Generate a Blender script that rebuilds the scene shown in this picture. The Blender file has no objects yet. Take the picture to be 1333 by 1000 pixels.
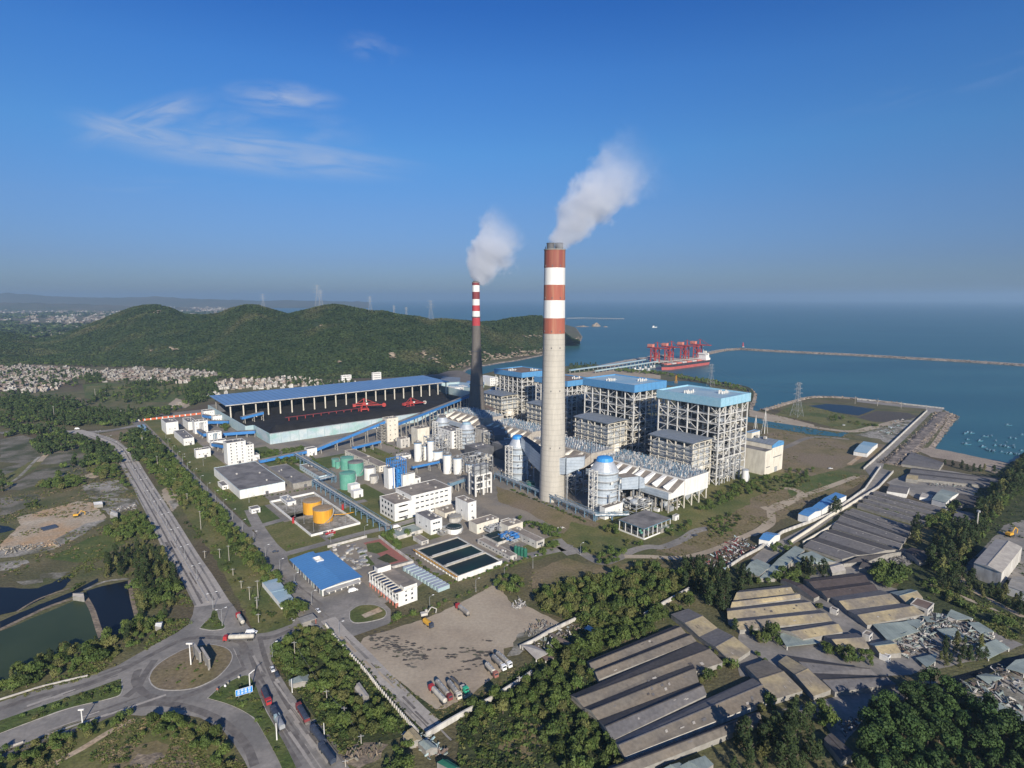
import bpy,math,random
import numpy as np
from mathutils import Vector,Matrix
from mathutils.geometry import tessellate_polygon
random.seed(7);RNG=np.random.default_rng(7)
SC=bpy.context.scene;COL=SC.collection
# ------------------------------------------------------------------ camera
F=770.0;PIT=math.atan(112/770.0);HC=193.0
CP,SP=math.cos(PIT),math.sin(PIT)
cam=bpy.data.cameras.new('camera');cam.sensor_width=36.0;cam.lens=36.0*F/1333.0
cam.clip_start=1.0;cam.clip_end=120000.0
co=bpy.data.objects.new('camera',cam);COL.objects.link(co)
co.location=(0,0,HC);co.rotation_euler=(math.pi/2-PIT,0,0);SC.camera=co
# ------------------------------------------------------------------ light
SUN_AZ,SUN_EL=math.radians(164.0),math.radians(25.0)  # clockwise from +Y
w=bpy.data.worlds.new("World");SC.world=w;w.use_nodes=True
nt=w.node_tree;nt.nodes.clear();N=nt.nodes.new;LK=nt.links.new
sky=N('ShaderNodeTexSky');sky.sky_type='NISHITA';sky.sun_disc=False
sky.sun_elevation=SUN_EL;sky.sun_rotation=SUN_AZ;sky.air_density=1.0;sky.dust_density=0.6;sky.ozone_density=2.5;sky.altitude=200
tc=N('ShaderNodeTexCoord');sp=N('ShaderNodeSeparateXYZ');LK(tc.outputs['Generated'],sp.inputs[0])
def mth(op,a,b=None,c=None,clamp=False):
 n=N('ShaderNodeMath');n.operation=op;n.use_clamp=clamp
 for i,v in enumerate((a,b,c)):
  if v is None:continue
  if isinstance(v,(int,float)):n.inputs[i].default_value=v
  else:LK(v,n.inputs[i])
 return n.outputs[0]
rmp=N('ShaderNodeValToRGB');LK(sp.outputs[2],rmp.inputs[0])
els=rmp.color_ramp.elements
els[0].position=0.0;els[0].color=(0.25,0.34,0.56,1)
els[1].position=1.0;els[1].color=(0.22,0.5,0.95,1)
for p_,c_ in((0.06,(0.26,0.35,0.60,1)),(0.134,(0.297,0.437,0.68,1)),(0.225,(0.284,0.55,0.823,1)),(0.33,(0.233,0.544,0.923,1)),(0.41,(0.15,0.45,0.90,1))):
 e=els.new(p_);e.color=c_
mul=N('ShaderNodeMix');mul.data_type='RGBA';mul.blend_type='MULTIPLY';mul.inputs[0].default_value=1
LK(sky.outputs[0],mul.inputs[6]);LK(rmp.outputs[0],mul.inputs[7])
# thin cirrus: direction projected on the plane y = 1
ya=mth('MAXIMUM',sp.outputs[1],0.05)
cx=mth('DIVIDE',sp.outputs[0],ya);cz=mth('DIVIDE',sp.outputs[2],ya)
cmb=N('ShaderNodeCombineXYZ');LK(cx,cmb.inputs[0]);LK(cz,cmb.inputs[1])
def cloud(ox,oz,sx,sz,rot,nscale,lo,hi,amt,seed):
 mp=N('ShaderNodeMapping');mp.vector_type='TEXTURE'
 mp.inputs[1].default_value=(ox,oz,0);mp.inputs[2].default_value=(0,0,math.radians(rot));mp.inputs[3].default_value=(sx,sz,1)
 LK(cmb.outputs[0],mp.inputs[0])
 ln=N('ShaderNodeVectorMath');ln.operation='LENGTH';LK(mp.outputs[0],ln.inputs[0])
 fall=N('ShaderNodeMapRange');fall.interpolation_type='SMOOTHSTEP'
 fall.inputs[1].default_value=1.0;fall.inputs[2].default_value=0.15;LK(ln.outputs['Value'],fall.inputs[0])
 ns=N('ShaderNodeTexNoise');ns.noise_dimensions='4D';ns.inputs['W'].default_value=seed
 ns.inputs['Scale'].default_value=nscale;ns.inputs['Detail'].default_value=7;ns.inputs['Roughness'].default_value=0.55
 ns.inputs['Distortion'].default_value=0.7
 LK(mp.outputs[0],ns.inputs['Vector'])
 r=N('ShaderNodeMapRange');r.interpolation_type='SMOOTHSTEP';r.inputs[1].default_value=lo;r.inputs[2].default_value=hi;LK(ns.outputs[0],r.inputs[0])
 return mth('MULTIPLY',mth('MULTIPLY',r.outputs[0],fall.outputs[0]),amt)
c_all=cloud(-0.42,0.235,0.33,0.045,-6,1.8,0.28,0.72,0.62,3.1)
for a in((-0.37,0.318,0.12,0.03,-5,1.5,0.30,0.72,0.6,9.4),(-0.585,0.285,0.16,0.032,17,1.5,0.28,0.72,0.55,5.0),(-0.60,0.262,0.15,0.03,-14,1.5,0.26,0.7,0.6,8.0),(-0.40,0.27,0.2,0.05,-4,1.6,0.33,0.78,0.4,1.0),(-0.22,0.39,0.07,0.03,-10,1.3,0.4,0.75,0.22,2.2),
          (-0.6,0.18,0.3,0.02,0,1.6,0.45,0.8,0.14,6.6),(0.72,0.35,0.33,0.04,16,1.6,0.45,0.8,0.12,7.7)):
 c_all=mth('MAXIMUM',c_all,cloud(*a))
mixc=N('ShaderNodeMix');mixc.data_type='RGBA';LK(c_all,mixc.inputs[0]);LK(mul.outputs[2],mixc.inputs[6]);mixc.inputs[7].default_value=(3.6,4.1,5.2,1)
bg=N('ShaderNodeBackground');LK(mixc.outputs[2],bg.inputs[0]);bg.inputs[1].default_value=0.098
wo=N('ShaderNodeOutputWorld');LK(bg.outputs[0],wo.inputs[0])
sl=bpy.data.lights.new('sun','SUN');sl.energy=5.0;sl.angle=math.radians(0.5);sl.color=(1.0,0.91,0.77)
so=bpy.data.objects.new('sun',sl);COL.objects.link(so)
sd=Vector((math.sin(SUN_AZ)*math.cos(SUN_EL),math.cos(SUN_AZ)*math.cos(SUN_EL),math.sin(SUN_EL)))
so.rotation_euler=sd.to_track_quat('Z','Y').to_euler();so.location=(0,-50,900)
SC.view_settings.view_transform='Standard';SC.view_settings.look='None';SC.view_settings.exposure=0.42;SC.view_settings.gamma=1.0
SC.cycles.max_bounces=6;SC.cycles.volume_bounces=3;SC.cycles.transparent_max_bounces=8
# ------------------------------------------------------------------ photo pixel -> point on the plane z
def P(u,v,z=0.0):
 a=(u-666.5)/F;b=(500-v)/F
 t=(z-HC)/(b*CP-SP)
 return Vector((a*t,(CP+b*SP)*t,z))
def Zat(p,v):  # height above ground point p that projects to row v
 b=(500-v)/F
 return HC+p[1]*(b*CP-SP)/(CP+b*SP)
CR=dict(c1=(0,350,3.9206),c2=(330,350,3.9206),c3=(660,350,3.9206),c4=(993,350,3.9206),c5=(0,600,3.9206),c6=(330,600,3.9206),c7=(660,600,3.9206),c8=(993,600,3.9206),
          d1=(0,745,3.9206),d2=(330,745,3.9206),d3=(660,745,3.9206),d4=(993,745,3.9206),e1=(180,480,5.127),e2=(400,480,5.127),e3=(600,440,5.127),e4=(800,440,5.127),p=(0,0,1))
def px(k,x,y):a=CR[k];return(a[0]+x/a[2],a[1]+y/a[2])
def G(k,x,y,z=0.0):return P(*px(k,x,y),z)
def GS(k,pts,z=0.0):return[G(k,x,y,z)for x,y in pts]
TH=math.radians(39.5);cT,sT=math.cos(TH),math.sin(TH)
def LW(x,y,z=0.0):return Vector((x*cT-y*sT,x*sT+y*cT,z))  # plant grid -> world
def WL(p):return(p[0]*cT+p[1]*sT,-p[0]*sT+p[1]*cT)
# ------------------------------------------------------------------ materials
MT={};GRAIN=[0.32]
def mat(name,c1,c2=None,scale=0.2,rough=0.8,metal=0.0,bump=0.0,bscale=None,c3=None,s3=0.02,stripe=None,stretch=(1,1,1),lo=0.35,hi=0.65,rnd=0.0,trans=0.0,spec=0.3,detail=5,lo3=.45,hi3=.62,grain=None):
 if grain is None:grain=GRAIN[0]
 m=bpy.data.materials.new(name);m.use_nodes=True;t=m.node_tree;t.nodes.clear()
 n=t.nodes.new;l=t.links.new
 b=n('ShaderNodeBsdfPrincipled');o=n('ShaderNodeOutputMaterial');l(b.outputs[0],o.inputs[0])
 b.inputs['Roughness'].default_value=rough;b.inputs['Metallic'].default_value=metal;b.inputs['Specular IOR Level'].default_value=spec
 g=n('ShaderNodeNewGeometry');mp=n('ShaderNodeMapping');mp.inputs[3].default_value=stretch;l(g.outputs['Position'],mp.inputs[0])
 def noise(s,d=detail,lo=lo,hi=hi,src=mp.outputs[0]):
  x=n('ShaderNodeTexNoise');x.inputs['Scale'].default_value=s;x.inputs['Detail'].default_value=d;l(src,x.inputs['Vector'])
  r=n('ShaderNodeMapRange');r.inputs[1].default_value=lo;r.inputs[2].default_value=hi;l(x.outputs[0],r.inputs[0]);return r.outputs[0],x.outputs[0]
 def mix(f,A,B,bt='MIX'):
  x=n('ShaderNodeMix');x.data_type='RGBA';x.blend_type=bt
  for i,v in((0,f),(6,A),(7,B)):
   if isinstance(v,(tuple,list)):x.inputs[i].default_value=(*v[:3],1)
   elif isinstance(v,(int,float)):x.inputs[i].default_value=v
   else:l(v,x.inputs[i])
  return x.outputs[2]
 colr=tuple(c1)
 if c2:colr=mix(noise(scale)[0],c1,c2)
 if c3:colr=mix(noise(s3,4,lo3,hi3)[0],colr,c3)
 if stripe:
  ax,per,dark=stripe
  tcn=n('ShaderNodeTexCoord');s=n('ShaderNodeSeparateXYZ');l(tcn.outputs['Object'],s.inputs[0])
  a=n('ShaderNodeMath');a.operation='PINGPONG';l(s.outputs[ax],a.inputs[0]);a.inputs[1].default_value=per/2
  c=n('ShaderNodeMath');c.operation='LESS_THAN';l(a.outputs[0],c.inputs[0]);c.inputs[1].default_value=per*0.09
  d=n('ShaderNodeMath');d.operation='MULTIPLY';l(c.outputs[0],d.inputs[0]);d.inputs[1].default_value=dark
  colr=mix(d.outputs[0],colr,(0.04,0.045,0.05))
 if grain:
  gf=noise(.55,9,.3,.7)[0];gm=n('ShaderNodeMapRange');l(gf,gm.inputs[0]);gm.inputs[3].default_value=1-grain;gm.inputs[4].default_value=1+grain*.7
  hs=n('ShaderNodeHueSaturation');l(gm.outputs[0],hs.inputs['Value'])
  if isinstance(colr,tuple):hs.inputs['Color'].default_value=(*colr,1)
  else:l(colr,hs.inputs['Color'])
  colr=hs.outputs[0]
 if rnd:
  oi=n('ShaderNodeObjectInfo');h=n('ShaderNodeHueSaturation');r=n('ShaderNodeMapRange');l(oi.outputs['Random'],r.inputs[0])
  r.inputs[3].default_value=1-rnd;r.inputs[4].default_value=1+rnd;l(r.outputs[0],h.inputs['Value'])
  if isinstance(colr,tuple):h.inputs['Color'].default_value=(*colr,1)
  else:l(colr,h.inputs['Color'])
  colr=h.outputs[0]
 if isinstance(colr,tuple):b.inputs['Base Color'].default_value=(*colr,1)
 else:l(colr,b.inputs['Base Color'])
 if bump:
  bp=n('ShaderNodeBump');bp.inputs['Strength'].default_value=1.0;bp.inputs['Distance'].default_value=bump
  l(noise(bscale or scale*3,4)[1],bp.inputs['Height']);l(bp.outputs[0],b.inputs['Normal'])
 if trans:
  b.inputs['Subsurface Weight'].default_value=0
  tr=n('ShaderNodeBsdfTranslucent');ms=n('ShaderNodeMixShader');ms.inputs[0].default_value=trans
  if isinstance(colr,tuple):tr.inputs[0].default_value=(*colr,1)
  else:l(colr,tr.inputs[0])
  l(b.outputs[0],ms.inputs[1]);l(tr.outputs[0],ms.inputs[2]);l(ms.outputs[0],o.inputs[0])
 MT[name]=m;return m
# ground
mat('scrubland',(0.075,0.088,0.032),(0.150,0.130,0.066),0.035,0.95,c3=(0.10,0.078,0.048),s3=0.008,bump=0.6,bscale=0.5)
mat('grass',(0.115,0.122,0.036),(0.165,0.148,0.060),0.06,0.95,c3=(0.075,0.098,0.028),s3=0.02,bump=0.15,bscale=1.2)
mat('green_grass',(0.060,0.092,0.022),(0.105,0.120,0.038),0.08,0.95,bump=0.4,bscale=0.8)
mat('dry_grass',(0.21,0.162,0.088),(0.135,0.118,0.052),0.05,0.95,c3=(0.20,0.155,0.105),s3=0.018,bump=0.2,bscale=0.9)
mat('dark_scrub',(0.030,0.044,0.016),(0.062,0.070,0.028),0.12,0.95,bump=0.6,bscale=0.6)
mat('sand',(0.46,0.385,0.29),(0.36,0.295,0.215),0.06,0.95,c3=(0.42,0.28,0.16),s3=0.025,bump=0.2,bscale=0.6)
mat('rubble_ground',(0.38,0.355,0.315),(0.22,0.20,0.165),0.25,0.95,c3=(0.10,0.095,0.06),s3=0.05,bump=0.3)
GRAIN[0]=.12
mat('dirt',(0.37,0.30,0.22),(0.29,0.238,0.178),0.07,0.95,c3=(0.40,0.335,0.25),s3=0.02,bump=0.12,bscale=1.0)
GRAIN[0]=.32
mat('mud',(0.06,0.055,0.05),(0.10,0.085,0.07),0.3,0.9)
mat('plot_mud',(0.20,0.18,0.15),(0.13,0.12,0.085),0.06,0.95,c3=(0.055,0.065,0.03),s3=0.03)
GRAIN[0]=.14
mat('concrete_road',(0.40,0.365,0.32),(0.34,0.31,0.275),0.15,0.9,c3=(0.27,0.25,0.225),s3=0.03,lo3=.5,hi3=.75)
mat('asphalt',(0.28,0.258,0.23),(0.22,0.203,0.183),0.2,0.9,c3=(0.175,0.165,0.152),s3=0.035)
mat('tyre_marks',(0.12,0.108,0.10),(0.18,0.165,0.15),0.25,0.9)
mat('yard',(0.205,0.185,0.16),(0.15,0.138,0.122),0.12,0.9,c3=(0.25,0.215,0.17),s3=0.03)
GRAIN[0]=.3
mat('yard_old',(0.155,0.145,0.130),(0.115,0.110,0.100),0.12,0.9,c3=(0.19,0.165,0.135),s3=0.03)
mat('beach',(0.34,0.28,0.22),(0.27,0.22,0.175),0.05,0.95)
mat('dark_beach',(0.13,0.115,0.10),(0.18,0.155,0.13),0.05,0.9)
mat('rock',(0.235,0.195,0.165),(0.085,0.075,0.07),0.35,0.95,bump=1.2,bscale=0.5,c3=(0.30,0.25,0.21),s3=0.1)
mat('pale_rock',(0.36,0.29,0.22),(0.17,0.14,0.11),0.05,0.95,bump=2.0,bscale=0.12)
mat('hillside',(0.024,0.042,0.014),(0.040,0.058,0.020),0.012,0.95,c3=(0.085,0.080,0.045),s3=0.006,bump=3.0,bscale=0.10,lo3=.58,hi3=.72)
mat('far_land',(0.060,0.080,0.045),(0.14,0.125,0.095),0.0016,0.95,c3=(0.10,0.10,0.065),s3=0.0005)
mat('earth_bank',(0.27,0.215,0.155),(0.16,0.13,0.10),0.2,0.95,bump=0.5)
GRAIN[0]=.15
mat('coal',(0.010,0.0095,0.010),(0.018,0.017,0.018),0.08,0.9,bump=0.8,bscale=0.2)
mat('kerb',(0.42,0.40,0.37),(0.32,0.30,0.28),0.5,0.9)
mat('road_paint',(0.55,0.55,0.52),(0.3,0.3,0.29),0.6,0.8)
# built
GRAIN[0]=.08
mat('white_wall',(0.72,0.71,0.68),(0.62,0.61,0.58),0.35,0.7,stretch=(1,1,0.25))
mat('dirty_white',(0.55,0.53,0.49),(0.36,0.34,0.31),0.3,0.85,stretch=(1,1,0.3))
mat('cream_wall',(0.66,0.62,0.53),(0.55,0.51,0.43),0.3,0.8,stretch=(1,1,0.3))
mat('pale_blue_wall',(0.50,0.62,0.68),(0.60,0.68,0.70),0.3,0.7,stripe=(0,6.0,0.25))
mat('blue_trim',(0.16,0.36,0.62),None,rough=0.5)
mat('grey_roof',(0.22,0.208,0.20),(0.15,0.143,0.14),0.15,0.9,c3=(0.095,0.092,0.094),s3=0.08,lo3=.5,hi3=.7)
mat('brown_roof',(0.31,0.262,0.215),(0.22,0.192,0.162),0.2,0.9,c3=(0.17,0.15,0.13),s3=.07)
mat('blue_roof',(0.12,0.225,0.40),(0.15,0.26,0.43),0.04,0.35,stripe=(0,9.0,0.5),spec=0.5)
mat('blue_roof_y',(0.075,0.22,0.46),(0.09,0.245,0.48),0.04,0.42,stripe=(1,3.0,0.22),spec=0.5)
mat('blue_fascia',(0.085,0.25,0.48),(0.10,0.28,0.50),0.3,0.5,stripe=(0,8.0,0.12))
mat('light_blue_fascia',(0.25,0.47,0.60),(0.30,0.50,0.62),0.3,0.5,stripe=(0,8.0,0.12))
mat('pale_blue_roof',(0.28,0.39,0.45),(0.37,0.45,0.49),0.05,0.5,c3=(0.22,0.36,0.46),s3=0.03)
mat('rust_roof',(0.15,0.105,0.085),(0.20,0.16,0.13),0.1,0.9)
mat('grey_blue_roof',(0.16,0.19,0.23),(0.20,0.225,0.26),0.2,0.6,stripe=(1,4.0,0.2))
mat('teal_roof',(0.30,0.345,0.31),(0.21,0.245,0.225),0.12,0.6,stripe=(0,2.0,0.12))
mat('blue_paint',(0.04,0.17,0.44),(0.05,0.20,0.48),0.3,0.5)
mat('bright_blue',(0.035,0.24,0.60),(0.05,0.28,0.62),0.2,0.5)
mat('steel_white',(0.66,0.65,0.62),(0.52,0.51,0.48),0.3,0.6)
mat('steel_grey',(0.33,0.34,0.35),(0.24,0.25,0.26),0.3,0.6)
mat('dark_steel',(0.085,0.09,0.10),(0.12,0.12,0.13),0.2,0.7)
mat('boiler_core',(0.06,0.065,0.075),(0.12,0.12,0.125),0.12,0.7,c3=(0.035,0.04,0.048),s3=0.06)
mat('blue_steel',(0.10,0.19,0.27),(0.15,0.23,0.30),0.3,0.6)
mat('silver',(0.52,0.55,0.58),(0.42,0.45,0.48),0.25,0.45,metal=0.3)
mat('aluminium',(0.50,0.56,0.62),(0.40,0.46,0.53),0.15,0.45,metal=0.25,stripe=(2,3.0,0.2))
mat('glass_dark',(0.035,0.045,0.06),None,rough=0.15,spec=0.6)
mat('concrete_big',(0.46,0.43,0.375),(0.405,0.38,0.335),0.15,0.85,stripe=(2,5.0,0.12),stretch=(1,1,0.15))
mat('concrete_dark',(0.13,0.118,0.108),(0.11,0.10,0.092),0.12,0.9,stripe=(2,5.0,0.10),stretch=(1,1,0.2))
mat('concrete',(0.30,0.285,0.26),(0.22,0.21,0.19),0.3,0.9)
mat('concrete_pale',(0.42,0.39,0.34),(0.33,0.30,0.27),0.3,0.9)
mat('band_red',(0.34,0.11,0.075),(0.28,0.085,0.062),0.5,0.7,stretch=(1,1,0.05),c3=(0.40,0.19,0.12),s3=0.25)
mat('band_dark_red',(0.20,0.04,0.045),(0.16,0.035,0.04),0.4,0.7,stretch=(1,1,0.1))
mat('band_crimson',(0.40,0.05,0.06),(0.33,0.04,0.05),0.4,0.7,stretch=(1,1,0.1))
mat('band_red_shaded',(0.24,0.07,0.055),(0.19,0.055,0.05),0.5,0.7,stretch=(1,1,.05),c3=(0.29,0.12,0.08),s3=.25)  # darkened band red: plume shadow on the top band put into the colour
mat('band_white',(0.70,0.70,0.68),(0.60,0.60,0.58),0.2,0.7,stretch=(1,1,0.1))
mat('mural',(0.33,0.43,0.48),(0.48,0.53,0.54),0.06,0.8,stretch=(1,1,1.5),c3=(0.28,0.43,0.42),s3=0.05)
mat('wall_pale_teal',(0.30,0.42,0.45),(0.38,0.46,0.47),0.1,0.8)
mat('orange_tank',(0.62,0.33,0.03),(0.56,0.26,0.03),0.25,0.6,stretch=(1,1,0.2))
mat('tank_top_rust',(0.34,0.24,0.14),(0.26,0.19,0.12),0.3,0.9)
mat('green_tank',(0.085,0.28,0.21),(0.13,0.33,0.26),0.2,0.6)
mat('dark_green',(0.02,0.12,0.08),None,rough=0.7)
mat('crane_red',(0.42,0.055,0.048),(0.33,0.045,0.04),0.4,0.6)
mat('hull_red',(0.42,0.10,0.09),(0.35,0.08,0.075),0.1,0.7)
mat('hull_black',(0.03,0.03,0.04),(0.05,0.05,0.06),0.1,0.6)
mat('salmon',(0.55,0.20,0.15),None,rough=0.8)
mat('brick_red',(0.33,0.13,0.10),(0.26,0.11,0.09),0.4,0.9)
mat('solar',(0.03,0.04,0.07),None,rough=0.2,spec=0.6,stripe=(1,1.2,0.5))
GRAIN[0]=.2
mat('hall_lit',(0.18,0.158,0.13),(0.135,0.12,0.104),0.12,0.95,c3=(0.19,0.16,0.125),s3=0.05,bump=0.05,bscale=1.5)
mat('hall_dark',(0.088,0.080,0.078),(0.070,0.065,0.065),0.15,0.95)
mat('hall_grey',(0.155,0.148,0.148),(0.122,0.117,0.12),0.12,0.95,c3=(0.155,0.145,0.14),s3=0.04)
mat('hall_beige',(0.39,0.32,0.19),(0.33,0.27,0.165),0.2,0.95,c3=(0.22,0.19,0.15),s3=0.05)
mat('hall_brown',(0.085,0.068,0.065),(0.065,0.052,0.052),0.2,0.95)
mat('debris',(0.33,0.32,0.30),(0.08,0.075,0.07),0.8,0.95)
GRAIN[0]=0
mat('tarp',(0.05,0.065,0.095),(0.035,0.045,0.07),0.5,0.7)
mat('truck_red',(0.36,0.035,0.04),None,rough=0.45)
mat('truck_orange',(0.60,0.33,0.04),None,rough=0.5)
mat('truck_green',(0.04,0.38,0.22),None,rough=0.5)
mat('car_white',(0.75,0.75,0.74),None,rough=0.35)
mat('car_dark',(0.05,0.06,0.085),None,rough=0.35)
mat('tank_pale',(0.52,0.49,0.42),(0.40,0.37,0.32),0.5,0.5)
mat('tank_dirty',(0.22,0.20,0.18),(0.32,0.30,0.27),0.5,0.6)
mat('tyre',(0.03,0.03,0.03),None,rough=0.9)
mat('bark',(0.10,0.08,0.06),(0.15,0.12,0.09),2.0,0.95)
mat('leaf_broad',(0.042,0.072,0.015),(0.088,0.118,0.026),0.18,0.7,rnd=0.35,trans=0.12)
mat('leaf_light',(0.060,0.100,0.022),(0.10,0.135,0.035),0.25,0.7,rnd=0.3,trans=0.15)
mat('leaf_dark',(0.020,0.036,0.011),(0.037,0.056,0.016),0.2,0.75,rnd=0.3,trans=0.08)
mat('leaf_olive',(0.075,0.088,0.024),(0.125,0.124,0.042),0.15,0.8,rnd=0.3,trans=0.1)
mat('leaf_forest',(0.022,0.050,0.012),(0.048,0.085,0.020),0.12,0.75,rnd=0.3,trans=0.1)
mat('leaf_hill',(0.026,0.050,0.014),(0.055,0.082,0.024),0.02,0.85,c3=(0.105,0.110,0.045),s3=0.006,lo3=.52,hi3=.68)
mat('leaf_hedge',(0.13,0.14,0.025),(0.08,0.11,0.025),0.6,0.8)
mat('pond_green',(0.034,0.050,0.022),(0.045,0.062,0.028),0.03,0.35,spec=0.10,bump=0.01,bscale=1.5)
mat('pond_dark',(0.008,0.011,0.016),None,rough=0.3,spec=0.08,bump=0.01,bscale=1.5)
mat('basin_water',(0.010,0.034,0.030),(0.012,0.020,0.024),0.03,0.4,spec=0.08)
mat('house_a',(0.34,0.28,0.23),(0.23,0.195,0.165),0.05,0.9,rnd=0.3)
mat('house_b',(0.42,0.38,0.33),(0.30,0.265,0.23),0.05,0.9,rnd=0.25)
mat('house_roof',(0.30,0.21,0.165),(0.22,0.175,0.15),0.05,0.9,rnd=0.3)
mat('house_roof_grey',(0.27,0.235,0.20),(0.17,0.155,0.14),0.05,0.9,rnd=0.3)
mat('boat_blue',(0.04,0.15,0.24),(0.08,0.22,0.30),0.5,0.6)
mat('boat_dark',(0.06,0.09,0.11),None,rough=0.7)
mat('sign_blue',(0.02,0.22,0.62),None,rough=0.5)
mat('orange_banner',(0.65,0.15,0.06),None,rough=0.8)
# ------------------------------------------------------------------ mesh builder
def link(o):COL.objects.link(o);return o
class MB:
 def __init__(s):s.v=[];s.f=[];s.m=[];s.mats=[]
 def mi(s,m):
  if m not in s.mats:s.mats.append(m)
  return s.mats.index(m)
 def add(s,vs,fs,m):
  k=len(s.v);s.v+=[tuple(v)for v in vs];s.f+=[tuple(i+k for i in f)for f in fs];s.m+=[s.mi(m)]*len(fs);return s
 def box(s,x0,y0,z0,x1,y1,z1,m,top=None,bottom=True):
  vs=[(x0,y0,z0),(x1,y0,z0),(x1,y1,z0),(x0,y1,z0),(x0,y0,z1),(x1,y0,z1),(x1,y1,z1),(x0,y1,z1)]
  s.add(vs,[(0,1,5,4),(1,2,6,5),(2,3,7,6),(3,0,4,7),(3,2,1,0)],m);s.add(vs[4:],[(0,1,2,3)],top or m);return s
 def cyl(s,cx,cy,z0,z1,r0,r1,m,n=16,top=None,cap=True):
  vs=[]
  for z,r in((z0,r0),(z1,r1)):
   vs+=[(cx+r*math.cos(2*math.pi*i/n),cy+r*math.sin(2*math.pi*i/n),z)for i in range(n)]
  s.add(vs,[(i,(i+1)%n,n+(i+1)%n,n+i)for i in range(n)],m)
  if cap and r1>0:s.add(vs[n:],[tuple(range(n))],top or m)
  return s
 def lathe(s,cx,cy,prof,m,n=20):
  vs=[]
  for r,z in prof:vs+=[(cx+r*math.cos(2*math.pi*i/n),cy+r*math.sin(2*math.pi*i/n),z)for i in range(n)]
  fs=[]
  for k in range(len(prof)-1):
   fs+=[(k*n+i,k*n+(i+1)%n,(k+1)*n+(i+1)%n,(k+1)*n+i)for i in range(n)]
  s.add(vs,fs,m);s.add(vs[-n:],[tuple(range(n))],m);return s
 def beam(s,p,q,wd,m,hd=None,n=4):
  p=Vector(p);q=Vector(q);d=(q-p)
  if d.length<1e-6:return s
  d.normalize();up=Vector((0,0,1))if abs(d.z)<0.95 else Vector((1,0,0))
  a=d.cross(up).normalized();b=a.cross(d).normalized();hd=hd or wd
  vs=[]
  if n==4:
   for c in(p,q):vs+=[c+a*wd/2*i+b*hd/2*j for i,j in((-1,-1),(1,-1),(1,1),(-1,1))]
  else:
   for c in(p,q):vs+=[c+(a*math.cos(2*math.pi*i/n)+b*math.sin(2*math.pi*i/n))*wd/2 for i in range(n)]
  s.add(vs,[(i,(i+1)%n,n+(i+1)%n,n+i)for i in range(n)]+[tuple(range(n-1,-1,-1)),tuple(range(n,2*n))],m);return s
 def path(s,pts,wd,m,n=8):
  for a,b in zip(pts[:-1],pts[1:]):s.beam(a,b,wd,m,n=n)
  return s
 def prism(s,pts,z0,z1,m,top=None):  # pts: list of (x,y) any simple polygon
  n=len(pts);a=sum(pts[i][0]*pts[(i+1)%n][1]-pts[(i+1)%n][0]*pts[i][1]for i in range(n))
  if a<0:pts=pts[::-1]
  lo=[(x,y,z0)for x,y in pts];hi=[(x,y,z1)for x,y in pts]
  s.add(lo+hi,[(i,(i+1)%n,n+(i+1)%n,n+i)for i in range(n)],m)
  s.add(hi,tess(hi),top or m);return s
 def build(s,name,parent=None,loc=(0,0,0),rz=0.0,smooth=False):
  me=bpy.data.meshes.new(name);me.from_pydata(s.v,[],s.f)
  for m in s.mats:me.materials.append(MT[m])
  me.polygons.foreach_set('material_index',s.m)
  if smooth:me.polygons.foreach_set('use_smooth',[True]*len(s.f))
  me.update()
  o=bpy.data.objects.new(name,me);o.location=loc;o.rotation_euler=(0,0,rz);link(o)
  if parent:o.parent=parent
  return o
def tess(pts):
 n=len(pts)
 tr=tessellate_polygon([[Vector((p[0],p[1],0))for p in pts]])
 out=[]
 for t in tr:
  a,b,c=t;A,B,C=pts[a],pts[b],pts[c]
  if(B[0]-A[0])*(C[1]-A[1])-(C[0]-A[0])*(B[1]-A[1])<0:a,b,c=c,b,a
  out.append((a,b,c))
 return out
def tag(o,label=None,cat=None,group=None,kind=None):
 if label:o['label']=label
 if cat:o['category']=cat
 if group:o['group']=group
 if kind:o['kind']=kind
 return o
def thing(name,label,cat,loc=(0,0,0),rz=0.0,group=None):
 o=bpy.data.objects.new(name,None);o.empty_display_size=1;link(o);o.location=loc;o.rotation_euler=(0,0,rz)
 return tag(o,label,cat,group)
def kids(o):return[c for c in KID.get(o.name,[])]
def dup(root,loc,rz,label=None,group=None,sc=None):
 def cp(o,par):
  c=o.copy();link(c)
  if par:c.parent=par
  for ch in o.children:cp(ch,c)
  return c
 r=cp(root,None);r.location=loc;r.rotation_euler=(0,0,rz)
 if sc:r.scale=sc if isinstance(sc,tuple)else(sc,sc,sc)
 if label:r['label']=label
 if group:r['group']=group
 return r
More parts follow.
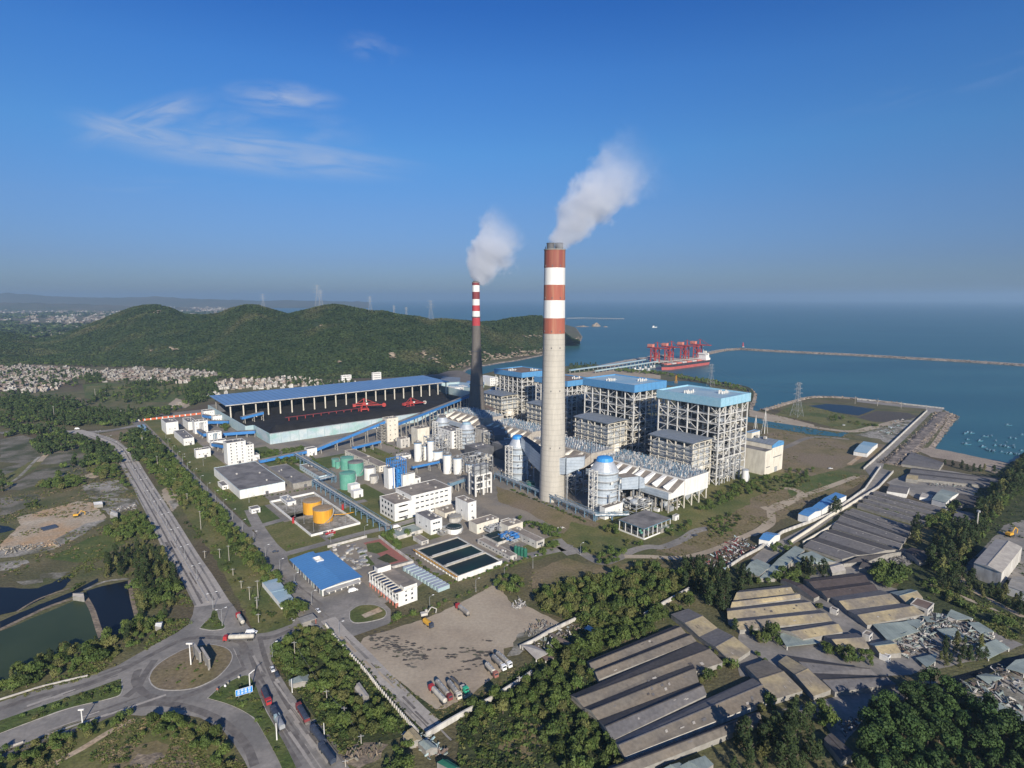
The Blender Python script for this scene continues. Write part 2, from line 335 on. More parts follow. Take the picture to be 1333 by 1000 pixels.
# ------------------------------------------------------------------ ground sheets
LAYER={}
def rough_edge(pts,amp,step):
 out=[];n=len(pts)
 for i in range(n):
  a=Vector(pts[i][:2]);b=Vector(pts[(i+1)%n][:2]);d=b-a;L=d.length
  k=max(1,min(60,int(L/step)));nr=Vector((-d.y,d.x)).normalized()if L>0 else Vector((0,0))
  for j in range(k):
   q=a+d*(j/k)
   if amp:q=q+nr*random.uniform(-amp,amp)
   out.append((q.x,q.y))
 return out
def sheet(name,pts,m,z,amp=0.0,step=6.0,kind='structure'):
 p2=rough_edge(pts,amp,step)if amp else[(p[0],p[1])for p in pts]
 v=[(x,y,z)for x,y in p2]
 b=MB();b.add(v,tess(v),m);o=b.build(name);o['kind']=kind;return o
SZ=[0]
def strip(name,pts,wd,m,z,closed=False):
 SZ[0]+=1;z=z+0.0005*(SZ[0]%40)
 if closed:pts=list(pts)+[pts[0]]
 L,R=[],[]
 for i,p in enumerate(pts):
  a=pts[max(0,i-1)];c=pts[min(len(pts)-1,i+1)]
  d=Vector((c[0]-a[0],c[1]-a[1])).normalized();nr=Vector((-d.y,d.x))*wd/2
  L.append((p[0]+nr.x,p[1]+nr.y,z));R.append((p[0]-nr.x,p[1]-nr.y,z))
 n=len(pts);b=MB();b.add(L+R,[(n+i,n+i+1,i+1,i)for i in range(n-1)],m);o=b.build(name);o['kind']='structure';return o
def smooth_line(pts,k=6):
 out=[];n=len(pts)
 for i in range(n-1):
  p0=pts[max(0,i-1)];p1=pts[i];p2=pts[i+1];p3=pts[min(n-1,i+2)]
  for j in range(k):
   t=j/k
   out.append(tuple(0.5*((2*p1[a])+(-p0[a]+p2[a])*t+(2*p0[a]-5*p1[a]+4*p2[a]-p3[a])*t*t+(-p0[a]+3*p1[a]-3*p2[a]+p3[a])*t**3)for a in(0,1)))
 out.append((pts[-1][0],pts[-1][1]));return out
def wall_line(name,label,cat,pts,h,th,m,cap=None,z0=0.0):
 b=MB()
 for a,c in zip(pts[:-1],pts[1:]):
  a=Vector((a[0],a[1]));c=Vector((c[0],c[1]));d=(c-a).normalized();n=Vector((-d.y,d.x))*th/2
  a2=a;c2=c
  q=[a2+n,a2-n,c2-n,c2+n]
  b.prism([(v.x,v.y)for v in q][::-1],z0,z0+h,m,cap)
 o=b.build(name);return tag(o,label,cat)
ZS=-3.0
# sea
b=MB();b.add([(-60000,-3000,ZS),(60000,-3000,ZS),(60000,60000,ZS),(-60000,60000,ZS)],[(0,1,2,3)],'coal');sea=b.build('sea');sea['kind']='structure'
def sea_mat():
 m=bpy.data.materials.new('sea_water');m.use_nodes=True;t=m.node_tree;t.nodes.clear();n=t.nodes.new;l=t.links.new
 b=n('ShaderNodeBsdfPrincipled');o=n('ShaderNodeOutputMaterial');l(b.outputs[0],o.inputs[0])
 g=n('ShaderNodeNewGeometry')
 b.inputs['Roughness'].default_value=0.38;b.inputs['Specular IOR Level'].default_value=0.4
 n1=n('ShaderNodeTexNoise');n1.inputs['Scale'].default_value=0.0016;n1.inputs['Detail'].default_value=5
 mp=n('ShaderNodeMapping');mp.inputs[3].default_value=(1,3.0,1);mp.inputs[2].default_value=(0,0,0.25);l(g.outputs['Position'],mp.inputs[0]);l(mp.outputs[0],n1.inputs[0])
 r=n('ShaderNodeValToRGB');l(n1.outputs[0],r.inputs[0])
 r.color_ramp.elements[0].position=.35;r.color_ramp.elements[0].color=(0.022,0.088,0.106,1)
 r.color_ramp.elements[1].position=.68;r.color_ramp.elements[1].color=(0.034,0.118,0.130,1)
 # thin foam / slick lines
 n2=n('ShaderNodeTexNoise');n2.inputs['Scale'].default_value=0.0022;n2.inputs['Detail'].default_value=7;n2.inputs['Roughness'].default_value=.6
 mp2=n('ShaderNodeMapping');mp2.inputs[3].default_value=(0.5,5.0,1);mp2.inputs[2].default_value=(0,0,-0.08);l(g.outputs['Position'],mp2.inputs[0]);l(mp2.outputs[0],n2.inputs[0])
 r2=n('ShaderNodeMapRange');r2.inputs[1].default_value=.665;r2.inputs[2].default_value=.74;r2.inputs[4].default_value=.35;l(n2.outputs[0],r2.inputs[0])
 mx=n('ShaderNodeMix');mx.data_type='RGBA';l(r2.outputs[0],mx.inputs[0]);l(r.outputs[0],mx.inputs[6]);mx.inputs[7].default_value=(.22,.30,.32,1)
 l(mx.outputs[2],b.inputs['Base Color'])
 n3=n('ShaderNodeTexNoise');n3.inputs['Scale'].default_value=0.12;n3.inputs['Detail'].default_value=5;l(g.outputs['Position'],n3.inputs[0])
 bp=n('ShaderNodeBump');bp.inputs['Distance'].default_value=0.6;bp.inputs['Strength'].default_value=.6;l(n3.outputs[0],bp.inputs['Height']);l(bp.outputs[0],b.inputs['Normal'])
 MT['sea_water']=m;return m
sea.data.materials[0]=sea_mat()
# land with its coast
coast=[(1600,690),(1450,650),(1333,617),(1290,607),(1250,600),(1225,592)]
coast+=[px('c4',*q)for q in[(845,912),(880,868),(925,800),(950,762),(930,722),(800,702),(700,690),(480,664),(350,657),(240,658),(160,678),(60,708),(0,724)]]
coast+=[px('e4',*q)for q in[(1000,478),(950,488),(900,478),(920,385),(905,348),(860,322),(700,297),(560,272),(350,233),(150,218),(0,203)]]
coast+=[px('e3',*q)for q in[(1000,213),(925,190),(915,178),(800,182),(715,186),(640,200),(560,214),(250,214),(160,238)]]
coast+=[px('c2',*q)for q in[(1110,552),(1060,530),(1080,512),(1120,498),(1180,490),(1260,476),(1333,466)]]
coast+=[px('c3',*q)for q in[(60,462),(130,448),(205,432),(260,400),(330,378),(372,366),(380,345),(350,300),(300,285),(200,270)]]
coast_near=[P(u,v)for u,v in coast]
far=[P(u,v)for u,v in[(640,424),(540,417),(430,412),(345,410),(318,404),(300,400),(262,397),(200,395),(100,394),(0,393.6)]]
poly=coast_near+far+[Vector((-45000,far[-1].y,0)),Vector((-45000,-2500,0)),Vector((3000,-2500,0)),Vector((3000,300,0))]
gp=[(p.x,p.y,0.0)for p in poly]
b=MB();b.add(gp,tess(gp),'scrubland')
nc=len(coast_near)
sk=[]
for i in range(nc):
 a=coast_near[max(0,i-1)];c=coast_near[min(nc-1,i+1)];d=(c-a);d.z=0;d.normalize();nr=Vector((d.y,-d.x,0))
 sk.append(coast_near[i]+nr*(9 if i>4 else 30)+Vector((0,0,-5)))
b.add([tuple(p)for p in coast_near]+[tuple(p)for p in sk],[(nc+i,nc+i+1,i+1,i)for i in range(5)],'beach')
b.add([tuple(p)for p in coast_near]+[tuple(p)for p in sk],[(nc+i,nc+i+1,i+1,i)for i in range(5,nc-1)],'rock')
land=b.build('ground');land['kind']='structure'
COASTPOLY=[(p.x,p.y)for p in poly]
def inside(x,y,poly):
 r=False;n=len(poly);j=n-1
 for i in range(n):
  xi,yi=poly[i][0],poly[i][1];xj,yj=poly[j][0],poly[j][1]
  if(yi>y)!=(yj>y)and x<(xj-xi)*(y-yi)/(yj-yi)+xi:r=not r
  j=i
 return r
# ------------------------------------------------------------------ hills on a polar grid
ridge=[(-260,418),(-120,422),(-40,430),(0,432),(25,436),(45,441),(80,436),(120,421),(150,409),(175,400),(190,397),(205,396.5),(222,401),(240,409),(265,410),(285,408),(300,401),(320,397),(335,397),(350,402),(375,409),(400,403),(420,398),(437,396),(455,399),(480,404),(500,405),(520,410),(545,412),(560,416),(580,415),(600,417),(625,419),(645,418),(665,414),(690,411),(705,412),(718,420),(728,428),(738,436),(745,441),(753,443)]
foot=[(-260,470),(0,477),(60,474),(150,474),(260,482),(330,492),(420,494),(520,491),(570,487),(600,478.5),(640,468.5),(700,461),(720,454),(740,446.5),(753,443.5)]
dr=[(-260,2400),(0,2300),(120,2500),(205,2450),(250,2300),(320,2250),(437,2150),(520,2100),(600,2150),(690,2300),(735,2350),(753,2380)]
def itp(tab,u):
 for(a,b_),(c,d)in zip(tab[:-1],tab[1:]):
  if u<=c:return b_+(d-b_)*(u-a)/(c-a)
 return tab[-1][1]
def vnoise(x,y,s,seed=0):
 x=x/s+seed*17.3;y=y/s-seed*9.1
 xi,yi=math.floor(x),math.floor(y);fx,fy=x-xi,y-yi;fx=fx*fx*(3-2*fx);fy=fy*fy*(3-2*fy)
 def h(a,b_):v=math.sin(a*127.1+b_*311.7+seed*74.7)*43758.5453;return v-math.floor(v)
 return(h(xi,yi)*(1-fx)+h(xi+1,yi)*fx)*(1-fy)+(h(xi,yi+1)*(1-fx)+h(xi+1,yi+1)*fx)*fy
def fbm(x,y,s,o=4,seed=0):return sum(vnoise(x,y,s/2**i,seed+i)/2**i for i in range(o))/(2-2**(1-o))
def ridge_pt(u):
 v=itp(ridge,u);b_=(500-v)/F;a=(u-666.5)/F;D=itp(dr,u)
 t=D/(CP+b_*SP);return Vector((a*t,D,HC+(b_*CP-SP)*t))
def hill_pt(u,t):  # t 0 foot, 1 ridge, 2 far foot
 r=ridge_pt(u);f=P(u,itp(foot,u))
 taper=max(0.0,min(1.0,(757-u)/40.0))
 if t<=1:
  p=f.lerp(r,t);base=t**1.05*0.6+0.4*(3*t*t-2*t**3)
  amp=math.sin(math.pi*min(t,1))*taper
  spur=(abs(fbm(p.x*0.9+p.y*0.5,p.y*0.35-p.x*.3,260,4,3)-0.5)*-2+0.45)
  z=r.z*base*(1+0.55*spur*amp)
  # a cap so the slope never rises over the line of sight to the ridge
  lim=HC+(r.z-HC)*(math.hypot(p.x,p.y)/math.hypot(r.x,r.y))
  z=min(z,lim-1.0*(1-t))if t<1 else r.z
  z+=(fbm(p.x,p.y,60,3,8)-.5)*8*min(1,t*3)*taper*(1 if t<.97 else.4)
  return Vector((p.x,p.y,max(z,0.2)))
 e=t-1;q=r.xy.normalized();k=420*taper+60
 p=Vector((r.x+q.x*k*e*1.2,r.y+q.y*k*e*1.2));z=r.z*(1-e)**1.5
 return Vector((p.x,p.y,max(z,0.0)-0.5*e))
us=[(-260+i*3.5)for i in range(int((755+260)/3.5)+1)];ts=[i/34 for i in range(35)]+[1+i/6 for i in range(1,7)]
vv=[hill_pt(u,t)for t in ts for u in us];nu=len(us)
b=MB();b.add(vv,[(j*nu+i,j*nu+i+1,(j+1)*nu+i+1,(j+1)*nu+i)for j in range(len(ts)-1)for i in range(nu-1)],'hillside')
hl=b.build('hills',smooth=True);hl['kind']='structure'
# rocky shore under the headland
rk=MB()
for i in range(420):
 u=random.uniform(585,755);f=P(u,itp(foot,u));s=random.uniform(1.5,7)*(1.0 if u>640 else.6)
 d=f.xy.normalized();o_=random.uniform(-8,26)
 c=Vector((f.x+d.x*o_,f.y+d.y*o_,max(0,o_)*.45-1));vs=[c+Vector((random.uniform(-1,1)*s*1.4,random.uniform(-1,1)*s,random.uniform(-.3,1)*s))for _ in range(6)]
 rk.add(vs,[(0,1,2),(0,2,3),(0,3,4),(0,4,1),(5,2,1),(5,3,2),(5,4,3),(5,1,4)],'pale_rock')
tag(rk.build('shore_rocks'),kind='stuff')
# bare rock scars on the slopes
def scar(name,u0,v0,wd,hg,n=22):
 m=MB()
 for _ in range(n):
  u=u0+random.uniform(-wd,wd);v=v0+random.uniform(-hg,hg)
  t0=(itp(foot,u)-v)/(itp(foot,u)-itp(ridge,u));lo,hi=0.0,1.0
  for _k in range(18):
   t=(lo+hi)/2;p=hill_pt(u,t);dep=p.y*CP-(p.z-HC)*SP;vv_=500-F*(p.y*SP+(p.z-HC)*CP)/dep
   if vv_>v:lo=t
   else:hi=t
  p=hill_pt(u,t);s=random.uniform(2,6)
  vs=[p+Vector((random.uniform(-1,1)*s*1.6,random.uniform(-1,1)*s,random.uniform(.5,1.6)*s))for _ in range(6)]
  m.add(vs,[(0,1,2),(0,2,3),(0,3,4),(0,4,1),(5,2,1),(5,3,2),(5,4,3),(5,1,4)],'pale_rock')
 return tag(m.build(name),kind='stuff')
for a in((511,465,4,4,26),(226,456.5,3,1.5,10),(545,462,12,2,10),(566,467,4,3,8),(197,457.5,2,1,5),(693,439,12,1.4,22),(440,474,1.5,2,4),(205,408,7,2,7),(672,456,8,3,10),(625,462,14,3,12),(560,470,14,4,10),(418,426,1,1,3)):scar('bare_rock',*a)
# far mountains and coast plain
def range_mesh(name,tab,D,depth,m,seed):
 u0,u1=tab[0][0],tab[-1][0];n=150;rows=[[],[],[]]
 for i in range(n+1):
  u=u0+(u1-u0)*i/n;v=itp(tab,u)+(fbm(u*10,seed,120,4,seed)-.5)*3.0;b_=(500-v)/F;a=(u-666.5)/F;t=D/(CP+b_*SP)
  r=Vector((a*t,D,HC+(b_*CP-SP)*t));q=r.xy.normalized()
  rows[0].append((r.x-q.x*depth,r.y-q.y*depth,0));rows[1].append(tuple(r));rows[2].append((r.x+q.x*depth,r.y+q.y*depth,-5))
 mb=MB();mb.add(rows[0]+rows[1]+rows[2],[(j*(n+1)+i,j*(n+1)+i+1,(j+1)*(n+1)+i+1,(j+1)*(n+1)+i)for j in(0,1)for i in range(n)],m)
 o=mb.build(name,smooth=True);o['kind']='structure';return o
range_mesh('far_hills',[(-300,380),(-100,383),(0,381.5),(40,383),(80,387),(150,387.5),(200,386),(260,389.5),(330,391),(400,391.5),(480,393)],14000,2500,'far_land',4)
range_mesh('far_hills',[(-300,392),(0,394),(60,395),(120,396.5),(200,399),(260,402)],9000,900,'far_land',9)
# ------------------------------------------------------------------ ground patches (z rises by layer)
def pt(name,k,pts,m,z,amp=0.0,step=6.0):return sheet(name,GS(k,pts),m,z,amp,step)
def loc_rect(name,x0,y0,x1,y1,m,z,amp=0.0):return sheet(name,[LW(x0,y0),LW(x1,y0),LW(x1,y1),LW(x0,y1)],m,z,amp)
# far-left fields
for i,(k,pts,m)in enumerate([
  ('c1',[(0,870),(120,850),(300,900),(430,900),(430,990),(180,1000),(0,985)],'plot_mud'),
  ('c1',[(420,590),(560,580),(640,600),(600,660),(440,660)],'green_grass'),
  ('c1',[(240,680),(330,650),(420,660),(380,700),(250,720)],'dry_grass'),
  ('c1',[(640,640),(900,590),(1060,590),(1040,640),(860,680),(700,680)],'green_grass'),
  ('c1',[(440,600),(640,590),(830,600),(760,650),(560,680),(430,660)],'grass'),
  ('c1',[(0,650),(140,650),(330,700),(240,740),(0,720)],'grass'),
  ('c1',[(700,600),(1000,580),(1060,600),(900,650)],'grass'),
  ('c1',[(860,690),(900,660),(980,690),(950,710),(880,715)],'dirt'),
  ('c1',[(270,890),(330,865),(440,890),(430,910),(290,905)],'earth_bank'),
  ('c1',[(460,850),(640,820),(700,830),(660,880),(560,880)],'dry_grass'),
  ('c5',[(20,150),(180,50),(440,0),(445,60),(200,120),(100,150)],'plot_mud'),
  ('c5',[(-60,120),(160,0),(250,-30),(180,40),(20,140)],'grass'),
  ('c5',[(0,190),(180,170),(230,190),(130,240),(0,290)],'plot_mud'),
  ('c5',[(0,40),(150,5),(60,60),(0,80)],'plot_mud'),
  ('c5',[(420,130),(480,110),(600,98),(655,150),(600,180),(490,195),(450,190)],'rubble_ground'),
  ('c5',[(0,430),(100,330),(85,290),(200,260),(400,205),(480,215),(540,290),(430,370),(280,450),(0,492)],'sand'),
  ('c5',[(280,400),(440,320),(540,300),(430,375),(300,440)],'rubble_ground'),
  ('c5',[(0,455),(200,430),(280,450),(150,480),(0,497)],'rubble_ground'),
  ('c5',[(480,215),(560,190),(690,195),(700,240),(560,280)],'rubble_ground'),
  ('c5',[(400,80),(500,55),(560,60),(480,90)],'sand'),
  ('c5',[(250,500),(460,390),(600,370),(640,420),(520,490),(400,520)],'green_grass'),
  ('c5',[(0,520),(120,500),(150,520),(60,560),(0,560)],'rubble_ground'),
  ('c5',[(200,580),(370,565),(300,600),(210,600)],'rubble_ground'),
  ('c5',[(80,620),(210,600),(220,620),(120,640)],'rubble_ground')]):
 pt(('field','meadow','dirt_patch','sand_pit')[0 if m=='plot_mud' else 1 if 'grass' in m else 3 if m=='sand' else 2],k,pts,m,0.03+0.004*i,0.9,4)
pt('pond','d1',[(0,303),(100,262),(370,150),(430,132),(470,210),(500,285),(520,340),(455,365),(380,392),(240,445),(120,530),(0,590),(-150,660),(-200,400)],'pond_green',0.14,0.5,5)
pt('pond','c5',[(440,665),(520,640),(655,612),(668,680),(700,810),(640,860),(560,905),(548,945),(520,900),(490,790),(455,710)],'pond_dark',0.143,0.4,5)
pt('pond','c5',[(-40,640),(60,648),(200,652),(290,610),(372,570),(340,640),(250,690),(120,755),(-40,800)],'pond_dark',0.146,1.2,4)
pt('water_channel','c5',[(0,822),(60,795),(200,735),(370,668),(500,600),(500,618),(380,688),(200,765),(0,858)],'pond_dark',0.149,0.4,5)
pt('pond','c5',[(-20,330),(40,335),(78,350),(20,366),(-20,372)],'pond_dark',0.15,0.5,4)
strip('dike_path',smooth_line(GS('c5',[(-60,885),(0,862),(120,805),(250,745),(370,705),(430,695)])),3.0,'earth_bank',0.17)
strip('dike_path',smooth_line(GS('c5',[(430,690),(470,760),(500,850),(522,915)])),3.0,'earth_bank',0.174)
strip('dike_path',smooth_line(GS('c5',[(430,660),(500,630),(560,612),(660,603)])),2.6,'rubble_ground',0.178)
strip('dike_path',smooth_line(GS('c5',[(663,610),(672,690),(702,812)])),2.4,'earth_bank',0.182)
strip('dike_path',smooth_line(GS('c5',[(85,772),(200,705),(360,650)])),1.6,'earth_bank',0.186)
strip('path',smooth_line(GS('c5',[(10,140),(100,80),(200,-20),(270,-60)])),3.5,'rubble_ground',0.10)
strip('path',smooth_line(GS('c1',[(960,650),(1010,625),(1040,610),(1055,605)])),6,'rubble_ground',0.10)
strip('path',smooth_line(GS('c1',[(200,985),(260,925),(300,900)])),6,'sand',0.104)
# belt beside the main road
pt('verge','p',[(180,560),(200,600),(228,650),(262,700),(296,755),(318,795),(333,826),(372,822),(398,806),(350,755),(300,692),(240,625),(196,572)],'grass',0.04,1.0,6)
pt('verge','c5',[(830,150),(860,130),(905,160),(910,230),(880,260),(830,190)],'dirt',0.05,1,3)
pt('rubble_pile_ground','c5',[(860,205),(900,195),(910,225),(885,250)],'rubble_ground',0.055,.5,2)
# main dual carriageway
mainL=[px('c1',330,828),px('c1',460,862),px('c1',530,900),px('c1',580,950),px('c5',600,0),px('c5',655,90),px('c5',705,190),px('c5',770,320),px('c5',830,450),px('c5',905,570),px('c5',955,650),px('c5',990,735),px('c5',985,790),px('c5',960,850)]
mainR=[px('c1',420,822),px('c1',560,862),px('c1',630,900),px('c1',680,960),px('c5',705,0),px('c5',745,65),px('c5',800,150),px('c5',850,225),px('c5',925,340),px('c5',1010,475),px('c5',1090,590),px('c5',1170,715),px('c5',1240,810),px('c5',1300,885)]
sheet('road',[P(*q)for q in smooth_line(mainL)]+[P(*q)for q in smooth_line(mainR)][::-1],'concrete_road',0.20)
strip('road',smooth_line([(P(*q))for q in[px('c1',700,800),px('c1',560,825),px('c1',440,835),px('c1',330,832),px('c1',200,815),px('c1',0,840)]]),14,'asphalt',0.19)
med=smooth_line([P(*q)for q in[px('c1',470,850),px('c1',560,885),px('c1',610,920),px('c1',650,985),px('c5',655,15),px('c5',712,110),px('c5',775,215),px('c5',850,345),px('c5',930,490),px('c5',1000,610),px('c5',1062,722)]])
def kerb(name,pts,wd,h,m,z0=0.0):
 o=wall_line(name,None,None,pts,h,wd,m,z0=z0);o['kind']='structure';return o
kerb('median_kerb',med,0.9,0.35,'kerb',0.2)
for off,nm in((3.4,'l'),(7.2,'m'),(-3.4,'r'),(-7.2,'s')):
 pts=[]
 for i,p in enumerate(med):
  a=med[max(0,i-1)];c=med[min(len(med)-1,i+1)];d=Vector((c[0]-a[0],c[1]-a[1])).normalized();pts.append((p[0]-d.y*off,p[1]+d.x*off))
 strip('tyre_track',pts,1.3,'tyre_marks' if abs(off)<5 else 'asphalt',0.215)
# junction asphalt
junction=[px('d1',-250,735),px('d1',0,665),px('d1',200,600),px('d1',450,535),px('d1',600,478),px('d1',750,392),px('d1',900,312),px('d1',960,270),px('d1',985,215),px('d1',990,180),
  px('c5',1180,725),px('c5',1240,812),px('c5',1300,888),px('c6',0,886),px('c6',70,878),px('c6',130,860),px('c6',195,835),px('c6',222,800),px('c6',300,820),px('c6',330,850),
  px('d2',262,268),px('d2',230,300),px('d2',165,365),px('d2',112,405),px('d2',88,450),px('d2',110,485),px('d2',180,600),px('d2',260,715),px('d2',360,840),px('d2',450,950),px('d2',560,1090),px('d2',200,1120),px('d1',1333,1120),
  px('d1',1270,1010),px('d1',1245,960),px('d1',1195,880),px('d1',1130,800),px('d1',1020,745),px('d1',900,722),px('d1',720,735),px('d1',560,722),px('d1',350,775),px('d1',120,880),px('d1',0,922),px('d1',-250,1010)]
sheet('road',[P(*q)for q in junction],'asphalt',0.23)
def island(name,k,pts,m='green_grass',amp=0.0):
 p=GS(k,pts);p=[Vector((x,y,0))for x,y in smooth_line(p+[p[0]],4)[:-1]]
 mb=MB();mb.prism([(q.x,q.y)for q in p],0.1,0.36,'kerb');o1=mb.build('traffic_island_kerb');o1['kind']='structure'
 c=sum(p,Vector())/len(p);q=[c+(v-c)*(1-0.5/max(1,(v-c).length))for v in p]
 return sheet(name,q,m,0.42)
island('roundabout_island','d1',[(758,545),(775,505),(815,465),(870,430),(940,395),(1010,375),(1075,370),(1140,382),(1178,405),(1188,440),(1165,485),(1110,540),(1040,578),(980,598),(900,607),(820,603),(775,580)],'dry_grass')
island('traffic_island','d1',[(1018,290),(1040,262),(1072,235),(1085,198),(1108,200),(1122,240),(1150,285),(1085,300)],'green_grass')
island('traffic_island','d1',[(-250,850),(0,760),(280,660),(480,595),(612,548),(624,560),(622,620),(560,648),(380,690),(230,740),(0,826),(-250,925)],'green_grass')
island('traffic_island','d1',[(1058,645),(1120,590),(1200,545),(1262,528),(1300,570),(1340,665),(1400,780),(1480,930),(1530,1060),(1470,1060),(1420,960),(1360,850),(1290,745),(1180,682)],'green_grass')
# darker tyre bands in the junction
for pts in([(-100,735),(150,650),(420,580),(600,510),(760,430),(900,360),(1010,335),(1130,338),(1230,360),(1260,420)],
   [(-100,985),(120,900),(400,800),(640,700),(800,672),(950,690),(1090,740),(1180,800),(1260,890),(1300,990)],
   [(1330,520),(1310,600),(1380,740),(1440,860),(1520,1000)],
   [(640,640),(700,590),(735,530),(790,450)],[(705,500),(690,560),(740,620),(830,650),(930,640),(1100,570),(1250,490)],
   [(1330,340),(1400,330),(1500,290),(1580,240)]):
 strip('tyre_track',smooth_line(GS('d1',pts)),3.6,'tyre_marks',0.25)
for pts in([(30,330),(60,440),(110,560),(190,700),(280,830),(400,980)],[(-20,400),(20,520),(70,640),(150,780),(260,930)]):
 strip('tyre_track',smooth_line(GS('d2',pts)),2.6,'tyre_marks',0.252)
wall_line('guard_rail','long white guard rail along the pond side of the road','guard rail',GS('d1',[(-200,715),(0,655),(200,592),(330,560),(448,533)]),0.9,0.3,'kerb',z0=.2)
wall_line('guard_rail','short white guard rail at the lower edge of the western road','guard rail',GS('d1',[(-60,945),(0,915),(120,872)]),0.9,0.3,'kerb',z0=.2)
# mound in the bottom-left corner
pt('meadow','d1',[(-300,1030),(0,935),(120,888),(350,782),(560,735),(720,745),(900,735),(1010,755),(1120,812),(1185,885),(1240,985),(1290,1060),(1200,1300),(-300,1300)],'grass',0.06,0.8,5)
pt('dirt_patch','d1',[(560,960),(620,890),(800,860),(960,900),(1040,980),(900,1080),(560,1080)],'dry_grass',0.09,1.0,3)
pt('dirt_patch','d1',[(650,990),(700,930),(820,925),(900,960),(1000,960),(950,1060),(650,1060)],'earth_bank',0.095,1.2,2)
strip('path',smooth_line(GS('d1',[(200,1040),(300,965),(420,900),(560,815),(690,752)])),3.2,'sand',0.10)
# --- power station ground (plant grid)
loc_rect('plant_yard',140,335,690,800,'yard',0.05)
sheet('plant_yard',[LW(118,345),LW(330,300),LW(470,240),LW(700,240),LW(700,340),LW(118,352)],'grass',0.045,1.5)
loc_rect('plant_yard',118,780,700,1130,'yard',0.055)
strip('road',[LW(125,1115),LW(126,900),LW(127,620),LW(128,500),LW(129,430),LW(131,345)],9.5,'asphalt',0.16)
for nm,x0,y0,x1,y1,m in[('lawn',134,560,168,1090,'grass'),('lawn',134,425,172,505,'grass'),('lawn',170,392,250,424,'grass'),('lawn',175,425,228,505,'grass'),
     ('lawn',205,640,232,790,'green_grass'),('lawn',236,640,300,690,'green_grass'),('lawn',300,620,340,700,'grass'),('lawn',228,430,262,560,'grass'),('lawn',134,505,160,560,'green_grass')]:
 loc_rect(nm,x0,y0,x1,y1,m,0.09+0.004*(x0%7));
# roads inside
strip('road',[LW(129,508),LW(175,514),LW(240,512)],8,'asphalt',0.163)
strip('road',smooth_line([G('p',418,800),G('p',470,790),G('p',520,773),G('p',563,748),G('p',640,733),G('p',735,714),G('c7',280,440),G('c7',330,480)]),8.5,'asphalt',0.165)
sheet('road',[G('c6',*q)for q in[(60,470),(170,480),(180,520),(350,700),(560,620),(700,760),(700,830),(500,900),(420,860),(350,860),(250,820),(150,690),(60,560),(-10,420)]],'asphalt',0.168)
strip('road',smooth_line([G('c6',*q)for q in[(150,480),(300,440),(560,370),(690,340),(860,290)]]),8,'asphalt',0.170)
strip('road',smooth_line([G('c6',*q)for q in[(-20,250),(20,330),(90,430),(160,490)]]),9,'asphalt',0.172)
island('lawn','c6',[(490,770),(540,740),(620,738),(675,765),(670,800),(600,822),(520,830),(490,810)],'grass')
sheet('dirt_patch',[G('c6',*q)for q in[(550,790),(640,750),(660,770),(570,805)]],'sand',0.45)
strip('road',smooth_line([G('c7',*q)for q in[(255,400),(300,440),(380,470),(480,520),(560,500),(640,460),(720,440),(800,440),(900,400),(960,360),(1030,345)]]),8,'asphalt',0.174)
strip('path',smooth_line([G('c7',*q)for q in[(600,490),(720,490),(880,495),(1040,460),(1180,400),(1290,350),(1333,310)]]),6,'dirt',0.176)
strip('path',smooth_line([G('c8',*q)for q in[(-60,380),(40,320),(50,240),(180,190),(290,150),(400,110),(480,80)]]),7,'dirt',0.178)
strip('path',smooth_line([G('c8',*q)for q in[(0,235),(60,250),(190,180),(170,150),(110,140)]]),7,'dirt',0.180)
# scrub and lawns around
pt('meadow','c7',[(-60,130),(60,170),(280,260),(480,320),(330,400),(240,340),(100,260),(-40,210)],'dry_grass',0.10,1.2)
pt('lawn','c7',[(280,400),(330,310),(560,370),(640,440),(560,480),(400,470)],'grass',0.104,1.0)
pt('dirt_patch','c7',[(130,560),(300,500),(500,545),(640,520),(900,540),(780,560),(560,600),(330,650),(120,650)],'dry_grass',0.108,1.5)
pt('dirt_patch','c7',[(-30,30),(240,40),(420,100),(600,240),(480,240),(200,160),(-30,110)],'yard',0.107,1.0)
pt('meadow','c7',[(760,460),(1000,330),(1333,180),(1400,200),(1333,300),(1180,390),(1040,450),(880,485)],'dry_grass',0.110,1.5)
pt('meadow','c8',[(-60,190),(100,130),(280,60),(500,70),(560,80),(300,230),(180,260),(60,320),(-60,330)],'dry_grass',0.112,1.5)
pt('meadow','c8',[(280,60),(500,70),(470,90),(330,150),(150,180),(100,130)],'green_grass',0.114,1.5)
pt('meadow','c4',[(0,800),(260,855),(440,870),(640,900),(590,960),(470,1000),(250,1060),(0,1030)],'dry_grass',0.116,1.0)
pt('meadow','c4',[(60,745),(160,690),(240,700),(420,745),(600,790),(420,830),(250,780)],'grass',0.117,1.2)
pt('dirt_patch','c4',[(480,760),(580,725),(740,735),(790,755),(680,785),(560,780)],'mud',0.119,1.0)
pt('dirt_patch','c4',[(470,850),(600,810),(780,760),(830,740),(800,790),(640,900),(600,870)],'rubble_ground',0.12,1.0)
pt('pond','c4',[(235,700),(330,690),(440,698),(575,717),(490,750),(370,733)],'pond_dark',0.14,0.6)
strip('path',smooth_line(GS('c4',[(0,770),(200,800),(440,830),(560,810),(700,775)])),14,'dirt',0.125)
strip('path',smooth_line(GS('c4',[(0,950),(120,910),(250,860),(440,870)])),8,'yard',0.127)
strip('path',smooth_line(GS('c4',[(440,1000),(500,955),(520,940)])),5,'sand',0.128)
pt('water_channel','e4',[(870,525),(1000,545),(1200,585),(1333,605),(1400,640),(1333,640),(1180,610),(1000,575),(870,560)],'sea_water',0.13,0.4)
pt('water_channel','c4',[(0,775),(160,800),(380,840),(455,828),(400,858),(240,845),(0,805)],'sea_water',0.131,0.4)
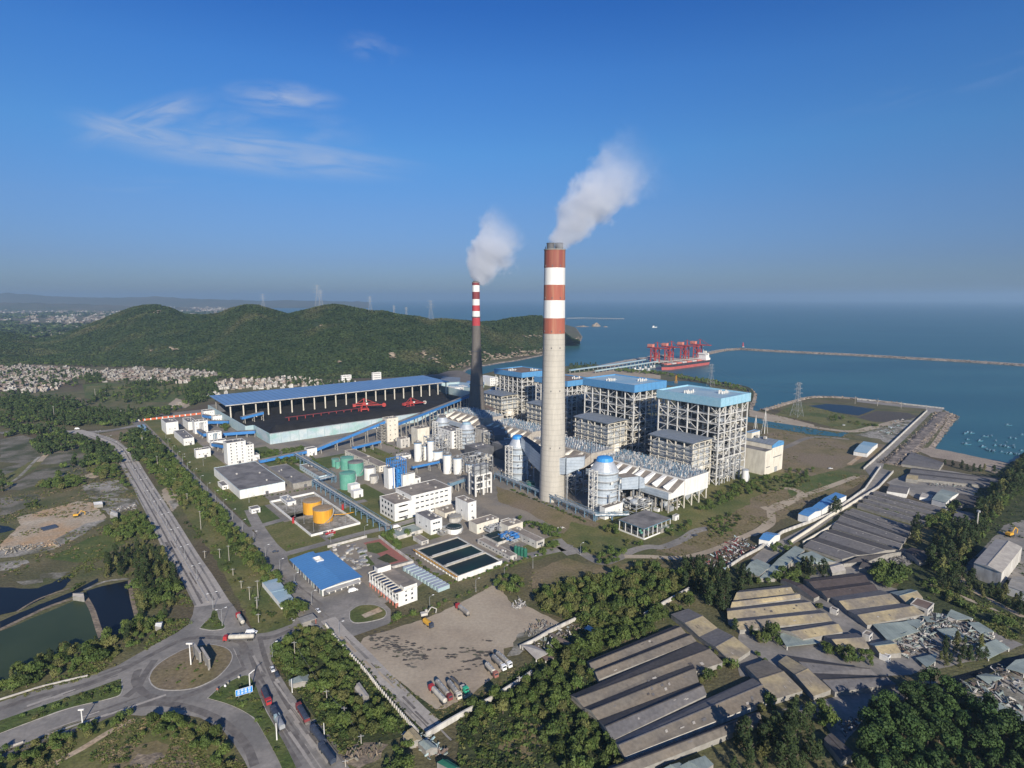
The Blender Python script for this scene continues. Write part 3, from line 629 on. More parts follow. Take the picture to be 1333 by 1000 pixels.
pt('water_channel','e4',[(330,290),(480,288),(620,308),(640,330),(500,330),(340,315)],'sea_water',0.132,0.4)
pt('quay_apron','e4',[(900,480),(1100,520),(1333,580),(1333,604),(1150,572),(900,522)],'dirt',0.133,0.4)
pt('lawn','e3',[(700,215),(715,195),(830,188),(920,195),(860,225),(760,240)],'green_grass',0.07,1)
pt('quay_apron','e3',[(560,225),(700,240),(1040,205),(1333,250),(1333,275),(1000,250),(700,300),(560,260)],'dirt',0.075,1)
pt('beach','c2',[(860,548),(930,520),(1060,520),(1110,545),(1110,580),(980,575)],'dark_beach',0.08,2)
pt('beach','c4',[(780,925),(850,912),(1000,940),(1333,1010),(1333,1060),(1200,1050),(1000,985),(860,960)],'beach',0.06,1.0)
# concrete quay road down the right
sheet('road',[G('c8',*q)for q in[(520,45),(570,0),(625,0),(610,40),(665,55),(620,110),(560,170),(400,262),(300,335),(150,430),(0,540),(-60,560),(-60,500),(0,450),(120,390),(330,285),(480,180),(560,95)]],'asphalt',0.15)
sheet('road',[G('c4',*q)for q in[(545,1000),(640,915),(740,820),(835,735),(835,715),(700,705),(480,680),(480,668),(700,692),(925,716),(905,735),(860,735),(750,845),(640,950),(590,1000)]],'asphalt',0.152)
# dirt lorry lot
lot=[px('c6',560,905),px('c6',700,862),px('c6',900,800),px('c6',1080,715),px('c6',1210,640),px('c6',1250,600),px('c6',1275,680),px('c6',1333,740),px('c7',60,720),px('c7',180,780),px('c7',270,830),px('c7',200,880),px('c7',60,945),px('c7',-20,960),px('d2',1300,480),px('d2',1150,600),px('d2',980,700),px('d2',900,720),px('d2',760,600),px('d2',540,385)]
sheet('lorry_lot',[P(*q)for q in lot],'dirt',0.185,0.7,4)
strip('road',[G('d2',*q)for q in[(380,240),(440,310),(560,430),(700,580),(840,720),(930,800)]],9,'concrete_road',0.19)
pt('verge','d2',[(560,420),(600,440),(780,590),(930,700),(1060,690),(1100,720),(960,780),(900,740)],'dark_scrub',0.195,0.8)
ruts=MB()
for i in range(420):
 t=random.random();cxp=600+t*620;cyp=320+125*math.sin(t*2.6)+random.uniform(-25,30)*random.choice((1,1,2.4))
 ln=random.uniform(30,90);an=math.cos(t*2.6)*0.55
 if vnoise(cxp,cyp*2,90,6)<.42:continue
 g=G('d2',cxp,cyp);s=random.uniform(.3,1.3);a0=random.random()*6.28;vs=[(g.x+s*random.uniform(.5,1.4)*math.cos(a0+k*1.05)*1.5,g.y+s*random.uniform(.4,1)*math.sin(a0+k*1.05),.21+i*.0001)for k in range(6)];ruts.add(vs,tess(vs),'mud' if i%3 else 'plot_mud')
tag(ruts.build('wheel_ruts'),kind='stuff')
pt('dirt_patch','d2',[(450,900),(560,870),(680,880),(650,950),(540,1000),(440,980)],'earth_bank',0.12,.8,3)
pt('dirt_patch','c7',[(60,880),(200,840),(260,850),(60,990),(0,1000)],'rubble_ground',0.21,.8,3)
# dark undergrowth sheets
pt('undergrowth','d2',[(240,270),(330,290),(400,330),(560,470),(760,700),(870,820),(560,880),(460,950),(390,850),(250,640),(110,470),(100,420)],'dark_scrub',0.07,.8)
pt('undergrowth','d3',[(-250,700),(0,560),(160,420),(420,240),(520,130),(700,60),(830,190),(400,460),(600,945),(640,1060),(-250,1060)],'dark_scrub',0.072,.8)
pt('undergrowth','c7',[(130,660),(360,600),(680,550),(900,560),(930,650),(700,780),(560,860),(350,830),(180,770)],'dark_scrub',0.074,1)
pt('dirt_patch','d3',[(-40,800),(60,770),(220,780),(200,860),(80,960),(-40,900)],'dry_grass',0.09,.8,3)
pt('undergrowth','p',[(1333,590),(1290,620),(1180,740),(1160,790),(1230,800),(1333,830),(1500,800),(1500,620)],'dark_scrub',0.076,1)
pt('undergrowth','p',[(940,745),(1000,715),(1060,745),(1040,770),(960,800)],'dark_scrub',0.077,1)
pt('yard_ground','d4',[(100,700),(500,610),(800,560),(900,560),(760,640),(540,700),(480,800),(400,900),(300,760)],'asphalt',0.08,.6)
pt('yard_ground','d4',[(900,600),(1333,470),(1333,900),(1240,760),(1050,650)],'rubble_ground',0.082,.6)
pt('water_channel','d4',[(900,560),(1040,515),(1200,460),(1333,415),(1333,445),(1200,500),(1040,550),(930,590)],'pond_dark',0.084,.5)
pt('yard_ground','c8',[(180,560),(400,500),(720,445),(880,500),(640,640),(900,720),(1240,900),(1333,940),(1100,1020),(700,1100),(-120,1100),(-120,640)],'asphalt',0.062,.8)
pt('yard_ground','c8',[(630,110),(830,30),(1230,100),(1200,220),(1000,300),(760,180)],'asphalt',0.064,.8)
strip('path',smooth_line(GS('c8',[(1000,570),(1040,640),(1180,720),(1333,800)])),4,'dirt',0.13)
strip('path',smooth_line(GS('d4',[(860,60),(1000,120),(1150,180),(1333,280)])),4,'dirt',0.132)
pt('yard_ground','c8',[(1000,570),(1100,590),(1333,700),(1400,600),(1333,300),(1230,330),(1150,420)],'asphalt',0.128,.4)

# stains and repaired slabs on the carriageways
def road_marks(k,a,b_,wid,n,mats=('tyre_marks','asphalt','concrete_road')):
 A,C=G(k,*a),G(k,*b_);d=(C-A).normalized();nr=Vector((-d.y,d.x,0))
 for i in range(n):
  p=A.lerp(C,random.random())+nr*random.uniform(-wid,wid);L_=random.uniform(4,26);w_=random.uniform(.3,1.6);sheet('road_stain',[p-nr*w_/2,p+nr*w_/2,p+nr*w_/2+d*L_,p-nr*w_/2+d*L_],random.choice(mats),.27+.0007*i,.12,3)
road_marks('c5',(700,150),(1040,700),5.5,26);road_marks('d1',(100,690),(640,500),4,14);road_marks('d1',(100,870),(600,700),4,12);road_marks('d2',(60,520),(380,960),7,30);road_marks('d1',(1230,360),(1330,560),5,10)
road_marks('c6',(60,520),(330,760),4.5,22,('tyre_marks','yard','asphalt'));road_marks('d2',(440,330),(880,770),3,18,('tyre_marks','dirt','asphalt'))
# ------------------------------------------------------------------ chimneys
def chimney(loc,hgt,r0,r1,bands,body,label,waist,n=40,lights=()):
 t=thing('chimney',label,'chimney',loc)
 def rad(z):
  f=z/hgt
  return r1+(r0-r1)*(1-f)**waist
 z0b=bands[0][0]
 mb=MB();pr=[(rad(z0b*i/14),z0b*i/14)for i in range(15)]
 mb.lathe(0,0,pr,body,n);mb.build('shaft',t,smooth=True)
 for(za,zb,m)in bands:
  mb=MB();mb.lathe(0,0,[(rad(za)+.06,za),(rad((za+zb)/2)+.06,(za+zb)/2),(rad(zb)+.06,zb)],m,n);mb.build('painted_band',t,smooth=True)
 mb=MB();mb.lathe(0,0,[(r1+.05,hgt),(r1+.5,hgt),(r1+.5,hgt+.8),(r1-1,hgt+.8)],'concrete',n);mb.build('rim',t)
 return t,rad
BC=P(719,648.5);SCh=P(621,551)
zb=[Zat(BC,332),Zat(BC,349),Zat(BC,371),Zat(BC,391),Zat(BC,414),Zat(BC,434)]
t,rad=chimney((BC.x,BC.y,0),Zat(BC,326),13.0,9.6,[(zb[5],zb[4],'band_red'),(zb[4],zb[3],'band_white'),(zb[3],zb[2],'band_red'),(zb[2],zb[1],'band_white'),(zb[1],Zat(BC,326),'band_red_shaded')],'concrete_big',
                 'tall pale concrete chimney with orange-red and white bands, in front of the boilers',1.5)
BH=Zat(BC,326)
for dx in(-3.9,3.9):
 mb=MB();mb.lathe(dx,0,[(3.6,BH-2),(3.6,BH+6.0),(3.9,BH+6.0),(3.9,BH+6.6),(3.2,BH+6.6)],'dark_steel',20);mb.build('flue',t)
for zz in(BH*.22,BH*.45,BH*.62,zb[5]+1.5,zb[3]+1.5,zb[1]+1.0):
 for a in range(8):
  mb=MB();an=a*math.pi/4+.5;mb.box(-.35+rad(zz)*math.cos(an),-.35+rad(zz)*math.sin(an),zz,.45+rad(zz)*math.cos(an),.45+rad(zz)*math.sin(an),zz+1.4,'dark_steel');mb.build('warning_lamp',t)
mb=MB()
for i in range(60):mb.box(rad(i*4)*math.cos(2.6)-.4,rad(i*4)*math.sin(2.6)-.4,i*4,rad(i*4)*math.cos(2.6)+.4,rad(i*4)*math.sin(2.6)+.4,i*4+3.9,'concrete_pale')
mb.build('ladder',t)
SH=Zat(SCh,368)
zs=[Zat(SCh,v)for v in(424,413.5,405,397.5,389.5,380,371.5)]
t,rad=chimney((SCh.x,SCh.y,0),SH,15.5,5.6,[(zs[0],zs[1],'band_crimson'),(zs[1],zs[2],'band_white'),(zs[2],zs[3],'band_crimson'),(zs[3],zs[4],'band_white'),(zs[4],zs[5],'band_dark_red'),(zs[5],zs[6],'band_white'),(zs[6],SH,'band_dark_red')],'concrete_dark',  # upper red bands darker than crimson: plume shade put into the colour
                 'slim dark grey concrete chimney with red and white bands, behind the silos',2.3)
mb=MB();mb.lathe(0,0,[(4.2,SH-1),(4.2,SH+2.5),(3.8,SH+2.5)],'dark_steel',16);mb.build('flue',t)
for zz in(SH*.28,SH*.52,SH*.76):
 mb=MB();mb.lathe(0,0,[(rad(zz)+.1,zz),(rad(zz)+1.1,zz),(rad(zz)+1.1,zz+1.1),(rad(zz)+.1,zz+1.1)],'dark_steel',24);mb.build('gallery',t)
# ------------------------------------------------------------------ steam plumes
def plume(loc,direc,L,r0,r1,label,dens,seed,lift,pw=0.8):
 name='steam_plume'
 mb=MB();n=24;prof=[]
 vs=[];ks=18
 for k in range(ks+1):
  s=k/ks;x=s*L;r=(r0+(r1-r0)*s**pw)*1.5+4
  cz_=lift*math.sin(s*math.pi*.5)
  vs+=[(x-6,r*math.cos(2*math.pi*i/n),cz_+r*math.sin(2*math.pi*i/n))for i in range(n)]
 fs=[(k*n+i,k*n+(i+1)%n,(k+1)*n+(i+1)%n,(k+1)*n+i)for k in range(ks)for i in range(n)]
 fs+=[tuple(range(n-1,-1,-1)),tuple(ks*n+i for i in range(n))]
 mb.add(vs,fs,'coal');o=mb.build(name);tag(o,label,'steam',kind='stuff')
 d=Vector(direc).normalized();o.rotation_mode='QUATERNION'
 yv=Vector((0,0,1)).cross(d).normalized();zv=d.cross(yv);o.rotation_quaternion=Matrix((d,yv,zv)).transposed().to_quaternion();o.location=loc
 m=bpy.data.materials.new('steam');m.use_nodes=True;t=m.node_tree;t.nodes.clear();N_=t.nodes.new;l=t.links.new
 def mm(op,a,b_=None,c=None,clamp=False):
  x=N_('ShaderNodeMath');x.operation=op;x.use_clamp=clamp
  for i,q in enumerate((a,b_,c)):
   if q is None:continue
   if isinstance(q,(int,float)):x.inputs[i].default_value=q
   else:l(q,x.inputs[i])
  return x.outputs[0]
 tcn=N_('ShaderNodeTexCoord')
 nz=N_('ShaderNodeTexNoise');nz.inputs['Scale'].default_value=0.024;nz.inputs['Detail'].default_value=8;nz.inputs['Roughness'].default_value=.66;nz.noise_dimensions='4D';nz.inputs['W'].default_value=seed
 l(tcn.outputs['Object'],nz.inputs['Vector'])
 sub=N_('ShaderNodeVectorMath');sub.operation='SUBTRACT';l(nz.outputs['Color'],sub.inputs[0]);sub.inputs[1].default_value=(.5,.5,.5)
 sc_=N_('ShaderNodeVectorMath');sc_.operation='SCALE';sc_.inputs[3].default_value=r1*3.3;l(sub.outputs[0],sc_.inputs[0])
 s3=N_('ShaderNodeSeparateXYZ');l(tcn.outputs['Object'],s3.inputs[0])
 sfac=mm('DIVIDE',s3.outputs[0],L,clamp=True)
 amp=N_('ShaderNodeVectorMath');amp.operation='SCALE';l(sc_.outputs[0],amp.inputs[0]);l(mm('ADD',mm('POWER',mm('MULTIPLY',sfac,1.0),.55),.12),amp.inputs[3])
 ad=N_('ShaderNodeVectorMath');ad.operation='ADD';l(tcn.outputs['Object'],ad.inputs[0]);l(amp.outputs[0],ad.inputs[1])
 s4=N_('ShaderNodeSeparateXYZ');l(ad.outputs[0],s4.inputs[0])
 cz2=mm('MULTIPLY',mm('SINE',mm('MULTIPLY',sfac,math.pi*.5)),lift)
 rr=mm('POWER',mm('ADD',mm('POWER',s4.outputs[1],2.0),mm('POWER',mm('SUBTRACT',s4.outputs[2],cz2),2.0)),.5)
 R_=mm('ADD',mm('MULTIPLY',mm('POWER',sfac,pw),r1-r0),r0)
 e=mm('SUBTRACT',1.0,mm('DIVIDE',rr,R_))
 e=mm('MULTIPLY',e,3.2,clamp=True)
 endf=mm('POWER',mm('MULTIPLY',mm('SUBTRACT',1.0,sfac),1.7,clamp=True),1.6)
 stf=mm('MULTIPLY',mm('ADD',s3.outputs[0],2.0),.3,clamp=True)
 thin=mm('ADD',mm('MULTIPLY',mm('SUBTRACT',1.0,sfac),.9),.25)
 den=mm('MULTIPLY',mm('MULTIPLY',mm('MULTIPLY',e,endf),mm('MULTIPLY',stf,thin)),dens)
 v=N_('ShaderNodeVolumePrincipled');v.inputs['Color'].default_value=(.88,.91,.97,1);v.inputs['Anisotropy'].default_value=0;l(den,v.inputs['Density'])
 oo=N_('ShaderNodeOutputMaterial');l(v.outputs[0],oo.inputs['Volume']);o.data.materials[0]=m
 return o
def dirto(c,base,u,v,up=1.0):  # direction from chimney top to the point on the picture plane at that chimney's distance
 a=(u-666.5)/F;b_=(500-v)/F;t_=base.y*up/(CP+b_*SP)
 return Vector((a*t_,(CP+b_*SP)*t_,HC+(b_*CP-SP)*t_))-c
c=Vector((BC.x,BC.y,BH+5));d=dirto(c,BC,842,214,1.03);plume(c,d,d.length*1.12,10.5,36,'long white steam plume drifting right from the tall banded chimney',0.10,3.0,6)
c=Vector((SCh.x,SCh.y,SH+3));d=dirto(c,SCh,676,300,1.02);plume(c,d,d.length*1.1,12,42,'white steam plume rising from the slim dark chimney',0.10,8.0,14,0.45)
# ------------------------------------------------------------------ generic buildings
def win_mesh(w_,h_):
 k=('win',round(w_,2),round(h_,2))
 if k not in WM:
  mb=MB();mb.box(-w_/2,-.10,0,w_/2,0,h_,'glass_dark');mb.box(-w_/2-.12,-.16,-.22,w_/2+.12,0,-.02,'white_wall')
  me=bpy.data.meshes.new('window');me.from_pydata(mb.v,[],mb.f);[me.materials.append(MT[q])for q in mb.mats];me.polygons.foreach_set('material_index',mb.m);me.update();WM[k]=me
 return WM[k]
WM={}
def windows(t,face,dx,dy,rows,cols,ww,wh,z0,dz,a0=None,a1=None,name='window'):
 ext=dx if face=='R' else dy
 a0=ww if a0 is None else a0;a1=ext-ww if a1 is None else a1
 for r in range(rows):
  for c in range(cols):
   s=a0+(a1-a0)*(c+.5)/cols
   o=bpy.data.objects.new(name,win_mesh(ww,wh));link(o);o.parent=t
   if face=='R':o.location=(s,0,z0+r*dz)
   else:o.location=(0,s,z0+r*dz);o.rotation_euler=(0,0,-math.pi/2)
def solid(name,label,cat,ax,ay,dx,dy,h,wall='white_wall',roof='grey_roof',par=0.6,win=(),rz=TH,group=None,z0=0.0,trim=None,at=None,boxes=(),door=True):
 p=at if at is not None else LW(ax,ay);t=thing(name,label,cat,(p[0],p[1],z0),rz,group)
 mb=MB();mb.box(0,0,0,dx,dy,h,wall);mb.build('wall',t)
 mb=MB();q=.12
 mb.box(-q,-q,h,dx+q,q+.15,h+par,trim or wall);mb.box(-q,dy-q-.15,h,dx+q,dy+q,h+par,trim or wall);mb.box(-q,q+.15,h,q+.15,dy-q-.15,h+par,trim or wall);mb.box(dx-q-.15,q+.15,h,dx+q,dy-q-.15,h+par,trim or wall)
 mb.build('parapet',t)
 mb=MB();mb.box(q+.15,q+.15,h+.02,dx-q-.15,dy-q-.15,h+par*.45,roof);
 mb.build('roof',t)
 for(face,rows,cols,ww,wh)in win:
  dz=h/rows;windows(t,face,dx,dy,rows,cols,ww,wh,dz*.42,dz)
 if door and dx>5:
  mb=MB();mb.box(dx*.55,-.14,.02,dx*.55+min(3.0,dx*.2),0,min(3.0,h*.6),'dark_steel');mb.build('door',t)
 if dx*dy>120:
  for k in range(3):
   x=random.uniform(.15,.8)*dx;y=random.uniform(.15,.8)*dy;s=random.uniform(.8,1.8)
   mb=MB();mb.box(x,y,h+par*.45,x+s,y+s*1.3,h+par*.45+1.2,'dirty_white');mb.build('roof_vent',t)
 return t
def B(name,label,cat,k,base,ty,l,r,wall='white_wall',roof='grey_roof',par=.6,win=(),group=None,trim=None,hmul=1.0):
 p=G(k,*base);h=Zat(p,px(k,base[0],ty)[1]);x0,y0=WL(p)
 yl=WL(G(k,l[0],l[1],h))[1];xr=WL(G(k,r[0],r[1],h))[0]
 dx=max(3,xr-x0);dy=max(3,yl-y0)
 INFO.append((name,k,base,round(dx),round(dy),round(h)))
 return solid(name,label,cat,x0,y0,dx,dy,max(2.5,h-par),wall,roof,par,win,group=group,trim=trim),dx,dy,h
INFO=[]
# warehouse row on the left
B('warehouse','big white warehouse with a stained flat grey roof beside the plant road','warehouse','e1',(680,872),812,(515,660),(985,758),roof='grey_roof',trim='pale_blue_wall',par=.5)
B('annex','little white hut against the side of the big grey-roofed warehouse','hut','e1',(562,810),782,(523,755),(600,775),win=(('R',1,2,1.2,1.2),))
B('workshop','low grey concrete shed with dark panelled roof, right of the big warehouse','shed','e1',(1035,806),768,(868,655),(1168,745),wall='concrete',roof='grey_roof')
B('storehouse','long low pale store beside the elevated pipe bridge','building','e1',(1207,752),718,(1083,640),(1302,706),wall='pale_blue_wall',roof='brown_roof',win=(('L',1,8,1.5,1.2),))
t_,dx_,dy_,h_=B('transfer_tower','tall white windowed tower at the low end of the coal conveyor','tower','e1',(600,645),498,(587,478),(735,492),win=(('R',7,3,1.2,1.3),))
x0,y0=WL(G('e1',600,645))
solid('tower_annex','white stepped wing joined to the right of the tall windowed tower','building',x0+dx_+.05,y0+1,9,dy_-2,h_*.76,win=(('R',5,2,1.2,1.3),))
solid('tower_annex','lowest white wing at the right foot of the tall windowed tower','building',x0+dx_+9.1,y0+1.5,6,dy_-5,6,win=(('R',1,2,1,1),))
for(lab,base,ty,l,r,wn)in[
  ('white shed with dark roof and big blank walls nearest the orange banner fence',(190,440),362,(143,335),(272,358),(('R',1,2,1.3,1.2),)),
  ('white oblong pump house with dark grey roof beside the plant road',(305,515),468,(243,412),(373,460),(('R',1,3,1.6,.7),)),
  ('smallest white hut with grey roof standing alone on the lawn',(388,600),545,(368,535),(480,530),(('R',1,3,1.6,.7),)),
  ('white house behind the one with three pipes, partly hidden',(335,412),357,(295,330),(380,342),()),
  ('white crusher house with three curved dust pipes on its front',(380,437),380-25,(350,345),(462,345),(('R',3,4,1.0,1.0),)),
  ('upper white crusher house nearest the coal yard wall, with blue pipes',(470,495),430,(452,422),(565,425),(('R',2,4,1.0,1.0),)),
  ('white transfer house at the far end of the row, beside the coal yard wall',(440,335),285,(422,275),(508,277),(('R',2,4,1.0,1.0),)),
  ('white transfer house right of the blue gallery by the coal yard wall',(500,362),318,(485,312),(570,310),(('R',1,4,1.1,1.1),))]:
 t_,dx_,dy_,h_=B('coal_handling_house',lab,'building','e1',base,ty,l,r,win=wn,group=None)
 if 'pipes' in lab and 'behind' not in lab:
  for k_ in range(3):
   x=dx_*.38+k_*dx_*.11;mb=MB();pm='steel_grey' if 'three' in lab else 'blue_steel'
   mb.path([(x,-1.2,h_*.25),(x,-1.2,h_*.75),(x+.6,-.9,h_*.86),(x+1.2,-.2,h_*.9)],.9,pm,8);mb.build('dust_pipe',t_)
B('annex','white single-storey block below the upper crusher house','building','e1',(490,528),487,(470,478),(583,472),win=(('R',1,4,1.1,.8),))
# water treatment and offices
t_,dxa,dya,ha=B('office_block','white lower wing of the main office block with ribbon windows','office','c6',(722,312),222,(637,182),(812,203),roof='brown_roof',par=.5,win=(('R',3,3,6.5,1.0),('L',3,4,2.6,2.2)))
xa,ya=WL(G('c6',722,312))
xr=WL(G('c6',998,228))[0];hb=Zat(G('c6',998,228),px('c6',998,128)[1])
solid('office_block','tall white upper part of the main office block under a wide brown roof','office',xa+dxa+.1,ya+.4,xr-xa-dxa,dya*1.05,hb,roof='brown_roof',win=(('R',4,7,3.2,1.1),('L',4,1,3,1.1)))
for(nm,lab,base,ty,l,r,wl,rf,wn)in[
  ('plant_house','white block with grey roof between the clarifier and the low green-edged shed',(905,380),305,(832,262),(990,303),'white_wall','grey_roof',(('R',2,3,2,1.3),('L',1,2,1.6,1.3))),
  ('plant_house','cream windowed block beside the tall narrow white house',(978,292),268,(938,238),(1048,235),'cream_wall','brown_roof',(('R',1,4,1.2,1.2),)),
  ('plant_house','tall narrow white house with brown roof right of the office block',(1095,310),215,(1015,190),(1140,205),'white_wall','brown_roof',(('R',3,1,1.2,1.2),('L',1,1,1.4,1.4))),
  ('low_shed','low shed with pale grey-green roof beside the round tree',(735,405),385,(672,362),(858,345),'dirty_white','teal_roof',()),
  ('low_shed','little flat-roofed hut behind the settling basins',(858,432),412,(815,385),(900,405),'dirty_white','brown_roof',(('R',1,2,1,1),)),
  ('plant_house','pale oblong house above the settling basins with small windows',(1140,375),325,(1098,305),(1270,300),'cream_wall','brown_roof',(('R',1,5,1.5,1.1),)),
  ('plant_house','cream house at the edge of the dry field behind the tanks',(1300,382),335,(1270,310),(1375,312),'cream_wall','brown_roof',(('R',1,3,1.5,1.1),))]:
 B(nm,lab,'building','c6',base,ty,l,r,wall=wl,roof=rf,win=wn,par=.4)
B('pump_house','long brown-roofed pump house right of the settling basins','building','c6',(1310,512),488,(1138,402),(1362,485),wall='dirty_white',roof='brown_roof',par=.4,win=(('L',1,9,1.4,1.0),))
B('pump_house','long brown-roofed house beside the green pressure tanks','building','c7',(150,448),412,(0,315),(200,402),wall='dirty_white',roof='brown_roof',par=.4,win=(('L',1,8,1.2,1.0),('R',1,3,1.5,1.6)))
B('pump_house','small white hut at the far end of the brown-roofed tank house','hut','c7',(0,345),318,(-25,300),(45,308),roof='brown_roof',par=.4,win=(('R',1,2,1,1),))
B('gatehouse','small white weighbridge hut on the lawn beside the orange tanks','hut','c5',(1285,272),248,(1268,235),(1330,240),win=(('R',1,3,1.1,1.0),('L',1,1,1,1)),par=.4)
# switch station building and pump pavilion in front of the boilers
B('absorber_control_house','white cubic house with beige roof at the foot of the near absorber','building','c7',(500,302),242,(485,228),(600,215),roof='brown_roof',win=(('R',1,3,1.2,1.0),))
p0=G('c7',698,398);ph=Zat(p0,px('c7',698,345)[1]);xx,yy=WL(p0)
lx=WL(G('c7',572,300,ph))[1]-yy;rx=WL(G('c7',845,297,ph))[0]-xx
t=thing('open_pavilion','open grey-roofed pavilion on thin columns in front of the near absorber','pavilion',(p0.x,p0.y,0),TH)
mb=MB();mb.box(-.6,-.6,ph-.7,rx+.6,lx+.6,ph,'blue_steel','grey_roof');mb.build('roof',t)
for i in range(7):
 for j in(0,1):
  mb=MB();mb.box(rx*i/6-.25,j*lx-.25,0,rx*i/6+.25,j*lx+.25,ph-.7,'white_wall');mb.build('column',t)
for i in range(1,4):
 mb=MB();mb.box(-.25,lx*i/4-.25,0,.25,lx*i/4+.25,ph-.7,'white_wall');mb.build('column',t)
mb=MB();mb.box(2,3,0,rx-3,lx-3,1.8,'dark_steel');clutter0=[mb.box(3+i*3.2,5+(i%3)*4,1.8,5+i*3.2,7+(i%3)*4,3.2,'green_tank')for i in range(int((rx-6)/3.2))];mb.build('pump_set',t)
mb=MB();mb.box(-1.5,-1.8,0,rx+1.5,-1.5,1.3,'white_wall');mb.box(-1.8,-1.5,0,-1.5,lx+1,1.3,'white_wall');mb.build('low_wall',t)
B('switch_hut','small white hut behind the open grey pavilion','hut','c7',(770,262),250,(745,243),(785,250),par=.3)
B('switch_hut','white hut at the right end of the open grey pavilion','hut','c7',(858,307),282,(845,278),(880,275),par=.3)
B('carport','pale translucent canopy tucked under trees beside the open pavilion','shelter','c7',(785,372),350,(765,340),(840,330),roof='teal_roof',wall='concrete',par=.3)
# ------------------------------------------------------------------ blue-roof garage and fire station
p0=G('c6',350,695);eh=Zat(p0,px('c6',350,683)[1])+1.2;xx,yy=WL(p0)
dyg=WL(G('c6',172,507,5))[1]-yy;dxg=WL(G('c6',572,612,5))[0]-xx
t=thing('garage','wide low garage with a bright blue metal roof and a square opening in it','garage',(p0.x,p0.y,0),TH)
mb=MB()
def gab(mb,x0,x1,y0,y1,ze,zr,m,ov=.7):  # roof sloping to ridge along y at mid x
 xm=(x0+x1)/2;mb.add([(x0-ov,y0-ov,ze),(xm,y0-ov,zr),(xm,y1+ov,zr),(x0-ov,y1+ov,ze)],[(0,1,2,3)],m);mb.add([(x1+ov,y0-ov,ze),(x1+ov,y1+ov,ze),(xm,y1+ov,zr),(xm,y0-ov,zr)],[(0,1,2,3)],m)
hx0,hx1,hy0,hy1=dxg*.44,dxg*.62,dyg*.66,dyg*.80
for(a0,a1,c0,c1)in((0,hx0,0,dyg),(hx1,dxg,0,dyg*.93),(hx0,hx1,0,hy0),(hx0,hx1,hy1,dyg)):
 def zr(x):return 5.2+1.3*(1-abs(x-dxg*.5)/(dxg*.5))
 xs=sorted(set([a0,a1]+([dxg*.5]if a0<dxg*.5<a1 else[])))
 for q0,q1 in zip(xs[:-1],xs[1:]):
  o0=-.8 if q0==0 else 0;o1=.8 if q1==dxg else 0;s0=-.8 if c0==0 else 0
  mb.add([(q0+o0,c0+s0,zr(q0)),(q1+o1,c0+s0,zr(q1)),(q1+o1,c1,zr(q1)),(q0+o0,c1,zr(q0))],[(0,1,2,3)],'blue_roof_y')
mb.build('roof',t)
mb=MB()
for(a0,a1)in((hx0,hx0+.3),(hx1-.3,hx1)):mb.box(a0,hy0,4,a1,hy1,7.0,'white_wall')
mb.box(hx0+.3,hy0,4,hx1-.3,hy0+.3,7.0,'white_wall');mb.box(hx0+.3,hy1-.3,4,hx1-.3,hy1,7.0,'white_wall');mb.build('skylight_wall',t)
mb=MB();mb.box(.5,.5,0,dxg-.5,dyg-3,4.9,'white_wall');mb.build('wall',t)
for i in range(12):
 mb=MB();mb.box(.3,dyg*(i+.15)/12,.1,.5,dyg*(i+.8)/12,3.4,'dark_steel' if i%3 else 'teal_roof');mb.build('bay_door',t)
for i in range(6):
 mb=MB();mb.box(dxg*(i+.3)/6.5,.3,.1,dxg*(i+1.1)/6.5,.5,3.6,'dark_steel');mb.build('bay_door',t)
mb=MB();mb.box(2,-4.5,4.0,dxg-2,.2,4.3,'dirty_white');mb.build('canopy',t)
# fire station
p0=G('c6',725,752);fh=Zat(p0,px('c6',725,672)[1]);xx,yy=WL(p0)
dyf=WL(G('c6',570,570,fh))[1]-yy;dxf=WL(G('c6',828,628,fh))[0]-xx
t=thing('fire_station','white three-storey station with red ground-floor doors and solar panels on its roof','fire station',(p0.x,p0.y,0),TH)
mb=MB();mb.box(2.2,0,0,dxf,dyf,fh-1.2,'white_wall');mb.box(0,0,fh*.30,2.2,dyf,fh*.36,'white_wall');mb.build('wall',t)
for i in range(10):
 mb=MB();mb.box(.2,dyf*i/9.3,0,.7,dyf*i/9.3+.5,fh*.30,'salmon');mb.box(.2,dyf*i/9.3,fh*.36,.7,dyf*i/9.3+.5,fh-1.2,'white_wall');mb.build('column',t)
for i in range(9):
 mb=MB();mb.box(2.0,dyf*(i+.2)/9.3,.1,2.2,dyf*(i+.9)/9.3,fh*.27,'salmon' if i%3!=1 else 'dark_steel');mb.build('engine_door',t)
 mb=MB();mb.box(2.0,dyf*(i+.25)/9.3,fh*.42,2.2,dyf*(i+.85)/9.3,fh*.55,'glass_dark');mb.box(2.0,dyf*(i+.25)/9.3,fh*.66,2.2,dyf*(i+.85)/9.3,fh*.8,'glass_dark');mb.build('window',t)
mb=MB();mb.box(-.3,-.3,fh-1.2,dxf+.2,dyf+.3,fh-.6,'white_wall','brown_roof');mb.build('roof',t)
for i in range(9):
 mb=MB();mb.box(.3,dyf*(i+.15)/9.3,fh-.5,5.2,dyf*(i+.85)/9.3,fh-.2,'solar');mb.build('roof_panel',t)
mb=MB();[mb.box(-.3,dyf*(i+.92)/9.3,fh-.6,5.5,dyf*(i+1.08)/9.3,fh+.1,'cream_wall')for i in range(9)];mb.box(5.5,-.3,fh-.6,5.9,dyf+.3,fh+.3,'cream_wall');mb.build('roof_pergola',t)
mb=MB();mb.box(4,dyf*.84,fh-.6,dxf-2,dyf-1,fh+3.0,'white_wall','grey_roof');mb.build('stair_head',t)
mb=MB();mb.box(6.2,0,fh-.6,dxf,5,fh+1.4,'white_wall','brown_roof');mb.build('stair_head',t)
windows(t,'R',dxf,dyf,3,2,1.3,1.2,2.2,fh*.3,dxf*.35,dxf*.9)
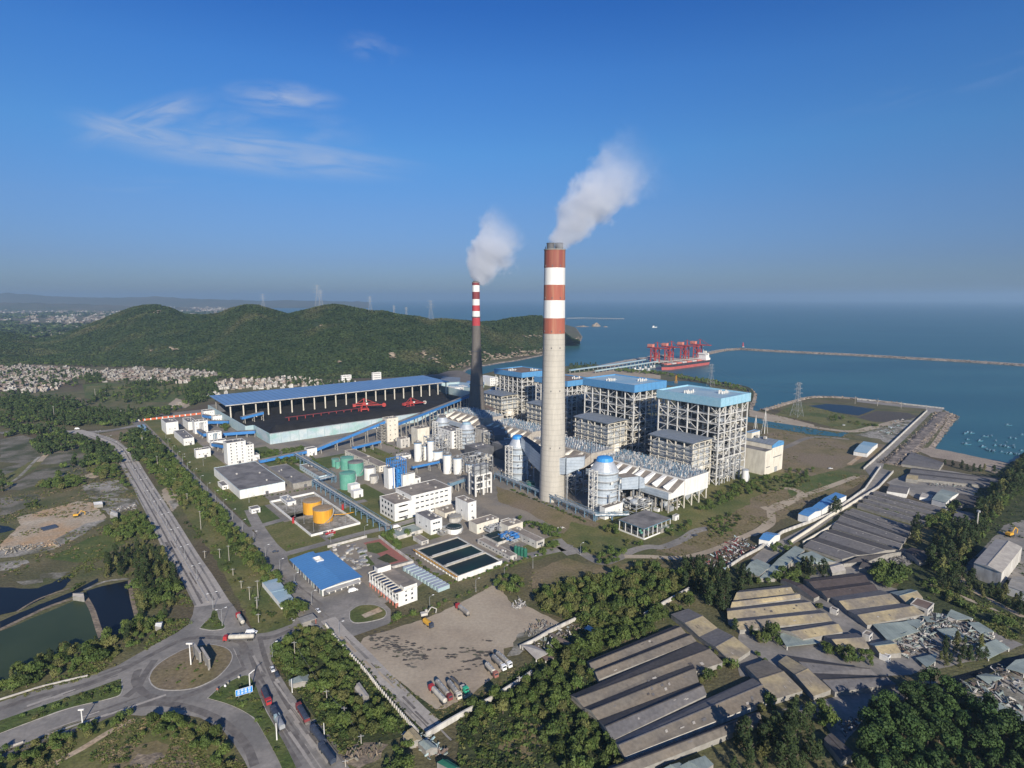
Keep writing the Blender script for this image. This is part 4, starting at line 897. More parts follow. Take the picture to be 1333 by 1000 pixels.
# settling basins
p0=G('c6',1045,615);bh=Zat(p0,px('c6',1045,588)[1]);xx,yy=WL(p0)
dyb=WL(G('c6',822,450,bh))[1]-yy;dxb=WL(G('c6',1282,515,bh))[0]-xx
t=thing('settling_basin','raised white settling basin split into three dark green water tanks','water basin',(p0.x,p0.y,0),TH)
mb=MB()
mb.box(0,0,0,dxb,.8,bh,'white_wall','concrete');mb.box(0,dyb-.8,0,dxb,dyb,bh,'white_wall','concrete');mb.box(0,.8,0,1.0,dyb-.8,bh,'white_wall','concrete');mb.box(dxb-1,.8,0,dxb,dyb-.8,bh,'white_wall','concrete')
mb.box(1,.8,0,dxb-1,dyb-.8,bh-2.1,'concrete');mb.build('wall',t)
wi=(dyb-1.6)
for i in range(3):
 y0_,y1_=.8+wi*i/3,.8+wi*(i+1)/3
 mb=MB();mb.box(1.02,y0_+.9,bh-2.09,dxb-1.02,y1_-.9,bh-1.0,'basin_water');mb.build('water',t)
 mb=MB();mb.box(1.0,y1_-.9 if i<2 else y1_-.85,bh-2.09,dxb-1.0,y1_+.9 if i<2 else y1_-.02,bh+.05,'concrete_pale');mb.box(3,y1_-.25,bh+.05,dxb-3,y1_-.02,bh+.9,'steel_grey')if i<2 else None;mb.build('walkway',t)
for i in range(14):
 mb=MB();mb.box(-.45,dyb*(i+.5)/14,0,-.02,dyb*(i+.5)/14+.5,bh-.1,'white_wall');mb.build('buttress',t)
mb=MB();mb.box(-2.0,0,bh-.35,-.45,dyb,bh-.1,'orange_tank');[mb.box(-2.0,i*dyb/16,bh-.1,-1.9,i*dyb/16+.1,bh+1,'steel_grey')for i in range(17)];mb.box(-2.02,0,bh+.9,-1.92,dyb,bh+1,'steel_grey');mb.build('catwalk',t)
# clarifier and round tanks
def tank(name,label,k,cx,ybot,ytop,rpx,m,roof=None,dome=0.0,group=None,rim=None,extra=None,cat='tank',n=24):
 # near bottom point (cx, ybot); top ellipse centre row ytop; radius in crop pixels
 s=CR[k][2];u,v=px(k,cx,ybot);pn=P(u,v);dep=pn.y*CP+HC*SP;r=rpx/s*dep/F
 ctr=Vector((pn.x*(1+r/pn.y),pn.y+r,0));h=Zat(ctr,px(k,cx,ytop)[1])
 t=thing(name,label,cat,(ctr.x,ctr.y,0),TH,group)
 mb=MB();mb.cyl(0,0,0,h,r,r,m,n,cap=False);mb.build('shell',t,smooth=False)
 mb=MB();mb.lathe(0,0,[(r+.15,h-.4),(r+.15,h+.1),(r*.98,h+.15),(r*.6,h+.15+dome*.65*r),(r*.1,h+.15+dome*r)],roof or m,n);mb.build('roof',t)
 if rim:mb=MB();mb.lathe(0,0,[(r+.3,h-1.0),(r+.3,h-.42),(r+.16,h-.42)],rim,n);mb.build('band',t)
 mb=MB()
 for i in range(10):
  a=-1.9+i*.22;z_=h*i/10;mb.beam((math.cos(a)*(r+.6),math.sin(a)*(r+.6),z_),(math.cos(a+.22)*(r+.6),math.sin(a+.22)*(r+.6),z_+h/10),.8,'steel_grey',.25)
 mb.build('stair',t)
 mb=MB()
 for i in range(n):
  a=i*2*math.pi/n;b2=a+2*math.pi/n;mb.beam((r*math.cos(a),r*math.sin(a),h+1.1),(r*math.cos(b2),r*math.sin(b2),h+1.1),.12,'steel_grey');mb.beam((r*math.cos(a),r*math.sin(a),h),(r*math.cos(a),r*math.sin(a),h+1.1),.12,'steel_grey')
 mb.build('railing',t)
 return t,ctr,r,h
tank('oil_tank','rear orange oil tank with a rusty flat top, in the walled bund','c6',303,279,200,47,'orange_tank','tank_top_rust',.06)
to_,ct_,rt_,ht_=tank('oil_tank','front orange oil tank with a rusty flat top and a sloping pipe','c6',357,322,240,50,'orange_tank','tank_top_rust',.06)
tank('green_tank','near green tank with dark green base beside the white pump house','e2',273,812,695,53,'green_tank','green_tank',.10,rim='green_tank')
tank('green_tank','large green tank at the front right of the green group','e2',326,722,620,52,'green_tank','grey_roof',.08)
tank('green_tank','large green tank behind the front right one','e2',268,680,592,44,'green_tank','green_tank',.08)
tank('green_tank','small green tank at the left end of the green group','e2',190,658,603,25,'green_tank','green_tank',.08)
tank('green_tank','smallest green tank in the angle between the larger ones','e2',206,668,620,18,'green_tank','green_tank',.08)
tank('white_tank','white tank with spiral stair right of the green tanks','e2',418,748,655,37,'white_wall','grey_roof',.12)
tank('white_tank','grey-white small tank below the spiral-stair tank','e2',445,768,712,26,'dirty_white','grey_roof',.1)
tank('clarifier','round concrete clarifier with pale walls above the settling basins','c6',1028,318,280,32,'dirty_white','concrete',.04,rim='concrete')
tank('clarifier','round green-water clarifier with white wall beside the settling basins','c6',1025,378,335,40,'white_wall','basin_water',.0)
tank('acid_tank','white round tank beside the dark filter house','c7',120,150,110,22,'dark_green','dark_green',.15)
for cxp,ybp,yt_,rp,lab in((740,622,492,26,'left tall white silo with outside stairs, beside the curved pipes'),(788,612,512,17,'thin white silo between two larger silos'),(825,632,478,22,'tall slim white silo, second right of the stair silo'),(870,634,545,36,'broad white silo with a blue ring beside the slim ones'),
       (935,705,570,28,'white silo with stairs, left of the hopper frame group'),(1003,708,592,28,'white silo with stairs in the middle of the hopper frame group'),(1095,700,628,40,'broad white silo with blue rim behind the white hopper frame'),(1142,600,525,40,'blue-rimmed white tank high behind the hopper frame')):
 t,c_,r_,h_=tank('ash_silo',lab,'e2',cxp,ybp,yt_,rp,'white_wall','grey_roof',.15,rim='blue_trim',cat='silo',n=22)
 for k_ in range(5):
  mb=MB();mb.box(r_*.75,-r_*1.0,h_*(k_+1)/6,r_*1.35,-r_*.3,h_*(k_+1)/6+.35,'steel_grey');mb.box(r_*1.2,-r_*.95,h_*(k_)/6,r_*1.28,-r_*.85,h_*(k_+1)/6,'cream_wall');mb.build('landing',t)
 mb=MB();mb.box(-1.5,-1,h_+.2,1.5,1,h_+2.6,'steel_grey');mb.build('filter',t)
print('INFO',INFO)
# ------------------------------------------------------------------ steelwork
R_=random.Random(11)
def frame(x0,y0,x1,y1,h,nx,ny,nz,wd=1.0,m='steel_white',diag=True,z0=0.0,inner=False):
 mb=MB();xs=[x0+(x1-x0)*i/nx for i in range(nx+1)];ys=[y0+(y1-y0)*i/ny for i in range(ny+1)];zs_=[z0+(h-z0)*i/nz for i in range(nz+1)]
 for i,x in enumerate(xs):
  for j,y in enumerate(ys):
   edge=i in(0,nx)or j in(0,ny)
   if edge or inner:mb.beam((x,y,0),(x,y,h),wd*1.25,m)
 for z in zs_[1:]:
  for y in(y0,y1):mb.beam((x0,y,z-.4),(x1,y,z-.4),wd*.8,m)
  for x in(x0,x1):mb.beam((x,y0,z-.4),(x,y1,z-.4),wd*.8,m)
 if diag:
  for k in range(nz):
   for i in range(nx):
    if(i+k)%2==0 or R_.random()<.25:
     a,c=(xs[i],xs[i+1])if(i+k)%4<2 else(xs[i+1],xs[i])
     for y in(y0,y1):mb.beam((a,y,zs_[k]),(c,y,zs_[k+1]),wd*.6,m)
   for j in range(ny):
    if(j+k)%2==0 or R_.random()<.25:
     a,c=(ys[j],ys[j+1])if(j+k)%4<2 else(ys[j+1],ys[j])
     for x in(x0,x1):mb.beam((x,a,zs_[k]),(x,c,zs_[k+1]),wd*.6,m)
 return mb
def clutter(mb,x0,y0,x1,y1,z0,z1,n,mats=('steel_white','silver','steel_grey','dark_steel','cream_wall')):
 for _ in range(n):
  m=R_.choice(mats);x=R_.uniform(x0,x1);y=R_.uniform(y0,y1);z=R_.uniform(z0,z1)
  q=R_.random()
  if q<.35:l_=R_.uniform(4,14);mb.beam((x,y,z),(min(x1,x+l_),y,z),R_.uniform(.5,1.6),m,n=6)
  elif q<.65:l_=R_.uniform(4,14);mb.beam((x,y,z),(x,min(y1,y+l_),z),R_.uniform(.5,1.6),m,n=6)
  elif q<.82:mb.beam((x,y,z),(x,y,min(z1,z+R_.uniform(4,12))),R_.uniform(.5,1.4),m,n=6)
  else:s=R_.uniform(1.5,4);mb.box(x,y,z,min(x1,x+s*1.4),min(y1,y+s),min(z1,z+s),m)
def boiler(lab,x0,y0,dx,dy,h,fascia,roof,fh,z_scr,core='boiler_core',scr=True):
 p=LW(x0,y0);t=thing('boiler_house',lab,'boiler house',(p.x,p.y,0),TH)
 frame(1.5,1.5,dx-1.5,dy-1.5,h-fh,5,6,9,.85).build('steel_frame',t)
 frame(9,10,dx-9,dy-10,h-fh,3,4,9,.7,'steel_white').build('inner_frame',t)
 mb=MB();mb.box(15,15,14,dx-15,dy-15,h-12,core);mb.box(20,17,6,dx-20,dy-17,13.9,'dark_steel');mb.build('furnace',t)
 mb=MB()
 for k in range(1,9):
  z=(h-fh)*k/9-.2
  if k%3==0:mb.box(2,2,z,dx-2,9,z+.3,'dark_steel');mb.box(2,9,z,9,dy-2,z+.3,'dark_steel');mb.box(dx-9,9,z,dx-2,dy-2,z+.3,'dark_steel')
  else:mb.box(2,2,z,dx-8,6.5,z+.3,'steel_grey');mb.box(2,6.5,z,6,dy-6,z+.3,'steel_grey')
 mb.build('platform',t)
 mb=MB();clutter(mb,2.5,2.5,dx-3,9,6,h-fh-6,190);mb.build('pipework',t)
 mb=MB();clutter(mb,2.5,9,9,dy-4,6,h-fh-6,150);mb.build('pipework',t)
 mb=MB();mb.box(-.6,-.6,h-fh,dx+.6,.2,h,fascia);mb.box(-.6,dy-.2,h-fh,dx+.6,dy+.6,h,fascia);mb.box(-.6,.2,h-fh,.2,dy-.2,h,fascia);mb.box(dx-.2,.2,h-fh,dx+.6,dy-.2,h,fascia);mb.build('fascia',t)
 mb=MB();mb.box(.2,.2,h-fh+.5,dx-.2,dy-.2,h-1.6,roof);mb.build('roof',t)
 for(ax,ay,nn)in((.25,.62,7),(.72,.30,6)):
  for i in range(nn):
   mb=MB();x=dx*ax+(i%4)*3.4-5;y=dy*ay+(i//4)*4-3;mb.cyl(x,y,h-1.6,h+R_.uniform(.6,2.4),.9,.9,'steel_white',8);mb.box(x-.3,y-1.3,h-.6,x+2.6,y-.9,h-.3,'steel_white');mb.build('roof_vent',t)
 return t
boiler('nearest boiler house, white steel frame under a pale blue fascia and roof',540,322,58,78,92,'light_blue_fascia','pale_blue_roof',9,50)
boiler('second boiler house, darker steel frame under a strong blue fascia, seen right of the chimney',547,438,61,82,92,'blue_fascia','pale_blue_roof',9,50)
boiler('boiler house with rust-brown roof largely hidden behind the tall chimney',590,592,52,70,76,'blue_fascia','rust_roof',8,40)
boiler('farthest boiler house, blue fascia and rust-brown roof, left of the tall chimney',602,706,60,70,76,'blue_fascia','rust_roof',8,40)
def scr(lab,x0,y0,dx,dy,zb,h,roofm='grey_blue_roof'):
 p=LW(x0,y0);t=thing('reactor_house',lab,'reactor house',(p.x,p.y,0),TH)
 frame(.6,.6,dx-.6,dy-.6,h-1.5,3,5,7,.8,'cream_wall').build('steel_frame',t)
 mb=MB();mb.box(2,2,zb,dx-2,dy-2,h-6,'silver');mb.box(1.6,1.6,zb+6,dx-1.6,dy-1.6,zb+8,'steel_grey');mb.box(1.6,1.6,zb+13,dx-1.6,dy-1.6,zb+13.6,'dark_steel');mb.build('casing',t)
 mb=MB();n=8;pr=[]
 for i in range(n+1):
  s=i/n;pr.append((-1.2+(dx+2.4)*s,h-1.8+2.6*math.sin(math.pi*(.18+.6*s))))
 vs=[(x,-1.5,z)for x,z in pr]+[(x,dy+1.5,z)for x,z in pr]+[(x,-1.5,z-.5)for x,z in pr]+[(x,dy+1.5,z-.5)for x,z in pr];k=n+1
 mb.add(vs,[(i,i+1,k+i+1,k+i)for i in range(n)]+[(2*k+i,3*k+i,3*k+i+1,2*k+i+1)for i in range(n)]+[(i,2*k+i,2*k+i+1,i+1)for i in range(n)]+[(0,k,3*k,2*k)],roofm);mb.build('roof',t)
 for z in(zb,zb+7,zb+14,h-7):
  mb=MB();mb.box(-1.6,-1.6,z,0,dy+1.6,z+.3,'steel_grey');mb.box(0,-1.6,z,dx+1.0,0,z+.3,'steel_grey');mb.box(-1.6,-1.6,z+1.2,-1.45,dy+1.6,z+1.35,'cream_wall');mb.box(-1.45,-1.6,z+1.2,dx+1,-1.45,z+1.35,'cream_wall');mb.build('gallery',t)
 mb=MB();clutter(mb,-1,-1,dx,1.5,4,h-8,26,('steel_white','cream_wall','steel_grey','silver'));clutter(mb,-1,2,1,dy,4,zb,14,('steel_white','cream_wall','steel_grey'));mb.build('pipework',t)
 mb=MB();mb.box(dx*.3,1.5,8,dx*.75,6,zb-.1,'white_wall');mb.build('duct',t)
 return t
scr('catalyst reactor house with curved grey roof attached to the nearest boiler house',506,329,33,53,24,50)
scr('catalyst reactor house with curved grey roof in front of the second boiler house',512,446,34,54,24,50)
scr('flat reactor house with dull blue roof half hidden behind the tall chimney',560,598,28,46,20,42,'grey_blue_roof')
scr('flat reactor house with dull blue roof below the farthest boiler house',566,712,34,50,20,42,'grey_blue_roof')
def esp(lab,x0,y0,dx,dy,zb,h,nt,bm='blue_steel'):
 old=y0>420;WM_,FM_=('concrete_pale','cream_wall')if old else('white_wall','white_wall')
 p=LW(x0,y0);t=thing('dust_precipitator',lab,'dust filter',(p.x,p.y,0),TH)
 mb=MB();mb.box(0,0,zb,dx,dy,h,WM_,'steel_grey');mb.build('casing',t)
 for i in range(5):
  for j in(0,1,2,3):
   mb=MB();x=1+j*(dx-2)/3;y=1+i*(dy-2)/4;mb.beam((x,y,0),(x,y,zb),.9,'cream_wall');
   if i<4:mb.beam((x,y,.3),(x,y+(dy-2)/4,zb-.3),.35,'cream_wall');mb.beam((x,y+(dy-2)/4,.3),(x,y,zb-.3),.35,'cream_wall')
   mb.build('leg',t)
 for i in range(8):
  for j in range(2):
   xa=1+j*(dx-2)/2;xb_=xa+(dx-2)/2;ya_=1+i*(dy-2)/8;yb_=ya_+(dy-2)/8;cx_,cy_=(xa+xb_)/2,(ya_+yb_)/2
   mb=MB();mb.add([(xa,ya_,zb),(xb_,ya_,zb),(xb_,yb_,zb),(xa,yb_,zb),(cx_-.5,cy_-.5,zb-7),(cx_+.5,cy_-.5,zb-7),(cx_+.5,cy_+.5,zb-7),(cx_-.5,cy_+.5,zb-7)],[(0,4,5,1),(1,5,6,2),(2,6,7,3),(3,7,4,0),(4,7,6,5)],'silver');mb.build('hopper',t)
 mb=MB()
 for i in range(26):
  for j in range(9):
   x=1.5+(dx-3)*j/8+R_.uniform(-.5,.5);y=1.5+(dy-3)*i/25+R_.uniform(-.5,.5);hh=R_.uniform(1.4,3.2);m=R_.choice(('steel_grey','silver','blue_steel','steel_white',bm))
   mb.cyl(x,y,h,h+hh,.42,.3,m,6)
   if R_.random()<.5:mb.beam((x,y,h+hh*.8),(x+R_.choice((-2,2.4)),y,h+hh*.8),.3,m)
   if R_.random()<.3:mb.box(x,y,h,x+1.3,y+1.0,h+1.3,'steel_grey')
 tag(mb.build('insulators',t),kind='stuff')
 mb=MB();
 for z in(1.1,):mb.box(-.2,-.2,h+z,dx+.2,-.05,h+z+.15,'steel_grey');mb.box(-.2,-.05,h+z,-.05,dy+.2,h+z+.15,'steel_grey')
 for i in range(30):mb.box(-.2,dy*i/30,h,-.08,dy*i/30+.12,h+1.1,'steel_grey')
 mb.build('railing',t)
 # inlet plenum on the chimney side: sloping face, fins, trough
 w_=17;zt=h-1.5;zl=h-9.5;a0,a1=1.0,dy-1.0
 mb=MB();mb.add([(0,a0,zt),(0,a1,zt),(-w_,a1,zl),(-w_,a0,zl),(0,a0,zb+1),(0,a1,zb+1),(-w_-6,a1,zl-5.5),(-w_-6,a0,zl-5.5),(-w_-6,a1,zl),(-w_-6,a0,zl)],
  [(0,1,2,3)],'brown_roof');mb.add([(-w_,a0,zl),(-w_,a1,zl),(-w_-6,a1,zl),(-w_-6,a0,zl)],[(0,1,2,3)],'cream_wall')
 mb.add([(0,a0,zt),(-w_,a0,zl),(-w_-6,a0,zl),(-w_-6,a0,zl-5.5),(0,a0,zb+1),(0,a1,zt),(-w_,a1,zl),(-w_-6,a1,zl),(-w_-6,a1,zl-5.5),(0,a1,zb+1)],[(0,1,2,3,4),(5,9,8,7,6),(2,7,8,3),(3,8,9,4)],WM_)
 mb.build('inlet_duct',t)
 for i in range(nt):
  y=a0+(a1-a0)*(i+.85)/nt;s=(a1-a0)/nt*(.24 if old else.36)
  mb=MB();vs=[(-.3,y,zt+.5),(-w_+1,y,zl+.4),(-w_-1.5,y-s*.15,zl+3.8),(-.3,y-s,zt+.3),(-w_+1,y-s,zl+.4)]
  mb.add(vs,[(0,1,2),(0,2,3),(1,4,2),(3,2,4),(0,3,4,1)],FM_);mb.build('fin',t)
 mb=MB();mb.box(-w_-6.3,a0+.3,zl-5.0,-w_-6.05,a1-.3,zl+1.3,'aluminium');mb.build('side_panel',t)
 for i in range(7):
  for xx_ in(-w_-4,-w_*.45):
   mb=MB();mb.beam((xx_,a0+(a1-a0)*(i+.2)/7,0),(xx_,a0+(a1-a0)*(i+.2)/7,zl-5.2 if xx_<-w_ else zl-5.2),1.0,'concrete_pale');mb.build('leg',t)
 mb=MB();clutter(mb,-w_-5,a0+2,-3,a1-2,1.5,zl-7,50);mb.build('fan_pipework',t)
 for i in range(3):
  mb=MB();yy_=a0+(a1-a0)*(i+.5)/3;mb.beam((-14,yy_,4),(-14,yy_+5,4),7,'silver',n=14);mb.box(-17,yy_-6,0,-11,yy_-1,4,'steel_grey');mb.build('fan',t)
 return t
esp('white dust precipitator with sawtooth inlet, at the near end below the nearest boiler',457,304,38,52,12.2,28,4)
esp('white dust precipitator with sawtooth inlet just right of the tall chimney',457,358,38,50,12.2,28,4)
esp('precipitator with bristling roof directly behind the tall chimney foot',460,424,36,94,12.2,27,6)
esp('older brown-grey dust precipitator left of the tall chimney',482,545,34,84,12,26,6)
esp('dust precipitator farthest left, behind the slim dark chimney',488,652,34,80,12,26,5)
# turbine hall behind the boilers
p=LW(613,308.5);t=thing('turbine_hall','long cream turbine hall with a blue gable band, far right end beside the boilers','turbine hall',(p.x,p.y,0),TH)
mb=MB();mb.box(0,0,0,14,520,27,'cream_wall','grey_roof');mb.box(14,0,0,40,520,32,'cream_wall','grey_blue_roof');mb.build('wall',t)
mb=MB();mb.add([(13.6,-.5,32),(27,-.5,36),(40.4,-.5,33),(13.6,520.5,32),(27,520.5,36),(40.4,520.5,33)],[(0,1,4,3),(1,2,5,4),(0,2,1),(3,4,5)],'grey_blue_roof');mb.build('roof',t)
mb=MB();mb.box(13.8,-.35,28.6,40.2,-.02,32.2,'blue_fascia');mb.add([(13.8,-.62,32.2),(40.2,-.62,32.9),(27,-.62,35.6)],[(0,1,2)],'blue_fascia');mb.build('gable_band',t)
mb=MB();mb.box(18,-.2,17,36,-.02,17.9,'dark_steel');mb.build('window',t)
mb=MB();mb.box(3,-.2,8,11,-.02,8.8,'dark_steel');mb.build('window',t)
mb=MB();mb.box(22,-.2,.02,28,-.02,6,'steel_grey');mb.build('door',t)
for i in range(6):
 mb=MB();mb.box(22,12+i*9,36-.6,25,15+i*9,38,'dirty_white');mb.build('roof_vent',t)
B('lift_tower','slim beige lift tower between the nearest boiler and the turbine hall','tower','e4',(903,862),632,(872,628),(960,615),wall='cream_wall',roof='steel_grey',trim='blue_trim',win=(('R',5,1,1.2,1.2),))
for(k_,b_,yt_,rp,lab)in(('e4',(868,962),880,22,'small white hopper silo on legs at the foot of the nearest boiler'),):
 tank('hopper_silo',lab,k_,b_[0],b_[1],yt_,rp,'white_wall','silver',.25,cat='silo')
# coal bunker bay between hall and boilers
for(x0,y0,dx,dy,h,lab)in((600,402,30,34,58,'dark steel coal bunker bay between the two nearest boiler houses'),(612,530,30,60,50,'bunker bay hidden behind the tall chimney')):
 p=LW(x0,y0);t=thing('bunker_bay',lab,'bunker bay',(p.x,p.y,0),TH)
 frame(0,0,dx,dy,h,2,3,5,1.0,'steel_grey').build('steel_frame',t);mb=MB();mb.box(3,3,16,dx-3,dy-3,h-3,'boiler_core');mb.build('bunker',t)
# ------------------------------------------------------------------ absorbers and ducts
def absorber(lab,x,y,r,h,capm,stairs=True):
 p=LW(x,y);t=thing('absorber_tower',lab,'absorber tower',(p.x,p.y,0),TH)
 mb=MB();mb.lathe(0,0,[(r*.92,0),(r*.92,h*.10),(r,h*.12),(r,h*.62),(r*1.04,h*.625),(r*1.04,h*.66),(r,h*.665),(r,h*.76)],'aluminium',28);mb.build('shell',t)
 mb=MB();mb.lathe(0,0,[(r,h*.76),(r*1.02,h*.765),(r*.62,h*.92)],'silver',28);mb.build('cone',t)
 mb=MB();mb.lathe(0,0,[(r*.63,h*.92),(r*.66,h*.925),(r*.55,h*.985),(r*.3,h),(.3,h*1.005)],capm,16);mb.build('cap',t)
 for k_ in range(5):
  z=h*(.15+.14*k_);mb=MB();mb.lathe(0,0,[(r+.1,z),(r+1.3,z),(r+1.3,z+.3),(r+.1,z+.3)],'steel_grey',28);mb.lathe(0,0,[(r+1.2,z+1.1),(r+1.3,z+1.1),(r+1.3,z+1.25),(r+1.2,z+1.25)],'steel_white',28);mb.build('gallery',t)
 fr=frame(-r-6,-4,-r-1.5,2,h*.8,1,1,9,.5,'steel_white');fr.build('stair_tower',t)
 mb=MB();clutter(mb,-r*.9,-r-2.2,r*.9,-r-1.0,3,h*.62,16,('silver','steel_white','steel_grey'));mb.beam((r*.45,-r-1.2,1),(r*.45,-r-1.2,h*.5),1.8,'aluminium',n=10);mb.build('pipework',t)
 return t
absorber('big silver absorber tower with bright blue cap, near right of the tall chimney',399,351,12.2,50,'bright_blue')
absorber('silver absorber tower with bright blue cap left of the tall chimney',398,473,9.6,48,'bright_blue')
absorber('white domed absorber in front of the slim dark chimney',433,618,9.0,34,'pale_blue_roof')
absorber('grey domed absorber beside the white framed block',428,668,8.5,36,'grey_roof')
def duct(lab,secs,m='aluminium',roof='brown_roof'):
 # secs: list of (x,y,z,w,h) along; builds one bent box
 p=LW(secs[0][0],secs[0][1]);t=thing('flue_duct',lab,'duct',(p.x,p.y,0),TH)
 o0=secs[0]
 for(a,b_)in zip(secs[:-1],secs[1:]):
  A=Vector((a[0]-o0[0],a[1]-o0[1],a[2]));C=Vector((b_[0]-o0[0],b_[1]-o0[1],b_[2]));d=C-A;d.z=0;d.normalize();n=Vector((-d.y,d.x,0))
  vs=[]
  for q,s in((A,a),(C,b_)):vs+=[q+n*s[3]/2+Vector((0,0,-s[4]/2)),q-n*s[3]/2+Vector((0,0,-s[4]/2)),q-n*s[3]/2+Vector((0,0,s[4]/2)),q+n*s[3]/2+Vector((0,0,s[4]/2))]
  mb=MB();mb.add(vs,[(0,1,5,4),(1,2,6,5),(3,0,4,7),(3,2,1,0),(4,5,6,7)],m);mb.add([vs[2],vs[3],vs[7],vs[6]],[(0,1,2,3)],roof);mb.build('duct_section',t)
 for s in secs[1:]:
  for q in(-1,1):
   mb=MB();mb.beam((s[0]-o0[0]+q*2,s[1]-o0[1]+q*2,0),(s[0]-o0[0]+q*2,s[1]-o0[1]+q*2,s[2]-s[4]/2),.9,'steel_grey');mb.build('leg',t)
 return t
duct('boxy pale duct joining the tall chimney to the near absorber',[(398,375,41,8,10),(388,388,36,12,16),(384,399,34,12,16)])
duct('grey-white bent duct sloping from the blue-capped absorber to the tall chimney',[(398,464,43,7,9),(397,446,34,9,18),(388,420,31,10,18),(385,412,31,9,14)],roof='dark_steel')
duct('pale block-shaped duct housing between near absorber and sawtooth inlet',[(408,342,26,11,11),(425,338,25,14,12),(434,338,22,12,9)])
duct('dark bulky duct behind the domed absorber at the foot of the slim chimney',[(470,640,14,12,14),(470,600,15,14,16),(455,575,14,16,14)],'dark_steel','dark_steel')
duct('bluish steel duct in the shade of the slim dark chimney',[(500,735,14,12,18),(520,740,14,14,20),(530,741,14,12,18)],'blue_steel','dark_steel')  # bluish tint of the chimney's shade put into the steel colour
duct('cream inlet duct between the slim chimney and the farthest precipitator',[(552,735,20,8,12),(540,700,19,9,12),(520,690,18,10,12),(500,690,17,10,10)],'cream_wall','rust_roof')
for(x0,y0,dx,dy,h,m,lab)in((415,420,22,26,22,'blue_steel','dark slurry pump building in the chimney shade'),(430,520,26,40,18,'dark_steel','low dark process building behind the absorber with the bent duct'),(455,610,20,20,20,'dirty_white','small stained white process block beside the precipitator'),(405,555,24,28,14,'dark_steel','dark low plant room behind the white hopper frame')):
 t=solid('process_building',lab,'building',x0,y0,dx,dy,h,wall=m,roof='grey_roof')
for(x0,y0,dx,dy,h,nx,ny,lab)in((404,392,22,22,20,2,2,'lattice of pipes at the tall chimney foot'),(410,430,36,16,16,3,2,'lattice of pipes behind the tall chimney foot'),(452,595,26,12,20,3,1,'pipe lattice in front of the older precipitators'),(412,488,20,24,20,2,2,'pipe lattice behind the bent duct'),(370,610,30,10,24,3,1,'pipe lattice over the left silo row'),(376,520,24,30,15,2,3,'pipe lattice beside the hopper frame tower'),(405,318,22,16,12,2,1,'pipe lattice between near absorber and sawtooth inlet'),(500,322,8,40,24,1,3,'pipe lattice between precipitator and nearest reactor house'),(545,322,40,10,26,4,1,'braced steel trestle at the foot of the nearest boiler'),(470,738,30,20,16,3,2,'pipe lattice left of the slim dark chimney')):
 p=LW(x0,y0);t=thing('pipe_lattice',lab,'pipework',(p.x,p.y,0),TH)
 frame(0,0,dx,dy,h,nx,ny,3,.6,'steel_grey').build('steel_frame',t);mb=MB();clutter(mb,0,0,dx,dy,1.5,h+1,int(dx*dy/7));mb.build('pipework',t)
# hopper frame tower
p=LW(327,453);t=thing('hopper_tower','white open frame tower carrying two dark grey tanks','hopper tower',(p.x,p.y,0),TH)
mb=MB()
for i in range(3):
 for j in range(2):
  mb.box(i*9.5,j*10,0,i*9.5+1.4,j*10+1.4,21,'white_wall')
mb.build('column',t)
for z in(6.4,13,20):
 mb=MB();mb.box(1.42,.1,z,9.48,1.3,z+1.4,'white_wall');mb.box(10.92,.1,z,18.98,1.3,z+1.4,'white_wall');mb.box(.1,1.42,z,1.3,9.98,z+1.4,'white_wall');mb.box(19.1,1.42,z,20.3,9.98,z+1.4,'white_wall');mb.box(1.42,1.42,z,18.98,9.98,z+.4,'concrete');mb.build('floor',t)
mb=MB();mb.box(11,3,.02,18,9,5,'dirty_white');mb.box(12,3,6.9,18.5,9,12.5,'white_wall');mb.build('inner_room',t)
for i in range(2):
 mb=MB();mb.lathe(5.6+i*9.6,5.8,[(2,17),(4.4,20.6),(4.4,29),(3,30)],'steel_grey',18);mb.build('tank',t)
frame(-1,0,21,11,32,3,2,2,.4,'dark_steel',z0=22).build('railing_frame',t)
# other process blocks
for(nm,lab,base,ty,l,r,wl,rf,wn)in[
 ('process_block','beige windowless block behind the curved pipes left of the silos',(738,515),402,(695,388),(823,392),'cream_wall','brown_roof',()),
 ('bin_house','twin-bin white house below the coal conveyor',(625,532),470,(580,462),(690,462),'dirty_white','brown_roof',(('R',2,2,1.4,1.2),)),
 ('process_block','white multi-storey block with open balconies near the domed absorbers',(965,536),418,(892,385),(1008,400),'white_wall','grey_roof',(('L',4,4,1.6,1.8),('R',5,2,2.2,1.8))),
 ('low_house','long low white hut with small windows left of the silo row',(625,612),586,(608,570),(695,575),'white_wall','concrete',(('R',1,5,1,1),)),
 ('laboratory','long brown-roofed laboratory behind the green tanks',(480,692),652,(250,545),(528,632),'cream_wall','brown_roof',(('R',2,3,1.4,1.1),('L',2,9,1.4,1.1))),
 ('pump_house','upper white pump hut beside the near green tank',(292,835),782,(274,768),(350,768),'white_wall','white_wall',(('R',1,2,1.2,1.2),)),
 ('pump_house','lower white pump hut with outside steps beside the near green tank',(312,868),820,(290,808),(375,808),'white_wall','white_wall',()),
 ('scrubber_house','tall thin white wall block beside the bright blue scrubber frame',(545,806),668,(515,652),(565,652),'white_wall','grey_roof',()),
 ('scrubber_house','white block right of the bright blue scrubber frame',(640,800),712,(630,705),(708,690),'white_wall','grey_roof',()),
 ('low_house','low white annex at the blue gallery foot',(712,770),735,(700,712),(762,728),'white_wall','brown_roof',()),
 ('low_house','low store beneath the dark grey conveyor with brown roof',(1300,720),690,(1240,660),(1333,680),'concrete','brown_roof',())]:
 B(nm,lab,'building','e2',base,ty,l,r,wall=wl,roof=rf,win=wn,par=.4)
